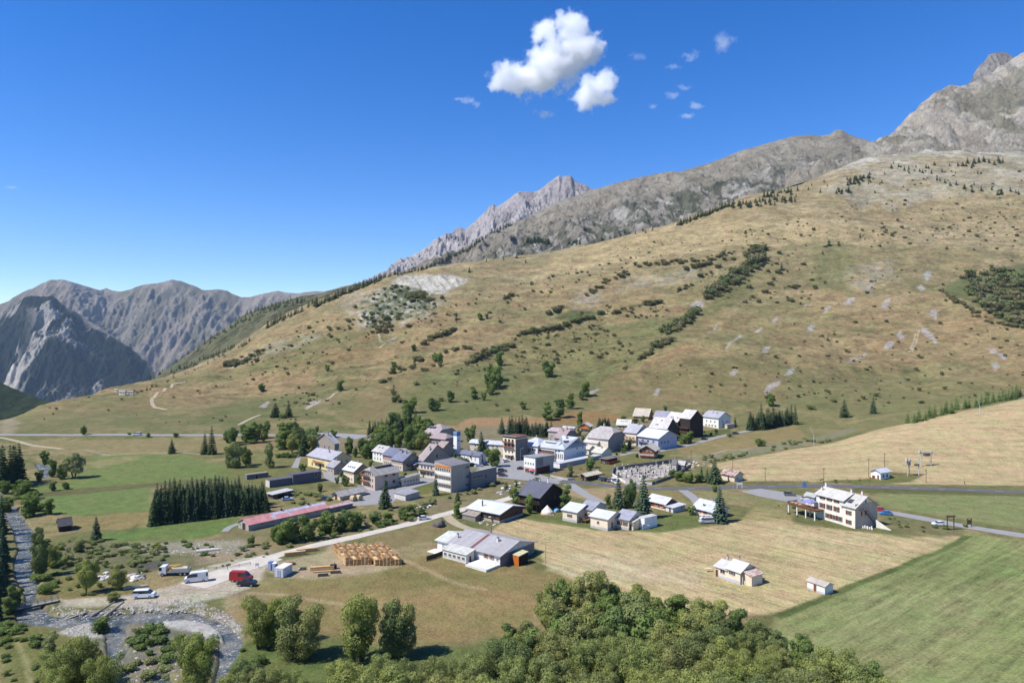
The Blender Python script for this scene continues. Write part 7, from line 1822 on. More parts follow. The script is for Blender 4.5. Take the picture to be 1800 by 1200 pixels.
L_, W_ = h.solve(1123, 1155)
h.block(-L_, 0, 0, W_, 13*h.s, 'flat', wall=(206, 206, 206), roof=(212, 212, 212), over=.05, z0=1.0+1.5)
for ch in list(h.e.children): ch.location.z -= 1.35
q = MB(); pm = paint((196, 194, 190))
for xx in (-L_+.1, -.3):
 for yy in (.1, W_/2, W_-.3): q.box(xx, xx+.15, yy, yy+.15, -.5, 1.0, pm)
q.box(.05, .12, -1.2, -.1, -.2, 1.9, pm); q.box(.2, 1.5, 1.0, 1.08, 1.4, 1.5, pm); q.build('leg_frame', h.e)
h = hs(1169, 897, 1139, 1188, 12, 'cottage with orange shutters left of the pair below the main road', name='cottage', cat='cottage', yaw=52, ridge='x', pitch=28, wall=(192, 182, 164), roof=(192, 192, 192), upper=(112, 66, 44), uf=.25, over=.8)
h.wins('L', 2, [1.0], 1.0, 1.0, (206, 84, 28), a=.35, b=.95, off=.06).door('L', .1)
h = hs(1183, 901, 1170, 1204, 8.5, 'low annex with flat pale roof right of the orange shuttered cottage', name='annex', cat='annex', yaw=54, ridge='flat', wall=(186, 184, 184), roof=(206, 206, 208), over=.5, mono=(0, 0, .4, .4))
h.door('L', .6, .9, 1.9).wins('R', 1, [1.1], .8, .6, a=.5, b=.9)
h = hs(1253, 912, 1219, 1280, 13, 'cottage with orange shutters behind the tall fir', name='cottage', cat='cottage', yaw=54, ridge='x', pitch=28, wall=(196, 186, 168), roof=(190, 192, 196), over=.8)
h.wins('L', 2, [1.2], 1.0, 1.0, (206, 84, 28), a=.15, b=.75).chimney(.6, .5, .8, .4)
q = MB(); q.box(-h.L*.6, -h.L*.2, 4.6, 6.2, h.top+.1, h.top+.2, paint((120, 118, 124), .4)); q.build('solar_panels', h.roof)
# house in the tan field
h = hs(1301, 1027, 1257, 1329, 21, 'small pale house with two level light roof standing in the mown field', yaw=56, ridge='x', pitch=26, wall=(200, 182, 158), roof=(196, 202, 214), roof2=(184, 188, 200), base=(160, 160, 164), over=.45)
for c_ in list(h.e.children): bpy.data.objects.remove(c_)
L_, W_ = h.L, h.W
h.block(-L_*.52, 0, 0, W_, 21*h.s, 'x', 27, (204, 186, 162), (198, 204, 214), (188, 192, 202), over=.45, base=(164, 164, 168)).wins('L', 1, [1.9], 1.0, .9, (96, 84, 74), a=.2, b=.6).chimney(.1, .7, 1.0, .3, (150, 146, 140))
h.block(-L_, -L_*.52-.05, 0, W_, 21*h.s-.5, 'x', 20, (204, 186, 162), (186, 182, 174), (176, 172, 166), over=.45, base=(164, 164, 168)).wins('L', 1, [1.4], 1.6, 1.1, a=.45, b=.85).door('L', .16, 1.0, 2.0).chimney(.25, .6, 1.2, .4, (180, 170, 160))
LM, WM = L_, W_
h.block(.06, .06+2.7, 1.2, W_*.85, 2.6, 'flat', wall=(200, 184, 160), roof=(196, 178, 164), roof2=(170, 130, 114), seam=.8, over=.35, mono=(.9, 0, 0, .9), roofname='lean_to_roof', wallname='lean_to_wall')
q = MB(); q.box(.01, .1, 0, W_, .0, 3.0, wall_mat((150, 140, 126))); q.tube((.5, .4, 0), (.5, .4, 2.2), .09, .09, paint((190, 190, 190))); q.build('gable_shade_and_post', h.e)  # darker skin puts the gable's shade into its colour; pale post beside it
h = hs(1450, 1045, 1419, 1464, 14, 'tiny white hut with sandy grey roof at the edge of the mown field', name='hut', cat='hut', yaw=60, ridge='x', pitch=22, wall=(206, 200, 188), roof=(178, 166, 150), roof2=(160, 152, 142), base=(166, 166, 168), over=.3)
h.door('L', .45, .9, 1.9, (120, 72, 48))
# ---- inn with the terrace
h = House(1503, 929, 'tall cream inn with brown shutters and a raised terrace', 'inn', 'inn', 66)
L_, W_ = h.solve(1434, 1542); hh = 37*h.s; S_ = (104, 56, 46)
Lr = h.solve(1481, 1542)[0]
h.block(-Lr, 0, 0, W_, hh, 'x', 31, (212, 196, 176), (182, 178, 168), (170, 166, 158), over=.7)
h.wins('L', 1, [1.0, 4.2], 1.2, 1.5, S_, a=.2, b=.8).wins('R', 1, [4.2], 1.3, 1.6, S_, a=.25, b=.5).wins('R', 1, [7.6], .8, 1.8, a=.35, b=.6).door('R', .2, 1.5, 2.3, (80, 60, 52)).wins('R', 1, [.6], 1.8, 1.8, a=.45, b=.75).skylight(.35, .35, 1.8, 2.0).chimney(.62, .55, 1.6, .6, (196, 180, 166))
q = MB(); q.box(.004, .07, 0, W_, -1, hh+1.2, wall_mat((168, 152, 138))); q.build('end_wall', h.e)  # taupe skin: the gable's shade is put into its colour
h.block(-L_, -Lr-.06, .3, W_*.86, hh+1.4, 'x', 24, (214, 198, 178), (186, 182, 172), (174, 170, 162), over=.7)
h.wins('L', 3, [1.0], 1.3, 1.7, S_, a=.35, b=1.0).wins('L', 3, [4.1], 1.3, 1.8, S_).wins('L', 3, [7.2], 1.2, 1.4, S_).chimney(.95, .55, 1.3, .6, (196, 180, 166)).chimney(.0, .55, 1.6, .7, (196, 180, 166)).chimney(.05, .25, 1.2, .5, (196, 180, 166))
# outer stair on the gable
q = MB(); sm = paint((84, 76, 72), .6)
for k in range(16): q.box(.3, 1.5, W_*.30+k*.42, W_*.30+k*.42+.38, 6.4-k*.42, 6.4-k*.42+.10, sm)
q.box(.3, 1.6, W_*.30-1.6, W_*.30-.02, 6.3, 6.45, sm)
for k in range(0, 17, 2): q.box(1.48, 1.54, W_*.30+k*.42, W_*.30+k*.42+.05, 6.5-k*.42, 7.5-k*.42, sm)
q.slab([(1.46, W_*.3-.1, 7.55), (1.56, W_*.3-.1, 7.55), (1.56, W_*.3+7.0, .65), (1.46, W_*.3+7.0, .65)], .08, sm)
q.build('outside_stair', h.e)
q = MB(); q.hexa([(1.6, W_*.75, -1.2), (6.5, W_*.75+1, -1.4), (6.5, W_*.75+1.3, -1.4), (1.6, W_*.75+.3, -1.2), (1.6, W_*.75, 2.6), (6.5, W_*.75+1, .1), (6.5, W_*.75+1.3, .1), (1.6, W_*.75+.3, 2.6)], wall_mat((198, 190, 176))); q.build('ramp_wall', h.e)
# raised terrace on posts
px = h.solve(1396, 1500)[0]; q = MB(); pw = wall_mat((204, 198, 190)); dk = wood_mat((104, 72, 56))
x0, x1, y0, y1 = -px+1.0, -L_+3.6, -4.4, .6
q.box(x0, x1, y0, y1, 3.3, 3.6, dk)
for xx in np.linspace(x0+.1, x1-.5, 4): q.box(xx, xx+.4, y0+.1, y0+.5, -1, 3.298, pw)
for xx in np.linspace(x0+.1, x1-.5, 3): q.box(xx, xx+.4, y1-.6, y1-.2, -1, 3.298, pw)
for z_ in (3.75, 4.05, 4.35): q.box(x0, x1, y0-.05, y0-.004, z_, z_+.2, dk); q.box(x0-.05, x0-.004, y0, y1, z_, z_+.2, dk)
for xx in np.linspace(x0, x1-.1, 9): q.box(xx, xx+.1, y0, y0+.1, 3.602, 4.6, dk)
q.build('terrace', h.e)
TX0, TX1, TY0, TY1, INN = x0, x1, y0, y1, h
h = hs(1431, 893, 1416, 1440, 20, 'low side building with grey roof left of the inn', name='side_building', cat='building', yaw=64, ridge='x', pitch=30, wall=(190, 176, 158), roof=(168, 170, 162)).wins('L', 1, [1.5], 1, 1)
h = hs(1548, 843, 1531, 1564, 13, 'white ski lift hut with red shutter and lilac roof', name='lift_hut', cat='hut', yaw=62, ridge='y', pitch=24, wall=(208, 202, 194), roof=(190, 190, 200), over=.7)
h.door('L', .75, .9, 2).door('L', .28, 1.6, 1.4, (140, 52, 44), z=.1, name='shutter').wins('R', 2, [.9], 1.2, 1.3)
# ---- barn with the red roof
h = House(437, 933, 'long stone barn with faded red and lilac metal roof', 'barn', 'barn', 40)
L_, W_ = h.solve(419, 577)
h.block(-L_, 0, 0, W_, 10.5*h.s, 'y', 24, (150, 142, 130), (190, 134, 130), (178, 120, 118), over=.4, seam=.9)
h.door('L', .55, 2.2, 2.4, (60, 54, 50)).wins('L', 1, [.8], .8, .9, a=.05, b=.3)
q = MB(); zt = 10.5*h.s; tp = math.tan(R(24)); xm = -L_/2; rl = roof_mat((178, 174, 184), None, .9)
def rp(x, y): return (x, y, zt+(-x)*tp+.03+.18+.03)
q.slab([rp(xm*.55, W_*.33), rp(xm*.55, W_+.38), rp(xm, W_+.38), rp(xm, W_*.30)], .03, rl)
q.slab([rp(.25, W_*.30), rp(.25, W_*.34), rp(xm*.55, W_*.33), rp(xm*.55, W_*.29)], .03, rl); q.slab([rp(.2, W_*.50), rp(.2, W_*.53), rp(xm*.5, W_*.52), rp(xm*.5, W_*.49)], .03, rl)
me = q.mesh('lilac_roof_sheets'); uv_roof(me, None, (0, 1, 0)); new_obj('lilac_roof_sheets', me, h.roof)
h.chimney(.5, .45, .6, .5, (60, 56, 56)).chimney(.5, .8, .6, .5, (60, 56, 56))
h.wins('R', 7, [1.0], .8, .6)
h = House(577, 902, 'lower barn extension with pinkish metal roof', 'barn_extension', 'barn', 40)
L_, W_ = h.solve(568, 620)
h.block(-L_, 0, 0, W_, 8.5*h.s, 'y', 15, (120, 112, 104), (190, 164, 166), (170, 128, 128), over=.3, seam=.9).wins('R', 3, [.8], .8, .6)
h = hs(480, 877, 471, 512, 8, 'open shed with flat whitish roof left of the barn yard', name='open_shed', cat='shed', yaw=40, ridge='flat', wall=wall_mat((84, 80, 76)), roof=(188, 186, 180), over=.8, mono=(0, 0, .4, .4)).door('R', .5, 5, 1.6, (40, 38, 36))  # wide dark door panel stands in for the shade inside the open side
h = hs(515, 852, 507, 565, 17, 'long dark flat roofed garage building above the meadow', name='garage_building', cat='building', yaw=48, ridge='flat', wall=(92, 88, 92), roof=(100, 96, 98), over=.12).wins('R', 1, [2.2], 1.2, 2.2, a=.7, b=.9)
h = hs(474, 857, 467, 517, 12, 'lower dark flat roofed shed joined to the garage building', name='low_shed', cat='shed', yaw=48, ridge='flat', wall=(96, 92, 96), roof=(104, 100, 102), over=.1)
q = MB(); q.box(-h.L, 0, -.06, -.003, 0, 3, wall_mat((176, 168, 156))); q.build('end_wall', h.e)
h = hs(434, 843, 430, 472, 8, 'leftmost low dark shed dug into the meadow', name='low_shed', cat='shed', yaw=50, ridge='flat', wall=(104, 98, 96), roof=(150, 136, 110), over=.1).door('R', .45, 1.2, 1.8, (50, 46, 44))
h = hs(657, 778, 646, 664, 9, 'tiny house with a white gable roof beside the far road', yaw=30, ridge='y', pitch=34, wall=(150, 144, 138), roof=(206, 204, 202)).wins('L', 1, [1], 1, 1)
h = hs(706, 760, 690, 711, 13, 'house with a bright white roof peeping out of the conifers', yaw=26, ridge='x', pitch=26, wall=(130, 124, 118), roof=(216, 216, 218)).wins('L', 2, [1], 1, 1)
h = hs(219, 694, 209, 222, 6, 'left one of two far white farmhouses on the hill spur', name='farmhouse', yaw=14, ridge='x', pitch=30, wall=(208, 200, 186), roof=(158, 152, 152), over=.7).wins('L', 3, [.8], 1, 1.2)
h = hs(233, 694, 223, 235, 6, 'right one of two far white farmhouses on the hill spur', name='farmhouse', yaw=14, ridge='x', pitch=30, wall=(208, 200, 186), roof=(158, 152, 152), over=.7).wins('L', 3, [.8], 1, 1.2)
h = hs(206, 688, 202, 207, 4, 'tiny white outbuilding left of the far farmhouses', name='outbuilding', cat='shed', yaw=14, ridge='x', pitch=30, wall=(208, 200, 186), roof=(190, 186, 180)).door('L', .5, 1, 1.8)
h = hs(104, 935, 101, 126, 10, 'small black hut with one white roof panel in the left meadow', name='hut', cat='hut', yaw=52, ridge='y', pitch=30, wall=wood_mat((44, 40, 40)), roof=(64, 62, 66), roof2=(56, 54, 58), over=.4)
q = MB(); tp = math.tan(R(30)); zt = h.b[5]; W_ = h.W; L_ = h.L
q.slab([(-L_-.4, W_*.5, zt-.4*tp+.26), (-L_-.4, -.4, zt-.4*tp+.26), (-L_/2, -.4, zt+L_/2*tp+.26), (-L_/2, W_*.5, zt+L_/2*tp+.26)], .03, paint((206, 204, 204))); q.build('white_roof_panel', h.roof)
h.door('L', .5, .9, 1.8, (60, 56, 54))
# ================================================================= VEHICLES
M_TYRE = paint((36, 36, 38), .85, .2); M_RIM = paint((150, 150, 152), .4, .5); M_LAMP = paint((206, 206, 200), .2, .5); M_TAIL = paint((140, 30, 28), .3, .5); M_BLK = paint((40, 40, 44), .5, .4)
def car_paint(rgb):
 m = paint(rgb, .35, .5, .03, .8); return m
def prism_side(q, prof, y0, y1, m, inset=0.0, zs=None):
 """side profile (x, z) extruded across y; the upper points are drawn in by inset"""
 n = len(prof); z0 = min(p[1] for p in prof); z1 = max(p[1] for p in prof)
 i = len(q.v); k = q.mat(m)
 for s in (y0, y1):
  for x, z in prof:
   t = (z-z0)/(z1-z0); q.v.append((x, s*(1-inset*t) if inset else s, z))
 q.f.append(tuple(i+j for j in range(n))); q.mi.append(k)
 q.f.append(tuple(i+n+j for j in reversed(range(n)))); q.mi.append(k)
 for j in range(n): q.f.append((i+(j+1) % n, i+j, i+n+j, i+n+(j+1) % n)); q.mi.append(k)
 return q
def vehicle(kind, rgb, u, v, ang, label, cat='car', name='car', group=None, top=None):
 """ang: heading in degrees, 0 = to the right of the picture, 90 = away"""
 x, y, z = hit(u, v)
 e = empty(name, (x, y, z+.06), R(ang), label, cat, group); pm = car_paint(rgb)
 if kind == 'car':
  L, Wd, wr, ax = 4.3, .88, .32, 1.28
  body = [(-2.1, .28), (2.12, .28), (2.15, .62), (1.95, .80), (1.0, .95), (-1.95, 1.0), (-2.15, .85)]
  cab = [(1.05, .94), (.35, 1.42), (-1.1, 1.46), (-1.85, 1.0)]; roof = [(.42, 1.405), (-1.05, 1.445), (-1.0, 1.50), (.32, 1.47)]
 elif kind == 'suv':
  L, Wd, wr, ax = 4.6, .92, .36, 1.35
  body = [(-2.2, .34), (2.25, .34), (2.28, .8), (2.05, 1.0), (1.0, 1.12), (-2.2, 1.12), (-2.28, .95)]
  cab = [(1.05, 1.11), (.45, 1.66), (-1.9, 1.70), (-2.2, 1.12)]; roof = [(.5, 1.65), (-1.85, 1.69), (-1.8, 1.75), (.42, 1.72)]
 elif kind == 'van':
  L, Wd, wr, ax = 5.3, 1.0, .36, 1.6
  body = [(-2.6, .36), (2.6, .36), (2.65, .8), (2.45, 1.12), (1.7, 1.25), (-2.6, 1.25)]
  cab = [(1.8, 1.24), (1.0, 1.98), (-2.45, 2.02), (-2.6, 1.24)]; roof = [(1.1, 1.93), (-2.45, 1.97), (-2.4, 2.08), (.95, 2.06)]
 elif kind == 'highvan':
  L, Wd, wr, ax = 6.0, 1.05, .38, 1.85
  body = [(-2.95, .38), (2.95, .38), (3.0, .9), (2.8, 1.3), (2.2, 1.5), (-2.95, 1.5)]
  cab = [(2.3, 1.49), (1.5, 2.35), (-2.9, 2.45), (-2.95, 1.49)]; roof = [(1.6, 2.3), (-2.9, 2.4), (-2.85, 2.68), (1.2, 2.66)]
 elif kind == 'pickup':
  L, Wd, wr, ax = 5.2, .95, .38, 1.55
  body = [(-2.6, .45), (2.5, .45), (2.58, .9), (2.3, 1.1), (1.2, 1.2), (-2.6, 1.15)]
  cab = [(1.3, 1.19), (.7, 1.74), (-.6, 1.78), (-.8, 1.17)]; roof = [(.75, 1.73), (-.55, 1.77), (-.5, 1.83), (.66, 1.81)]
 q = MB(); prism_side(q, body, -Wd, Wd, pm, .03); prism_side(q, roof, -Wd*.80, Wd*.80, pm)
 xs = [p[0] for p in cab]
 for px in ((cab[1][0]+cab[2][0])/2, cab[2][0]+.25, cab[1][0]-.15):
  for s in (-1, 1): q.box(px-.05, px+.05, s*Wd*.93-.02, s*Wd*.93+.02, cab[0][1]-.02, cab[0][1]+.06, pm)
 if kind == 'pickup': q.box(-2.4, -.95, -.8, .8, 1.152, 1.17, M_BLK)
 me = q.mesh('body'); bm = bmesh.new(); bm.from_mesh(me); bmesh.ops.remove_doubles(bm, verts=bm.verts, dist=1e-4); bmesh.ops.bevel(bm, geom=list(bm.edges), offset=.05, segments=2, affect='EDGES', clamp_overlap=True); bm.to_mesh(me); bm.free()
 new_obj('body', me, e)
 q = MB(); prism_side(q, cab, -Wd*.94, Wd*.94, G_, .10); q.build('window_glass', e)
 if kind in ('highvan', 'van') and rgb != (150, 28, 32):
  q = MB()   # solid panels behind the side windows
  zz = cab[0][1]; q.box(-2.5, -1.1, -Wd-.0, Wd+.0, zz, zz+(.9 if kind == 'highvan' else .15), pm); q.build('side_panel', e)
 if kind == 'highvan' or rgb == (150, 28, 32):
  q = MB(); zz = cab[0][1]; hz_ = cab[2][1]-zz-.05
  q.box(-2.45, -.4, -Wd*.96, -Wd*.88, zz, zz+hz_*.97, pm); q.box(-2.45, -.4, Wd*.88, Wd*.96, zz, zz+hz_*.97, pm); q.build('cargo_side', e)
 wm = MB(); wm.tube((0, -.11, 0), (0, .11, 0), wr, wr, M_TYRE, 16); wm.tube((0, -.125, 0), (0, -.112, 0), wr*.6, wr*.6, M_RIM, 12); wm.tube((0, .112, 0), (0, .125, 0), wr*.6, wr*.6, M_RIM, 12)
 wme = wm.mesh('wheel')
 for sx in (-1, 1):
  for sy in (-1, 1): new_obj('wheel', wme, e, (sx*ax, sy*(Wd-.1), wr))
 hl = MB(); hl.box(-.03, .03, -.18, .18, -.08, .08, M_LAMP); tl = MB(); tl.box(-.03, .03, -.12, .12, -.12, .12, M_TAIL); fx = max(p[0] for p in body); bx = min(p[0] for p in body)
 hm, tm = hl.mesh('headlight'), tl.mesh('tail_light')
 for sy in (-1, 1): new_obj('headlight', hm, e, (fx-.03, sy*Wd*.72, .72)); new_obj('tail_light', tm, e, (bx+.0, sy*Wd*.82, .85))
 return e
for a in [
 ('suv', (96, 98, 104), 1388, 871, -8, 'dark grey estate car on the wide paved bend left of the inn'), ('car', (190, 192, 194), 1417, 879, -30, 'white car half hidden beside the grey side building'),
 ('car', (40, 120, 190), 1557, 904, 170, 'bright blue car parked on the road behind the inn'), ('car', (170, 40, 40), 1545, 898, 150, 'red car glimpsed behind the stair of the inn'),
 ('car', (212, 212, 212), 1650, 923, 178, 'white car driving on the side road near the wooden gate frame'), ('van', (170, 172, 176), 1242, 919, 185, 'silver people carrier in front of the orange shuttered cottage'),
 ('car', (212, 212, 212), 1241, 913, 190, 'white car behind the silver people carrier'), ('suv', (60, 60, 64), 1293, 763, 10, 'dark car with a white roof on the upper lane'),
 ('car', (44, 44, 48), 1238, 773, 15, 'black car parked beside the black timber house'), ('suv', (46, 46, 52), 883, 829, -10, 'rear dark car of the three in the square'),
 ('car', (52, 52, 60), 880, 834, -10, 'middle dark car of the three in the square'), ('car', (60, 62, 70), 884, 837, -10, 'front dark car of the three in the square'),
 ('car', (46, 48, 56), 916, 825, 0, 'dark car beside the cafe parasols'), ('car', (206, 206, 206), 842, 820, 20, 'white car in the row before the church'),
 ('car', (50, 52, 60), 831, 818, 20, 'dark car at the left of the row before the church'), ('car', (60, 60, 66), 852, 818, 20, 'dark car at the right of the row before the church'),
 ('car', (200, 200, 202), 889, 812, 40, 'white car at the right of the broad tree in the square'), ('car', (150, 40, 40), 892, 805, 0, 'red car before the four storey block'),
 ('car', (70, 84, 130), 1057, 844, 100, 'blue car at the left of the row beside the waiting house'), ('suv', (60, 60, 64), 1063, 845, 100, 'black car in the row beside the waiting house'),
 ('car', (130, 130, 134), 1069, 846, 100, 'grey car in the row beside the waiting house'), ('van', (206, 206, 206), 1077, 847, 100, 'white van at the right of the row beside the waiting house'),
 ('car', (204, 206, 210), 1084, 850, 110, 'small white car right of the white van beside the waiting house'),
 ('car', (176, 190, 214), 505, 879, 20, 'pale blue car in the garden beside the open shed'), ('car', (44, 70, 120), 574, 878, 10, 'dark blue car on the grass left of the long taupe house'),
 ('car', (208, 208, 210), 745, 913, 20, 'white car on the gravel lane near the great boulder'), ('van', (196, 198, 202), 241, 765, 180, 'light van driving on the far road'),
 ('highvan', (90, 92, 94), 1412, 894, 0, 'x')][:-1]:
 kind, rgb, u, v, ang, lab = a
 nm = 'van' if kind == 'van' else 'car'
 vehicle(kind, rgb, u, v, ang, lab, nm, nm)
vehicle('van', (212, 214, 216), 254, 1050, 8, 'white minibus facing right on the dry track above the stream', 'minibus', 'minibus')
vehicle('highvan', (212, 212, 210), 345, 1022, 200, 'white high roofed camper van facing left on the gravel yard', 'camper van', 'camper_van')
vehicle('highvan', (150, 28, 32), 424, 1021, -4, 'red van behind the black pickup on the gravel yard', 'van', 'van')
vehicle('pickup', (36, 38, 42), 434, 1029, -2, 'black pickup truck parked before the red van', 'pickup truck', 'pickup_truck')
# crane truck
x, y, z = hit(308, 1010); e = empty('truck', (x, y, z+.05), R(186), 'white cab truck with yellow crane and steel flatbed', 'truck')
q = MB(); wp = car_paint((204, 208, 212)); prism_side(q, [(2.0, .6), (3.9, .6), (4.0, 1.6), (3.7, 2.7), (2.1, 2.8)], -1.15, 1.15, wp, .03); q.build('cab', e, bevel=.06)
q = MB(); prism_side(q, [(3.2, 1.65), (3.99, 1.65), (3.8, 2.5), (3.2, 2.5)], -1.17, 1.17, G_, .02); q.build('cab_window', e)
q = MB(); st = paint((150, 150, 148), .6); q.box(-4.0, 1.9, -1.15, 1.15, .95, 1.15, st); q.box(-4.0, -3.9, -1.15, 1.15, 1.152, 1.8, st)
for s in (-1, 1): q.box(-3.9, 1.0, s*1.12-.03, s*1.12+.03, 1.152, 1.65, st)
q.box(-3.9, 3.6, -.45, -.3, .6, .94, M_BLK); q.box(-3.9, 3.6, .3, .45, .6, .94, M_BLK); q.build('flatbed', e)
q = MB(); yl = paint((196, 150, 60), .5); q.tube((1.5, 0, 1.15), (1.5, 0, 2.6), .28, .22, yl); q.tube((1.5, 0, 2.5), (-1.6, .3, 2.9), .2, .14, yl); q.tube((-1.6, .3, 2.9), (.9, .3, 2.1), .12, .1, yl); q.box(1.0, 1.9, -.9, .9, 1.152, 1.6, yl); q.build('crane', e)
q = MB(); q.tube((-3.4, 0, 1.75), (.6, 0, 1.75), .55, .55, paint((190, 180, 160), .6), 14); q.build('load', e)
wm = MB(); wm.tube((0, -.15, 0), (0, .15, 0), .5, .5, M_TYRE, 16); wm.tube((0, -.17, 0), (0, -.152, 0), .28, .28, M_RIM, 12); wm.tube((0, .152, 0), (0, .17, 0), .28, .28, M_RIM, 12); wme = wm.mesh('wheel')
for sx in (3.0, -1.8, -2.95):
 for sy in (-1, 1): new_obj('wheel', wme, e, (sx, sy*1.0, .5))
# ================================================================= PEOPLE
def person(u, v, ang, top, legs, label, pose='stand', H=1.74):
 x, y, z = hit(u, v); skin = paint((190, 140, 112), .7, .3); tm = paint(top, .85); lm = paint(legs, .85); hair = paint((60, 46, 36), .8)
 bm = bmesh.new(); sk = bm.verts.layers.skin.verify()
 J = [((0, 0, .95), .13), ((0, 0, 1.15), .12), ((0, 0, 1.38), .15), ((0, 0, 1.5), .06), ((0.0, .01, 1.6), .075), ((.01, 0, 1.72), .07),
   ((.02, .17, 1.42), .06), ((.08, .22, 1.16), .045), ((.22, .2, .98), .035), ((.27, .2, .93), .03), ((.02, -.17, 1.42), .06), ((.02, -.24, 1.15), .045), ((.10, -.24, .92), .035), ((.13, -.24, .86), .03),
   ((0, .09, .88), .10), ((.05, .11, .48), .065), ((-.02, .12, .07), .05), ((.14, .12, .03), .04), ((0, -.09, .88), .10), ((.0, -.11, .48), .065), ((.02, -.12, .07), .05), ((.18, -.12, .03), .04)]
 E = [(0, 1), (1, 2), (2, 3), (3, 4), (4, 5), (2, 6), (6, 7), (7, 8), (8, 9), (2, 10), (10, 11), (11, 12), (12, 13), (0, 14), (14, 15), (15, 16), (16, 17), (0, 18), (18, 19), (19, 20), (20, 21)]
 vs = []
 for i, (p, r) in enumerate(J):
  w_ = bm.verts.new(p); w_[sk].radius = (r, r); w_[sk].use_root = (i == 0); vs.append(w_)
 for a_, b_ in E: bm.edges.new((vs[a_], vs[b_]))
 me = bpy.data.meshes.new('person'); bm.to_mesh(me); bm.free()
 o = new_obj('person', me); md = o.modifiers.new('skin', 'SKIN'); md2 = o.modifiers.new('sub', 'SUBSURF'); md2.levels = 1; md2.render_levels = 1
 bpy.context.view_layer.update(); dg = bpy.context.evaluated_depsgraph_get(); me2 = bpy.data.meshes.new_from_object(o.evaluated_get(dg)); o.modifiers.clear(); o.data = me2
 for m in (skin, tm, lm, hair): me2.materials.append(m)
 for p in me2.polygons:
  c = p.center; p.use_smooth = True
  if c.z > 1.5: p.material_index = 3 if (c.z > 1.69 or (c.x < -.02 and c.z > 1.58)) else 0
  elif c.z > .93 and not (abs(c.y) > .16 and c.z < 1.2): p.material_index = 1
  elif abs(c.y) > .17 and c.z > .8: p.material_index = 0
  else: p.material_index = 2 if c.z > .09 else 3
 q = MB(); q.ball((.085, .01, 1.63), (.018, .014, .02), skin, 6, 4)
 for s in (-1, 1): q.ball((.0, .01+s*.078, 1.63), (.02, .012, .03), skin, 6, 4); q.ball((.072, .01+s*.028, 1.66), (.01, .012, .008), hair, 6, 4)
 q.build('face', o)
 q = MB()
 for hx, hy, hz2 in ((.27, .2, .93), (.13, -.24, .86)):
  q.ball((hx, hy, hz2-.02), (.028, .018, .045), skin, 6, 5)
  for k in range(4): q.tube((hx+.02-.013*k, hy, hz2-.05), (hx+.028-.013*k, hy+.004, hz2-.115+.006*abs(k-1)), .008, .006, skin, 5)
  q.tube((hx+.025, hy, hz2-.01), (hx+.055, hy+.01, hz2-.05), .009, .007, skin, 5)
 q.build('hands', o)
 o.location = (x, y, z+.03); o.rotation_euler = (0, 0, R(ang)); s = H/1.78; o.scale = (s, s, s)
 tag(o, label, 'person'); return o
person(416.5, 1030.5, 10, (206, 200, 190), (190, 180, 160), 'person in a pale shirt standing at the tail of the black pickup')
person(423, 1030, 170, (120, 110, 110), (176, 120, 110), 'person in a dark top and reddish shorts beside the pickup')
person(1695.5, 851, 0, (120, 60, 54), (50, 48, 52), 'person in a dark red top walking on the verge of the main road')
# ================================================================= TIMBER YARD
M_TIMB = wood_mat((206, 170, 120)); M_TIMB2 = wood_mat((186, 146, 100)); M_TIMB3 = wood_mat((218, 190, 144))
def stack_mesh(seed):
 r_ = random.Random(seed); q = MB(); H = r_.uniform(1.9, 2.5); n = int(H/.2); 
 for k in range(n):
  z0 = .1+k*.2; m = r_.choice([M_TIMB, M_TIMB, M_TIMB2, M_TIMB3])
  if k % 2 == 0:
   for j in range(3): xx = -.42+j*.34+r_.uniform(-.02, .02); q.box(xx, xx+.16, -1.6+r_.uniform(-.06, .06), 1.6+r_.uniform(-.06, .06), z0, z0+.19, m)
  else:
   for j in range(5): yy = -1.55+j*.73+r_.uniform(-.03, .03); q.box(-.48+r_.uniform(-.04, .04), .48+r_.uniform(-.04, .04), yy, yy+.17, z0+.002, z0+.192, m)
 return q.mesh('timber_stack')
SM = [stack_mesh(s) for s in range(5)]
Ac = Vector(hit(606, 993)[:2]); Bc = Vector(hit(702, 990)[:2]); Cc = Vector(hit(586, 969)[:2])
e1 = (Bc-Ac); LL = e1.length; e1.normalize(); e2 = (Cc-Ac); DL_ = e2.length; e2.normalize()
nc_ = 14; 
for i in range(nc_):
 for j in range(5):
  p = Ac+e1*(.7+(LL-1.2)*i/(nc_-1)+(.25 if i > 6 else -.2))+e2*(1.2+(DL_-1.5)*j/4.0-(0.0 if i < 7 else 1.2))
  p += Vector((rnd.uniform(-.08, .08), rnd.uniform(-.08, .08)))
  o = new_obj('timber_stack', SM[(i*3+j) % 5], None, (p.x, p.y, ground_z(p.x, p.y)), math.atan2(e2.y, e2.x)-PI/2+R(rnd.uniform(-2, 2)))
  tag(o, 'cross stacked tower of new orange timber in the close ranks of the timber yard', 'timber stack', 'timber stacks in the yard')
def beam_pile(u, v, ang, L, nw, nh, label, col3=M_TIMB, th=.22):
 x, y, z = hit(u, v); q = MB()
 for k in range(nh):
  for j in range(nw):
   r_ = rnd.uniform(-.25, .25); q.box(-L/2+r_, L/2+r_, (j-nw/2)*(th+.02), (j-nw/2)*(th+.02)+th, .12+k*(th+.01), .12+k*(th+.01)+th, rnd.choice([M_TIMB, M_TIMB2, col3]))
 for xx in (-L*.35, L*.35): q.box(xx, xx+.14, -nw*th*.55, nw*th*.55, 0, .118, M_TIMB2)
 o = q.build('timber_pile', None, (x, y, z), R(ang)); tag(o, label, 'timber pile'); return o
beam_pile(519, 976, 22, 6.0, 4, 5, 'front long pile of squared beams beside the white lane'); beam_pile(540, 969, 22, 6.0, 4, 4, 'rear long pile of squared beams beside the white lane')
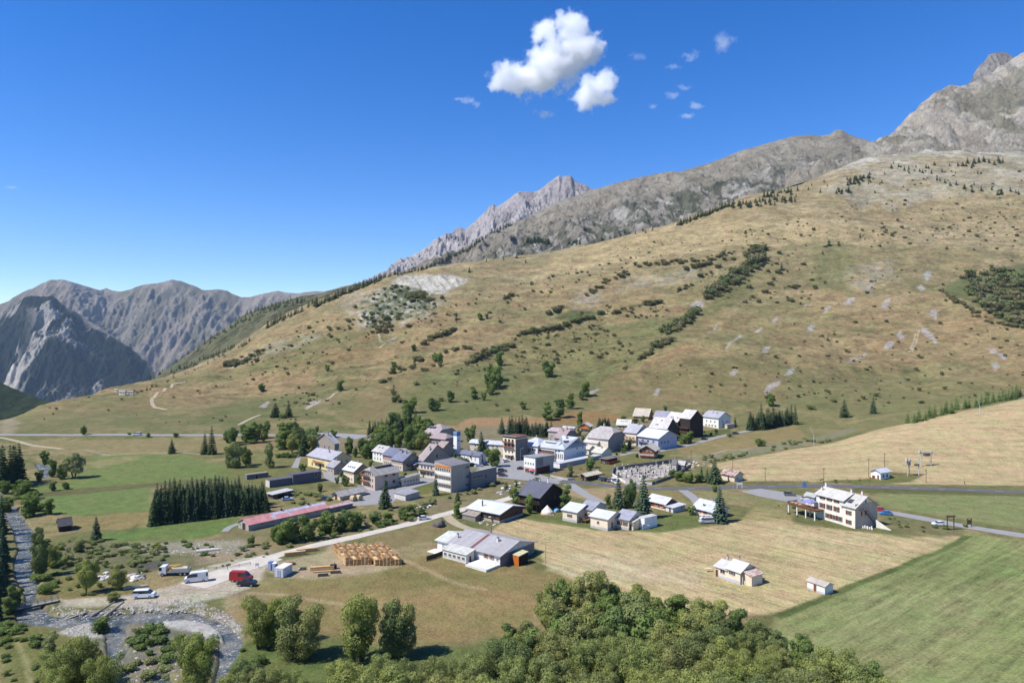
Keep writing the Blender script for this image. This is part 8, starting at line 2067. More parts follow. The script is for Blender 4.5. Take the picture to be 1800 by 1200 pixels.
beam_pile(566, 1001, 12, 6.5, 4, 4, 'pile of sawn boards on the bare ground between the cabins and the stacks'); beam_pile(569, 1005, 12, 5.5, 2, 1, 'low single layer of boards in front of the sawn board pile')
gm = paint((84, 78, 72)); 
for u, v, a_, lab in ((568, 1012, 14, 'left dark trough on the grass below the board pile'), (590, 1007, 8, 'right dark trough on the grass below the board pile')):
 x, y, z = hit(u, v); q = MB(); q.box(-1.4, 1.4, -.4, .4, 0, .12, gm); q.box(-1.4, 1.4, -.4, -.32, .122, .6, gm); q.box(-1.4, 1.4, .32, .4, .122, .6, gm); q.box(-1.4, -1.32, -.318, .318, .122, .6, gm); q.box(1.32, 1.4, -.318, .318, .122, .6, gm)
 tag(q.build('trough', None, (x, y, z), R(a_)), lab, 'trough')
x, y, z = hit(586, 999); q = MB(); q.box(-.9, .9, -.6, .6, .3, 1.2, M_BLK); q.tube((-.5, -.7, .3), (-.5, .7, .3), .3, .3, M_TYRE, 12); q.tube((.5, -.7, .3), (.5, .7, .3), .3, .3, M_TYRE, 12); q.tube((.3, 0, 1.2), (.3, 0, 1.9), .07, .07, gm)
tag(q.build('compressor', None, (x, y, z), R(20)), 'small black machine at the right end of the board pile', 'machine')
x, y, z = hit(531, 1001); q = MB()
for k in range(4): q.box(-.9+.1*k, .7+.15*k, -.5+.22*k, -.3+.22*k, .02, .2+.15*k, gm)
q.ball((-.7, .2, .3), (.35, .3, .3), paint((180, 178, 174)), 8, 5)
tag(q.build('scrap_pile', None, (x, y, z), R(10)), 'small pile of dark offcuts right of the white cabin', 'scrap pile')
x, y, z = hit(513, 992); q = MB(); q.ball((0, 0, .35), (1.1, .6, .45), wood_mat((110, 80, 60)), 10, 6); q.tube((.6, .2, .2), (1.4, .3, .9), .08, .05, wood_mat((110, 80, 60)))
tag(q.build('stump', None, (x, y, z), R(10)), 'brown stump lying behind the white cabin', 'stump')
def cabin(u, v, ang, lx, ly, h, rgb, label, name, cat, rf=(190, 190, 190), door=True):
 x, y, z = hit(u, v); e = empty(name, (x, y, z), R(ang), label, cat); q = MB(); m = paint(rgb, .6); q.box(-lx/2, lx/2, -ly/2, ly/2, .12, h, m)
 for k in range(int(lx/.5)): xx = -lx/2+.25+k*.5; q.box(xx-.03, xx+.03, -ly/2-.03, -ly/2-.001, .2, h-.15, m)
 q.box(-lx/2+.1, -lx/2+.3, -ly/2+.1, ly/2-.1, 0, .118, M_BLK); q.box(lx/2-.3, lx/2-.1, -ly/2+.1, ly/2-.1, 0, .118, M_BLK); q.build('wall', e)
 q = MB(); q.box(-lx/2-.06, lx/2+.06, -ly/2-.06, ly/2+.06, h+.003, h+.12, paint(rf, .6)); q.build('roof', e)
 if door: new_obj('door', door_mesh(min(.9, lx*.6), min(2.0, h-.3), (150, 160, 190)), e, (0, -ly/2-.035, .12))
cabin(498.5, 1010, -14, 2.6, 4.6, 2.5, (196, 198, 200), 'white and grey steel site container with a pale roof', 'site_container', 'container', (206, 200, 190))
cabin(483, 1003, -14, 1.1, 1.1, 2.2, (70, 110, 170), 'second blue portable toilet, touching the white container', 'portable_toilet', 'toilet', (226, 226, 226))
cabin(476, 1001, -14, 1.1, 1.1, 2.2, (90, 130, 190), 'blue portable toilet farthest from the white container', 'portable_toilet', 'toilet', (60, 100, 160))
x, y, z = hit(452, 997); q = MB(); q.box(-.5, .5, -.03, .03, .5, 1.3, paint((190, 188, 184))); q.tube((-.4, 0, 0), (-.4, 0, .6), .04, .04, gm); q.tube((.4, 0, 0), (.4, 0, .6), .04, .04, gm)
tag(q.build('notice_board', None, (x, y, z), R(10)), 'small pale notice board at the edge of the gravel yard', 'notice board')
# ================================================================= POLES, LAMPS, LIFT
M_POLE = wood_mat((104, 88, 72)); M_STEEL = paint((176, 178, 180), .5, .5); M_GALV = paint((150, 152, 154), .5, .5)
def pole(u, v, h, label, r=.13, arm=True, mat=None, lamp=False, name='utility_pole', cat='pole'):
 x, y, z = hit(u, v); H = h*y/F; e = empty(name, (x, y, z), rnd.uniform(-.5, .5), label, cat); q = MB(); m = mat or M_POLE
 q.tube((0, 0, -.4), (0, 0, H), r, r*.7, m, 10); q.build('post', e)
 if lamp: q = MB(); q.tube((0, 0, H-.05), (1.0, 0, H+.15), .04, .04, m); q.box(.9, 1.5, -.12, .12, H+.1, H+.22, M_LAMP); q.build('lamp_head', e)
 elif arm: q = MB(); q.box(-.7, .7, -.06, .06, H-.7, H-.56, m); [q.tube((s, 0, H-.56), (s, 0, H-.38), .05, .04, paint((120, 70, 50))) for s in (-.6, 0.25, .6)]; q.build('crossarm', e)
for u, v, h, lab in [(1215, 815, 24, 'dark wooden pole rising behind the stone tombs'), (1288, 826, 22, 'dark wooden pole behind the rusty roofed hut'), (1345, 846, 25, 'thin wooden pole at the near edge of the tan field, left of the inn'), (1448, 850, 28, 'wooden pole behind the inn roof'),
      (1527, 838, 33, 'bare wooden pole left of the ski lift hut'), (1628, 848, 24, 'short wooden pole at the field edge right of the lift machinery')]: pole(u, v, h, lab)
pole(1555, 836, 40, 'tall wooden pole with a transformer beside the ski lift hut', .16)
x, y, z = hit(1555, 836); 
for u, v, h, lab in [(1289, 865, 16, 'lamp post beside the main road below the rusty roofed hut'), (902, 828, 22, 'lamp post in the village square'), (999, 851, 22, 'lamp post on the near side of the main road by the waiting house'), (1153, 855, 20, 'lamp post before the graveyard wall'),
      (758, 912, 22, 'lamp post at the junction of the gravel lanes'), (915, 810, 22, 'lamp post between the four storey block and the cafe'), (970, 848, 18, 'lamp post on the road below the cafe')]: pole(u, v, h, lab, .07, lamp=True, mat=M_GALV, name='street_lamp', cat='street lamp')
pole(959, 988, 30, 'grey bare pole beside the stony field path', .12, arm=False, mat=wood_mat((150, 140, 124)))
pole(1019, 730, 1, 'x', .1) if False else None
for u, v, h, lab in [(1431, 784, 32, 'white snow making lance standing on the left of the tan field'), (1723, 729, 27, 'white snow making lance high on the right of the tan field')]:
 x, y, z = hit(u, v); H = h*y/F; e = empty('snow_lance', (x, y, z), 0, lab, 'snow lance'); q = MB(); q.tube((0, 0, -.3), (-.2, 0, H*.55), .16, .14, M_STEEL); q.build('mast', e)
 q = MB(); q.tube((-.2, 0, H*.55), (-.9, 0, H*.8), .12, .1, M_STEEL); q.tube((-.9, 0, H*.8), (-1.9, 0, H), .10, .08, M_STEEL); q.box(-2.3, -1.7, -.15, .15, H-.1, H+.25, M_STEEL); q.build('arm', e)
# lift drive stations
def lift(u, v, h, ang, lab, w):
 x, y, z = hit(u, v); H = h*y/F; e = empty('lift_station', (x, y, z), R(ang), lab, 'ski lift'); q = MB()
 for xx in (-w/2, w/2):
  q.tube((xx, 0, -.5), (xx, 0, H*.75), .16, .13, M_STEEL, 8); q.tube((xx, 0, H*.2), (0, 0, H*.72), .09, .09, M_STEEL, 6)
 q.build('leg_frame', e)
 q = MB(); q.box(-w/2-1.2, w/2+.8, -.3, .3, H*.75, H*.80, M_GALV); q.box(-w*.2, w*.3, -.7, .7, H*.60, H*.749, paint((110, 84, 74))); q.box(-w/2-1.2, -w/2-.4, -.4, .4, H*.802, H*.93, M_STEEL); q.box(w/2-.2, w/2+.5, -.35, .35, H*.802, H*.88, M_STEEL)
 for k in range(7): xx = -w/2-1+k*(w+1.6)/6; q.tube((xx, -.5, H*.822), (xx, -.5, H*.9), .04, .04, M_GALV, 5)
 q.build('machinery', e)
 q = MB(); n = 20; rr = H*.10
 for k in range(n): a0, a1 = 2*PI*k/n, 2*PI*(k+1)/n; q.tube((-w/2+rr*math.cos(a0), -.9, H*.66+rr*math.sin(a0)), (-w/2+rr*math.cos(a1), -.9, H*.66+rr*math.sin(a1)), .07, .07, M_GALV, 6)
 for k in range(5): a0 = 2*PI*k/5; q.tube((-w/2, -.9, H*.66), (-w/2+rr*math.cos(a0), -.9, H*.66+rr*math.sin(a0)), .04, .04, M_GALV, 5)
 q.build('cable_wheel', e)
lift(1628, 819, 30, 10, 'rear ski lift station on wide braced legs in the tan field', 5.5)
lift(1597, 836, 33, 25, 'front ski lift mast with motor head beside the green verge', 1.2)
x, y, z = hit(1615, 835); q = MB(); H = 28*y/F; q.tube((0, 0, -.3), (0, 0, H), .2, .16, M_STEEL); q.box(-2.4, .1, -.3, .3, H*.6, H*.72, paint((120, 96, 84))); q.box(-.3, .3, -.3, .3, H, H+.3, M_STEEL)
tag(q.build('lift_mast', None, (x, y, z), R(10)), 'single steel mast with a brown motor box between the two lift stations', 'lift mast')
# ================================================================= GRAVEYARD
M_STONE = paint((170, 164, 156), .95, .1, .2, 1.5, name='stone'); M_DSTONE = paint((110, 106, 104), .8, .2, .2, 1.5); M_WSTONE = paint((206, 200, 192), .9, .1, .12, 1.5)
tm_ = []
for s in range(5):
 r_ = random.Random(s+40); q = MB(); m = [M_STONE, M_WSTONE, M_DSTONE, M_STONE, M_WSTONE][s]; q.box(-.5, .5, -2.0, 0, 0, .28, m); q.box(-.42, .42, -1.9, -.1, .282, .36, [M_DSTONE, M_STONE, M_STONE, M_WSTONE, M_STONE][s])
 if s % 2: q.box(-.09, .09, .02, .2, .28, 1.5, m); q.box(-.4, .4, .02, .2, .95, 1.12, m)
 else: q.prism([(-.45, 0), (.45, 0), (.45, .8), (.25, 1.1), (-.25, 1.1), (-.45, .8)], .02, .2, m, Matrix(((1, 0, 0, 0), (0, 0, 1, 0), (0, 1, 0, .28), (0, 0, 0, 1))))
 tm_.append(q.mesh('gravestone'))
rs2 = random.Random(3); gpos = []
for k in range(9):
 for j in range(5):
  u = 1082+k*12+j*2; v = 823+j*5-k*.9
  if rs2.random() < .1: continue
  x, y, z = hit(u+rs2.uniform(-2, 2), v+rs2.uniform(-.8, .8)); o = new_obj('gravestone', tm_[rs2.randrange(5)], None, (x, y, z+.05), R(rs2.uniform(30, 50)), (1.15, 1.15, rs2.uniform(1.0, 1.5)))
  tag(o, 'stone grave in the ranks of the walled graveyard beside the main road', 'grave', 'graves of the walled graveyard')
def chapel(u, v, w, h, lab, m, rm):
 x, y, z = hit(u, v); S = y/F; e = empty('tomb_chapel', (x, y, z), R(-35), lab, 'tomb'); q = MB(); W = w*S/1.3; H = h*S; q.extrude_x([(-W/2, -.5), (W/2, -.5), (W/2, H*.6), (0, H*.9), (-W/2, H*.6)], -W*.6, W*.6, m); q.build('wall', e)
 q = MB(); q.slab([(-W*.7, -W*.62, H*.56), (W*.7, -W*.62, H*.56), (W*.7, 0, H*.95), (-W*.7, 0, H*.95)], .1, rm); q.slab([(W*.7, W*.62, H*.56), (-W*.7, W*.62, H*.56), (-W*.7, 0, H*.95), (W*.7, 0, H*.95)], .1, rm); q.build('roof', e)
 q = MB(); q.box(-.06, .06, -.06, .06, H*.95, H*1.25, m); q.box(-.06, .06, -.25, .25, H*1.1, H*1.17, m); q.build('cross', e)
 new_obj('door', door_mesh(.8, 1.7, (70, 60, 56)), e, (-W*.1, -W/2-.01, 0)) 
chapel(1186, 828, 9, 22, 'slim tomb chapel with a small cross, left one of the pair', M_STONE, M_DSTONE)
chapel(1199, 827, 13, 19, 'wider tomb chapel with an open dark doorway, right one of the pair', M_DSTONE, M_STONE)
def wall_run(pts, h, th, mat, label, name='stone_wall', cat='wall', step=2.0, cop=None):
 P_ = [Vector(hit(u, v)[:2]) for u, v in pts]; q = MB()
 for i in range(len(P_)-1):
  d = P_[i+1]-P_[i]; n = max(1, int(d.length/step)); t = d.normalized(); nn = Vector((-t.y, t.x))*th/2
  for k in range(n):
   a_ = P_[i]+d*k/n; b_ = P_[i]+d*(k+1)/n; za = ground_z(a_.x, a_.y); zb_ = ground_z(b_.x, b_.y); hv = h*(1+rnd.uniform(-.04, .04))
   q.hexa([(a_.x-nn.x, a_.y-nn.y, za-.5), (b_.x-nn.x, b_.y-nn.y, zb_-.5), (b_.x+nn.x, b_.y+nn.y, zb_-.5), (a_.x+nn.x, a_.y+nn.y, za-.5), (a_.x-nn.x, a_.y-nn.y, za+hv), (b_.x-nn.x, b_.y-nn.y, zb_+hv), (b_.x+nn.x, b_.y+nn.y, zb_+hv), (a_.x+nn.x, a_.y+nn.y, za+hv)], mat)
 o = q.build(name); tag(o, label, cat); return o
wall_run([(1077, 835), (1078, 828), (1110, 822), (1150, 817), (1180, 813), (1214, 814)], 1.8, .4, M_DSTONE, 'rough dark stone wall along the back of the graveyard')
wall_run([(1077, 836), (1100, 850), (1146, 852)], 1.1, .35, M_WSTONE, 'pale low wall along the roadside front of the graveyard')
wall_run([(1146, 852), (1186, 838), (1214, 820)], 1.4, .35, M_DSTONE, 'dark retaining wall at the right side of the graveyard')
wall_run([(968, 838), (998, 844), (1010, 843)], 1.0, .4, M_STONE, 'low stone bank wall left of the waiting house')
# timber fence by the terraced bungalow
fm_ = wood_mat((70, 58, 50))
def fence(pts, h, label, mat=fm_, board=True, gap=2.0, name='fence'):
 P_ = [Vector(hit(u, v)[:2]) for u, v in pts]; e = empty(name, (P_[0].x, P_[0].y, ground_z(*P_[0])), 0, label, 'fence'); o_ = Vector((P_[0].x, P_[0].y, ground_z(*P_[0])))
 q = MB(); q2 = MB()
 for i in range(len(P_)-1):
  d = P_[i+1]-P_[i]; n = max(1, int(d.length/gap)); t = d.normalized(); nn = Vector((-t.y, t.x))*.03
  for k in range(n+1):
   a_ = P_[i]+d*k/n; z_ = ground_z(a_.x, a_.y); q2.box(a_.x-o_.x-.05, a_.x-o_.x+.05, a_.y-o_.y-.05, a_.y-o_.y+.05, z_-o_.z-.3, z_-o_.z+h+.05, mat)
   if k < n:
    b_ = P_[i]+d*(k+1)/n; zb_ = ground_z(b_.x, b_.y)
    for lo, hi_ in (((.1, h),) if board else ((h*.45, h*.55), (h*.85, h*.95))):
     A_ = [(a_.x-nn.x, a_.y-nn.y), (b_.x-nn.x, b_.y-nn.y), (b_.x+nn.x, b_.y+nn.y), (a_.x+nn.x, a_.y+nn.y)]; zz = [z_, zb_, zb_, z_]
     q.hexa([(p[0]-o_.x, p[1]-o_.y, w_-o_.z+lo) for p, w_ in zip(A_, zz)]+[(p[0]-o_.x, p[1]-o_.y, w_-o_.z+hi_) for p, w_ in zip(A_, zz)], mat)
 q.build('panel' if board else 'rail', e); q2.build('post', e)
fence([(750, 986), (766, 981), (783, 974)], 1.5, 'dark closed board fence left of the big bungalow terrace')
fence([(1300, 850), (1340, 849), (1420, 847)], .7, 'low post and rail fence along the far side of the main road', M_POLE, False, 3.0)
fence([(440, 992), (400, 1000), (360, 1001)], .8, 'dark low rail fence along the gravel bank', wood_mat((90, 60, 50)), False, 3)
# ================================================================= SMALL GARDEN AND FIELD THINGS
def tag_at(q, name, u, v, ang, label, cat, dz=0.0):
 x, y, z = hit(u, v); o = q.build(name, None, (x, y, z+dz), R(ang)); tag(o, label, cat); return o
q = MB(); 
for a_ in (-1.4, 1.4): q.tube((a_, -.9, 0), (a_*.9, 0, 2.3), .05, .05, M_POLE, 6); q.tube((a_, .9, 0), (a_*.9, 0, 2.3), .05, .05, M_POLE, 6)
q.tube((-1.3, 0, 2.3), (1.3, 0, 2.3), .05, .05, M_POLE, 6)
for s in (-.6, .6): q.tube((s-.2, 0, 2.3), (s-.2, 0, .55), .015, .015, M_BLK, 4); q.tube((s+.2, 0, 2.3), (s+.2, 0, .55), .015, .015, M_BLK, 4); q.box(s-.25, s+.25, -.1, .1, .5, .55, M_BLK)
tag_at(q, 'swing_frame', 1185, 928, 12, 'light wooden swing frame on the lawn right of the bungalows', 'swing')
q = MB(); q.box(-.9, .9, -.4, .4, .7, .76, M_TIMB3); q.box(-.9, .9, -.85, -.6, .42, .47, M_TIMB3); q.box(-.9, .9, .6, .85, .42, .47, M_TIMB3)
for s in (-.6, .6): q.hexa([(s-.04, -.8, 0), (s+.04, -.8, 0), (s+.04, -.7, 0), (s-.04, -.7, 0), (s-.04, -.3, .698), (s+.04, -.3, .698), (s+.04, -.2, .698), (s-.04, -.2, .698)], M_TIMB3); q.hexa([(s-.04, .7, 0), (s+.04, .7, 0), (s+.04, .8, 0), (s-.04, .8, 0), (s-.04, .2, .698), (s+.04, .2, .698), (s+.04, .3, .698), (s-.04, .3, .698)], M_TIMB3)
pt = q.mesh('picnic_table')
def put(me, name, u, v, ang, label, cat, group=None, s=1): x, y, z = hit(u, v); o = new_obj(name, me, None, (x, y, z), R(ang), (s, s, s)); tag(o, label, cat, group)
put(pt, 'picnic_table', 1245, 1003, 10, 'pale picnic table on the mown field left of the small house', 'table', None, 1.0)
put(pt, 'picnic_table', 1074, 927, 40, 'picnic table against the gable of the large cream bungalow', 'table'); put(pt, 'picnic_table', 1085, 925, 20, 'round topped garden table between the two cream bungalows', 'table')
q = MB(); n = 12; wt = paint((214, 208, 196))
for k in range(n):
 a0, a1 = 2*PI*k/n, 2*PI*(k+1)/n; q.poly([(2.2*math.cos(a0), 2.2*math.sin(a0), .7), (2.2*math.cos(a1), 2.2*math.sin(a1), .7), (0, 0, 3.0)], wt); q.poly([(2.3*math.cos(a0), 2.3*math.sin(a0), 0), (2.3*math.cos(a1), 2.3*math.sin(a1), 0), (2.2*math.cos(a1), 2.2*math.sin(a1), .7), (2.2*math.cos(a0), 2.2*math.sin(a0), .7)], wt)
q.box(-2.5, 2.5, -2.5, 2.5, -.4, -.1, M_TIMB2)
tag_at(q, 'bell_tent', 962, 903, 0, 'white pointed tent on a wooden platform before the black chalet', 'tent', .4)
q = MB(); bl = paint((90, 150, 200)); 
for k in range(8):
 a0, a1 = PI*k/8, PI*(k+1)/8; q.poly([(1.2*math.cos(a0), -1, 1.1*math.sin(a0)), (1.2*math.cos(a0), 1, 1.1*math.sin(a0)), (1.2*math.cos(a1), 1, 1.1*math.sin(a1)), (1.2*math.cos(a1), -1, 1.1*math.sin(a1))], bl)
tag_at(q, 'dome_tent', 980, 899, 20, 'small blue dome tent right of the white pointed tent', 'tent')
# pavilion roof and tables on the inn terrace
e = INN.e; 
def inn_world(x_, y_, z_):
 c, sn = math.cos(INN.yaw), math.sin(INN.yaw); return (INN.x+x_*c+y_*sn, INN.y-x_*sn+y_*c, INN.z+z_)
cx, cy = TX0+(TX1-TX0)*.62, (TY0+TY1)/2+.2; p0 = inn_world(cx, cy, 3.62)
e = empty('garden_pavilion', p0, -INN.yaw, 'violet blue canopy standing on the terrace of the inn', 'canopy'); q = MB(); vb = paint((120, 124, 176), .8)
for s, t in ((-1, -1), (1, -1), (1, 1), (-1, 1)):
 pass
c4 = [(-2.2, -1.7), (2.2, -1.7), (2.2, 1.7), (-2.2, 1.7)]
for k in range(4): a_, b_ = c4[k], c4[(k+1) % 4]; q.poly([(a_[0], a_[1], 2.2), (b_[0], b_[1], 2.2), (0, 0, 3.2)], vb); q.poly([(a_[0], a_[1], 1.95), (b_[0], b_[1], 1.95), (b_[0], b_[1], 2.2), (a_[0], a_[1], 2.2)], vb)
q.build('canopy', e); q = MB(); [q.tube((x_*.98, y_*.98, 0), (x_*.98, y_*.98, 2.1), .04, .04, M_STEEL, 6) for x_, y_ in c4]; q.build('post', e)
for k in range(3):
 p = inn_world(TX0+1.2+k*1.8, TY0+1.2, 3.6); o = new_obj('picnic_table', pt, None, p, -INN.yaw, (.7, .7, 1)); tag(o, ['first table from the left on the inn terrace', 'second table from the left on the inn terrace', 'third table from the left on the inn terrace'][k], 'table')
# clutter: white furniture before the inn gable
p = inn_world(1.2, 3.5, 0); q = MB()
for k in range(7): q.box(k*.5-1, k*.5-.6, (k % 3)*.4, (k % 3)*.4+.4, 0, .7+.3*(k % 2), wt)
o = q.build('garden_furniture', None, (p[0], p[1], ground_z(p[0], p[1])), R(-50)); tag(o, 'heap of white garden furniture at the foot of the inn gable', 'furniture')
# red cafe parasols
rp_ = MB()
for k in range(8):
 a0, a1 = 2*PI*k/8, 2*PI*(k+1)/8; rp_.poly([(1.4*math.cos(a0), 1.4*math.sin(a0), 2.1), (1.4*math.cos(a1), 1.4*math.sin(a1), 2.1), (0, 0, 2.7)], paint((170, 44, 48), .8))
rp_.tube((0, 0, 0), (0, 0, 2.6), .03, .03, M_STEEL, 6); rpm = rp_.mesh('parasol')
wp_ = MB()
for k in range(8):
 a0, a1 = 2*PI*k/8, 2*PI*(k+1)/8; wp_.poly([(1.2*math.cos(a0), 1.2*math.sin(a0), 2.1), (1.2*math.cos(a1), 1.2*math.sin(a1), 2.1), (0, 0, 2.6)], paint((200, 110, 110), .8))
wp_.tube((0, 0, 0), (0, 0, 2.6), .03, .03, M_STEEL, 6); wpm = wp_.mesh('parasol')
for i, (u, v) in enumerate(((923, 829), (928, 831), (933, 833), (938, 835))):
 put(rpm if i != 2 else wpm, 'parasol', u, v, 0, ['red parasol farthest left before the cafe', 'second red parasol before the cafe', 'pale pink parasol before the cafe', 'red parasol nearest the road before the cafe'][i], 'parasol')
put(wpm, 'parasol', 1158, 800, 0, 'pale parasol right of the orange balcony chalet', 'parasol')
# hay bales
q = MB(); q.tube((0, -.9, 1.0), (0, .9, 1.0), 1.25, 1.25, paint((176, 160, 126), .95, .1, .3, 3), 18); bale = q.mesh('round_bale')
put(bale, 'round_bale', 621, 880, 60, 'left one of two round bales beside the taupe roofed house', 'bale'); put(bale, 'round_bale', 631, 879, 60, 'right one of two round bales beside the taupe roofed house', 'bale')
# wooden gate frame, info board, blue sign, bus sign
q = MB(); dk2 = wood_mat((70, 54, 44))
for s in (-1.2, 1.2): q.box(s-.1, s+.1, -.1, .1, -.3, 4.4, dk2)
q.box(-1.5, 1.5, -.12, .12, 4.402, 4.6, dk2); q.slab([(-1.6, -.5, 4.7), (1.6, -.5, 4.7), (1.6, 0, 5.0), (-1.6, 0, 5.0)], .08, dk2); q.slab([(1.6, .5, 4.7), (-1.6, .5, 4.7), (-1.6, 0, 5.0), (1.6, 0, 5.0)], .08, dk2); q.box(-1.1, 1.1, -.08, .08, .2, .4, dk2)
tag_at(q, 'gate_frame', 1671, 931, 5, 'tall empty wooden frame with a little roof beside the side road', 'gate frame')
q = MB()
for s in (-.8, .8): q.box(s-.07, s+.07, -.07, .07, -.3, 2.9, dk2)
q.box(-.729, .729, -.05, .05, 1.0, 2.5, wood_mat((96, 72, 56))); q.box(-1.0, 1.0, -.2, .2, 2.902, 3.0, dk2)
tag_at(q, 'information_board', 1704, 926, 8, 'brown wooden information board on two posts beside the side road', 'information board')
q = MB(); q.tube((-.7, 0, 0), (-.7, 0, 2.6), .04, .04, M_GALV, 6); q.tube((.7, 0, 0), (.7, 0, 2.6), .04, .04, M_GALV, 6); q.box(-.9, .9, -.06, -.03, 1.2, 3.6, paint((90, 130, 180), .6))
tag_at(q, 'road_sign', 1414, 861, 5, 'tall blue road sign behind the left end of the inn', 'road sign')
q = MB(); q.box(-1.3, 1.3, -.04, .04, 1.6, 2.6, paint((200, 200, 204), .5)); q.box(-1.2, -1.0, -.06, .06, -.2, 1.598, wt); q.box(1.0, 1.2, -.06, .06, -.2, 1.598, wt)
tag_at(q, 'road_sign', 1300, 858, 0, 'broad white road sign on two white posts at the main road', 'road sign')
# footbridge and beams at the stream
A_ = Vector(hit(28, 1072)); B_ = Vector(hit(103, 1056)); d = (B_-A_); L_ = math.hypot(d.x, d.y); a_ = math.atan2(d.y, d.x); e = empty('footbridge', (A_.x, A_.y, .35), a_, 'narrow footbridge with post and rail sides over the stream', 'bridge')
gw = paint((130, 128, 122), .8); q = MB(); q.box(0, L_, -.9, .9, 0, .18, gw); q.box(0, L_, -.8, -.5, -.35, -.002, paint((70, 66, 62))); q.box(0, L_, .5, .8, -.35, -.002, paint((70, 66, 62))); q.build('deck', e)
q = MB()
for k in range(7):
 for s in (-.9, .82): q.box(k*(L_-.1)/6, k*(L_-.1)/6+.1, s, s+.08, .182, 1.2, gw)
for s in (-.9, .82):
 for z_ in (.6, 1.1): q.box(0, L_, s-.05, s-.002, z_, z_+.1, gw)
q.build('railing', e)
def logp(u1, v1, u2, v2, r_, z1, z2, m, lab, nm='log'):
 p = Vector(hit(u1, v1)); w_ = Vector(hit(u2, v2)); q = MB(); q.tube((0, 0, z1), (w_.x-p.x, w_.y-p.y, w_.z-p.z+z2), r_, r_*.7, m, 8); o = q.build(nm, None, tuple(p)); tag(o, lab, 'log')
logp(152, 1090, 202, 1068, .28, .2, 1.6, M_DSTONE, 'upper dark beam leaning from the water to the stony bank'); logp(184, 1086, 218, 1068, .28, .3, 1.5, M_DSTONE, 'lower dark beam leaning on the stony bank'); logp(190, 1090, 208, 1078, .2, .2, .7, M_DSTONE, 'short curved dark timber under the two beams')
logp(100, 1095, 150, 1079, .18, .2, .5, M_STONE, 'long pale trunk lying in the shallow stream'); logp(290, 1080, 335, 1068, .15, .1, .4, M_STONE, 'pale driftwood trunk at the edge of the stream bend'); logp(217, 1036, 260, 1030, .35, .3, .3, M_STONE, 'pale rocky slab heap behind the white minibus', 'log')
logp(345, 970, 385, 966, .5, .3, .3, M_WSTONE, 'pale plastic covered roll on the gravel flat', 'roll')
# ================================================================= ROCKS
def rock_mesh(seed, m, flat=.75):
 bm = bmesh.new(); bmesh.ops.create_icosphere(bm, subdivisions=3, radius=1); r_ = np.random.RandomState(seed); pl = r_.normal(size=(13, 3)); pl /= np.linalg.norm(pl, axis=1, keepdims=True); dd = r_.uniform(.55, .95, 13)
 for w_ in bm.verts:
  p = np.array(w_.co)
  for a_, b_ in zip(pl, dd):
   k = p@a_
   if k > b_: p = p-a_*(k-b_)*.9
  w_.co = p*(1+.04*math.sin(p[0]*9+p[1]*7)); w_.co.z *= flat
 me = bpy.data.meshes.new('boulder'); bm.to_mesh(me); bm.free(); me.materials.append(m); return me
RK = [rock_mesh(s, m) for s, m in ((1, M_STONE), (2, M_WSTONE), (3, M_STONE), (4, M_DSTONE), (5, M_WSTONE))]
x, y, z = hit(771, 925); o = new_obj('boulder', rock_mesh(9, paint((104, 98, 96), .95, .1, .3, 1.2), .8), None, (x, y, z+.7), .5, (2.6, 2.0, 2.1)); tag(o, 'great dark boulder beside the fork of the lanes', 'boulder')
def rocks(poly, n, s0, s1, lab, grp):
 xs = [p[0] for p in poly]; ys = [p[1] for p in poly]; k = 0
 while k < n:
  p = (rs2.uniform(min(xs), max(xs)), rs2.uniform(min(ys), max(ys)))
  if not inside(p, poly): continue
  k += 1; x, y, z = hit(*p); s = rs2.uniform(s0, s1); o = new_obj('boulder', rs2.choice(RK), None, (x, y, z+s*.15), rs2.uniform(0, 6), (s*rs2.uniform(.8, 1.4), s, s*rs2.uniform(.7, 1.1))); tag(o, lab, 'boulder', grp)
rocks([(226, 1010), (252, 1006), (256, 1018), (228, 1022)], 26, .4, .8, 'pale boulder in the heap right of the willow on the flat', 'boulders of the pale heap on the flat')
rocks([(172, 1012), (190, 1004), (196, 1018), (178, 1022)], 16, .35, .7, 'pale boulder in the heap left of the willow on the flat', 'boulders of the left heap on the flat')
rocks([(730, 893), (758, 884), (758, 890), (736, 898)], 22, .5, 1.0, 'pale boulder in the heap above the gravel lane', 'boulders of the heap above the gravel lane')
rocks([(872, 862), (912, 846), (915, 850), (880, 870)], 16, .6, 1.1, 'pale boulder on the bank left of the black chalet', 'boulders on the bank by the black chalet')
rocks([(838, 914), (880, 918), (884, 924), (845, 922)], 8, .3, .6, 'broken white rubble block before the brown bungalow', 'rubble before the brown bungalow')
rocks([(1204, 815), (1236, 808), (1240, 818), (1210, 824)], 14, .5, .9, 'pale boulder in the rough behind the tombs', 'boulders behind the tombs')
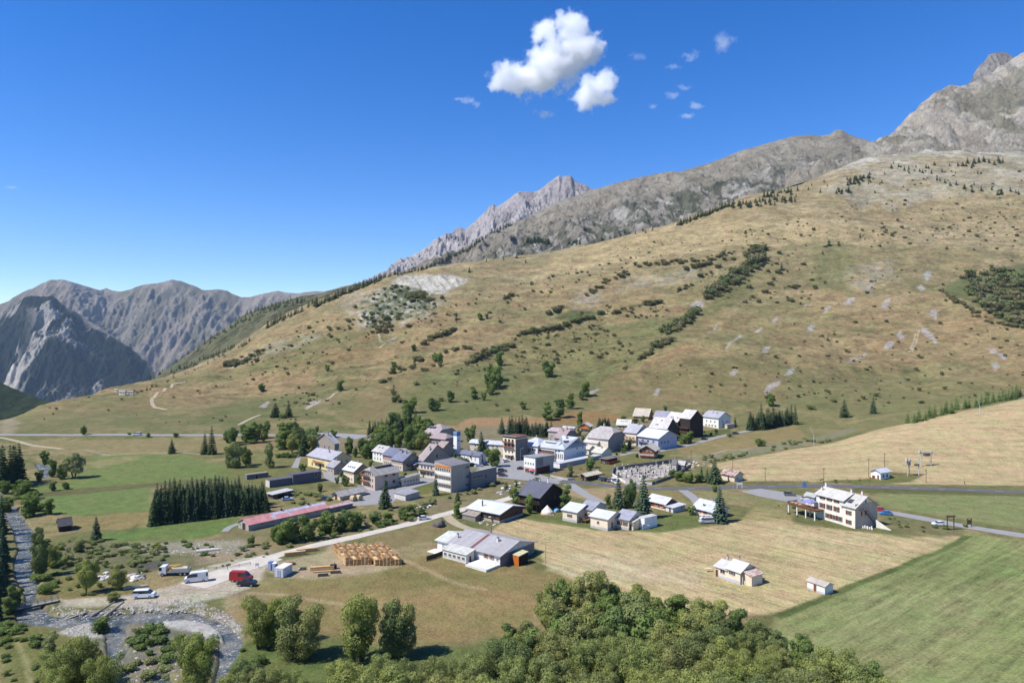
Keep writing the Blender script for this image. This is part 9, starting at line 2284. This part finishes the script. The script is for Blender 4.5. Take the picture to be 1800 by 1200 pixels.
# loose stones of the banks: far too many to count
def stones(name, polys, n, s0, s1, label):
 V_, F_ = [], []; base = np.array([(1, 0, 0), (-.9, .1, 0), (0, 1, .1), (.1, -1, 0), (.1, 0, .8), (0, .1, -.6)]); fc = [(0, 2, 4), (2, 1, 4), (1, 3, 4), (3, 0, 4), (2, 0, 5), (1, 2, 5), (3, 1, 5), (0, 3, 5)]
 for poly, m in polys:
  xs = [p[0] for p in poly]; ys = [p[1] for p in poly]; k = 0
  while k < m:
   p = (rs2.uniform(min(xs), max(xs)), rs2.uniform(min(ys), max(ys)))
   if not inside(p, poly): continue
   k += 1; x, y, z = hit(*p); s = s0+(s1-s0)*rs2.random()**2.5; a_ = rs2.uniform(0, 6); c, sn = math.cos(a_), math.sin(a_); q_ = base*np.array([s*rs2.uniform(.8, 1.5), s, s*.8])*rs2.uniform(.8, 1.1)
   i = len(V_); V_ += [(x+b_[0]*c-b_[1]*sn, y+b_[0]*sn+b_[1]*c, z+b_[2]) for b_ in q_]; F_ += [tuple(i+j for j in f) for f in fc]
 me = np_mesh(name, V_, F_, False); me.materials.append(paint((164, 158, 148), .95, .1, .28, .5)); o = new_obj(name, me); tag(o, label, 'stones', kind='stuff')
stones('river_stones', [([(90, 1065), (170, 1072), (210, 1066), (290, 1053), (345, 1053), (380, 1069), (405, 1080), (425, 1102), (425, 1140), (405, 1105), (375, 1087), (330, 1076), (270, 1073), (215, 1080), (160, 1085), (110, 1084)], 900),
      ([(100, 1110), (135, 1097), (165, 1092), (185, 1118), (150, 1120)], 150), ([(205, 1100), (290, 1100), (385, 1140), (370, 1180), (240, 1190)], 260), ([(190, 1160), (320, 1160), (310, 1220), (210, 1220)], 200), ([(22, 1000), (30, 930), (60, 930), (66, 1040), (50, 1060)], 120),
      ([(300, 958), (420, 945), (440, 968), (330, 978), (220, 965)], 240), ([(50, 850), (20, 900), (60, 930), (62, 900)], 60)], 0, .07, .5, 'pale stones strewn along the stream banks')
# ================================================================= CLOUDS: real volumes of vapour high above the ridge
CD = 9500.0
def cloud(name, blobs, label, dens, nz, thr=0.0, depth=1.0, group=None, wisp=1.0, seed=0.0, CD=9500.0):
 """blobs: (u, v, ru, rv) in photograph pixels at distance CD"""
 S = CD/F
 us = [b[0] for b in blobs]; vs_ = [b[1] for b in blobs]
 cu = (min(us)+max(us))/2; cv = (min(vs_)+max(vs_))/2
 c = Vector(at_uvd(cu, cv, CD))
 b = MatB(name+'_vapour'); b.N.remove(b.bsdf)
 tc = b.node('ShaderNodeTexCoord'); P = tc.outputs['Object']
 wn = b.node('ShaderNodeTexNoise'); wn.inputs['Scale'].default_value = 1/(nz*2.2*S); wn.inputs['Detail'].default_value = 4; wn.inputs['Roughness'].default_value = .6
 ad = b.node('ShaderNodeVectorMath', operation='ADD'); ad.inputs[1].default_value = (seed*731, seed*377, 0); b.link(P, ad.inputs[0]); b.link(ad.outputs[0], wn.inputs['Vector'])
 sb = b.node('ShaderNodeVectorMath', operation='SUBTRACT'); b.link(wn.outputs['Color'], sb.inputs[0]); sb.inputs[1].default_value = (.5, .5, .5)
 sc_ = b.node('ShaderNodeVectorMath', operation='SCALE'); b.link(sb.outputs[0], sc_.inputs[0]); sc_.inputs['Scale'].default_value = nz*1.7*S
 pw = b.node('ShaderNodeVectorMath', operation='ADD'); b.link(P, pw.inputs[0]); b.link(sc_.outputs[0], pw.inputs[1])
 f = None; ex = [0, 0, 0]
 for u, v, ru, rv in blobs:
  o = Vector(at_uvd(u, v, CD))-c; ry = (ru+rv)/2*depth
  m = b.node('ShaderNodeVectorMath', operation='SUBTRACT'); b.link(pw.outputs[0], m.inputs[0]); m.inputs[1].default_value = tuple(o)
  d = b.node('ShaderNodeVectorMath', operation='DIVIDE'); b.link(m.outputs[0], d.inputs[0]); d.inputs[1].default_value = (ru*S, ry*S, rv*S)
  l = b.node('ShaderNodeVectorMath', operation='LENGTH'); b.link(d.outputs[0], l.inputs[0])
  k = b.math('SUBTRACT', 1.0, l.outputs['Value'])
  f = k if f is None else b.math('SMOOTH_MAX', f, k)
  if f is not k: f.node.inputs[2].default_value = .25
  for i, (q_, r_) in enumerate(zip(o, (ru*S, ry*S, rv*S))): ex[i] = max(ex[i], abs(q_)+r_*1.25)
 n = b.noise(ad.outputs[0], 1/(nz*S), 9, .68)
 f = b.math('ADD', f, b.maprange(n, .3, .7, -.55*wisp, .5*wisp))
 den = b.math('MULTIPLY', b.maprange(f, thr, thr+.55, 0, 1, False), dens)
 den = b.math('MULTIPLY', den, b.maprange(f, thr, thr+.2, .1, 1))
 pv_ = b.node('ShaderNodeVolumePrincipled'); pv_.inputs['Color'].default_value = (1, 1, 1, 1); pv_.inputs['Anisotropy'].default_value = 0.3
 b.link(den, pv_.inputs['Density']); b.link(pv_.outputs[0], b.out.inputs['Volume'])
 q = MB(); q.box(-ex[0], ex[0], -ex[1], ex[1], -ex[2], ex[2], b.m); o = q.build(name, None, tuple(c)); tag(o, label, 'cloud', group); return o
cloud('cloud', [(885, 138, 34, 22), (918, 134, 44, 32), (952, 132, 48, 38), (985, 108, 52, 46), (1014, 88, 46, 40), (1008, 52, 36, 34), (956, 58, 22, 34), (1040, 95, 28, 22), (870, 150, 16, 8), (1056, 84, 12, 8), (985, 22, 16, 12)], 'large white heap cloud with a heart like notch', .015, 30, .08, 1.12, seed=1)
cloud('cloud', [(1042, 162, 36, 30), (1066, 140, 22, 22), (1070, 172, 18, 14), (1030, 178, 20, 16)], 'second white cloud at the lower right of the large one', .016, 20, .05, 1.15, seed=2, CD=8300.0)
cloud('cloud', [(955, 199, 20, 10)], 'small white puff under the large cloud', .009, 14, .1, .8, seed=3)
cloud('cloud', [(1215, 100, 16, 15), (1185, 116, 16, 6)], 'thin round wisp high at the right of the large cloud', .0045, 14, .15, .8, seed=4)
cloud('cloud', [(1272, 72, 24, 22)], 'faint torn wisp farthest to the upper right', .0036, 16, .2, .8, seed=5)
cloud('cloud', [(1180, 168, 20, 8), (1205, 155, 18, 7), (1150, 186, 14, 7)], 'slanting streak of thin cloud right of the second white cloud', .005, 14, .15, .8, seed=6)
cloud('cloud', [(1222, 185, 18, 6), (1208, 204, 16, 7)], 'pair of small joined streaks at the lower right of the clouds', .007, 12, .1, .8, seed=7)
cloud('cloud', [(823, 176, 16, 10), (838, 183, 10, 6), (805, 171, 12, 4)], 'small torn wisp left of the large cloud', .007, 12, .15, .8, seed=8)
cloud('cloud', [(18, 328, 16, 6)], 'lonely faint wisp at the far left of the sky', .0030, 12, .15, .8, seed=9)
cloud('cloud', [(1120, 100, 20, 9)], 'barely visible wisp between the large cloud and the round wisp', .003, 14, .2, .8, seed=10)
# ================================================================= the air itself: thin even haze
hz = bpy.data.materials.new('thin_air'); hz.use_nodes = True
hz.node_tree.nodes.remove(hz.node_tree.nodes['Principled BSDF'])
pv = hz.node_tree.nodes.new('ShaderNodeVolumePrincipled')
pv.inputs['Color'].default_value = (0.52, 0.73, 1.0, 1); pv.inputs['Density'].default_value = 2.1e-5
pv.inputs['Anisotropy'].default_value = 0.0
hz.node_tree.links.new(pv.outputs[0], hz.node_tree.nodes['Material Output'].inputs['Volume'])
m_ = MB(); m_.box(-16000, 16000, -600, 15500, -1900, 2150, hz)
ho = m_.build('haze'); tag(ho, kind='stuff')
# ================================================================= CAMERA, SUN, SKY
cam = bpy.data.cameras.new('camera'); cam.lens = 24.0; cam.sensor_width = 36.0
cam.clip_start = 1.0; cam.clip_end = 80000.0
co = bpy.data.objects.new('camera', cam); col.objects.link(co)
co.location = (0, 0, CZ); co.rotation_euler = (R(90), 0, 0)
sc.camera = co
SUN_EL = R(52); SUN_AZ_X, SUN_AZ_Y = -0.93, -0.37      # towards the sun: left, a little behind the camera
sd = Vector((SUN_AZ_X, SUN_AZ_Y, 0)).normalized()*math.cos(SUN_EL)+Vector((0, 0, math.sin(SUN_EL)))
sl = bpy.data.lights.new('sun', 'SUN'); sl.energy = 4.0; sl.angle = R(0.5); sl.color = (1.0, 0.965, 0.91)
so = bpy.data.objects.new('sun', sl); col.objects.link(so)
so.rotation_euler = (-sd).to_track_quat('-Z', 'Y').to_euler()
w = bpy.data.worlds.new('World'); sc.world = w; w.use_nodes = True
nt = w.node_tree
sky = nt.nodes.new('ShaderNodeTexSky'); sky.sky_type = 'NISHITA'; sky.sun_disc = False
sky.sun_elevation = SUN_EL; sky.sun_rotation = math.atan2(sd.x, sd.y)
sky.altitude = 1700; sky.air_density = 1.0; sky.dust_density = 0.2; sky.ozone_density = 2.0
hsv = nt.nodes.new('ShaderNodeHueSaturation'); hsv.inputs['Saturation'].default_value = 1.45; hsv.inputs['Value'].default_value = 1.0; hsv.inputs['Hue'].default_value = 0.514
nt.links.new(sky.outputs[0], hsv.inputs['Color']); nt.links.new(hsv.outputs[0], nt.nodes['Background'].inputs['Color'])
nt.nodes['Background'].inputs['Strength'].default_value = 0.108
sc.view_settings.view_transform = 'Standard'; sc.view_settings.look = 'None'
sc.view_settings.exposure = 0.80; sc.view_settings.gamma = 1.0
sc.cycles.max_bounces = 12; sc.cycles.volume_bounces = 8; sc.cycles.volume_step_rate = 0.5; sc.cycles.volume_max_steps = 256; sc.cycles.diffuse_bounces = 3; sc.cycles.transparent_max_bounces = 8
sc.cycles.use_denoising = True
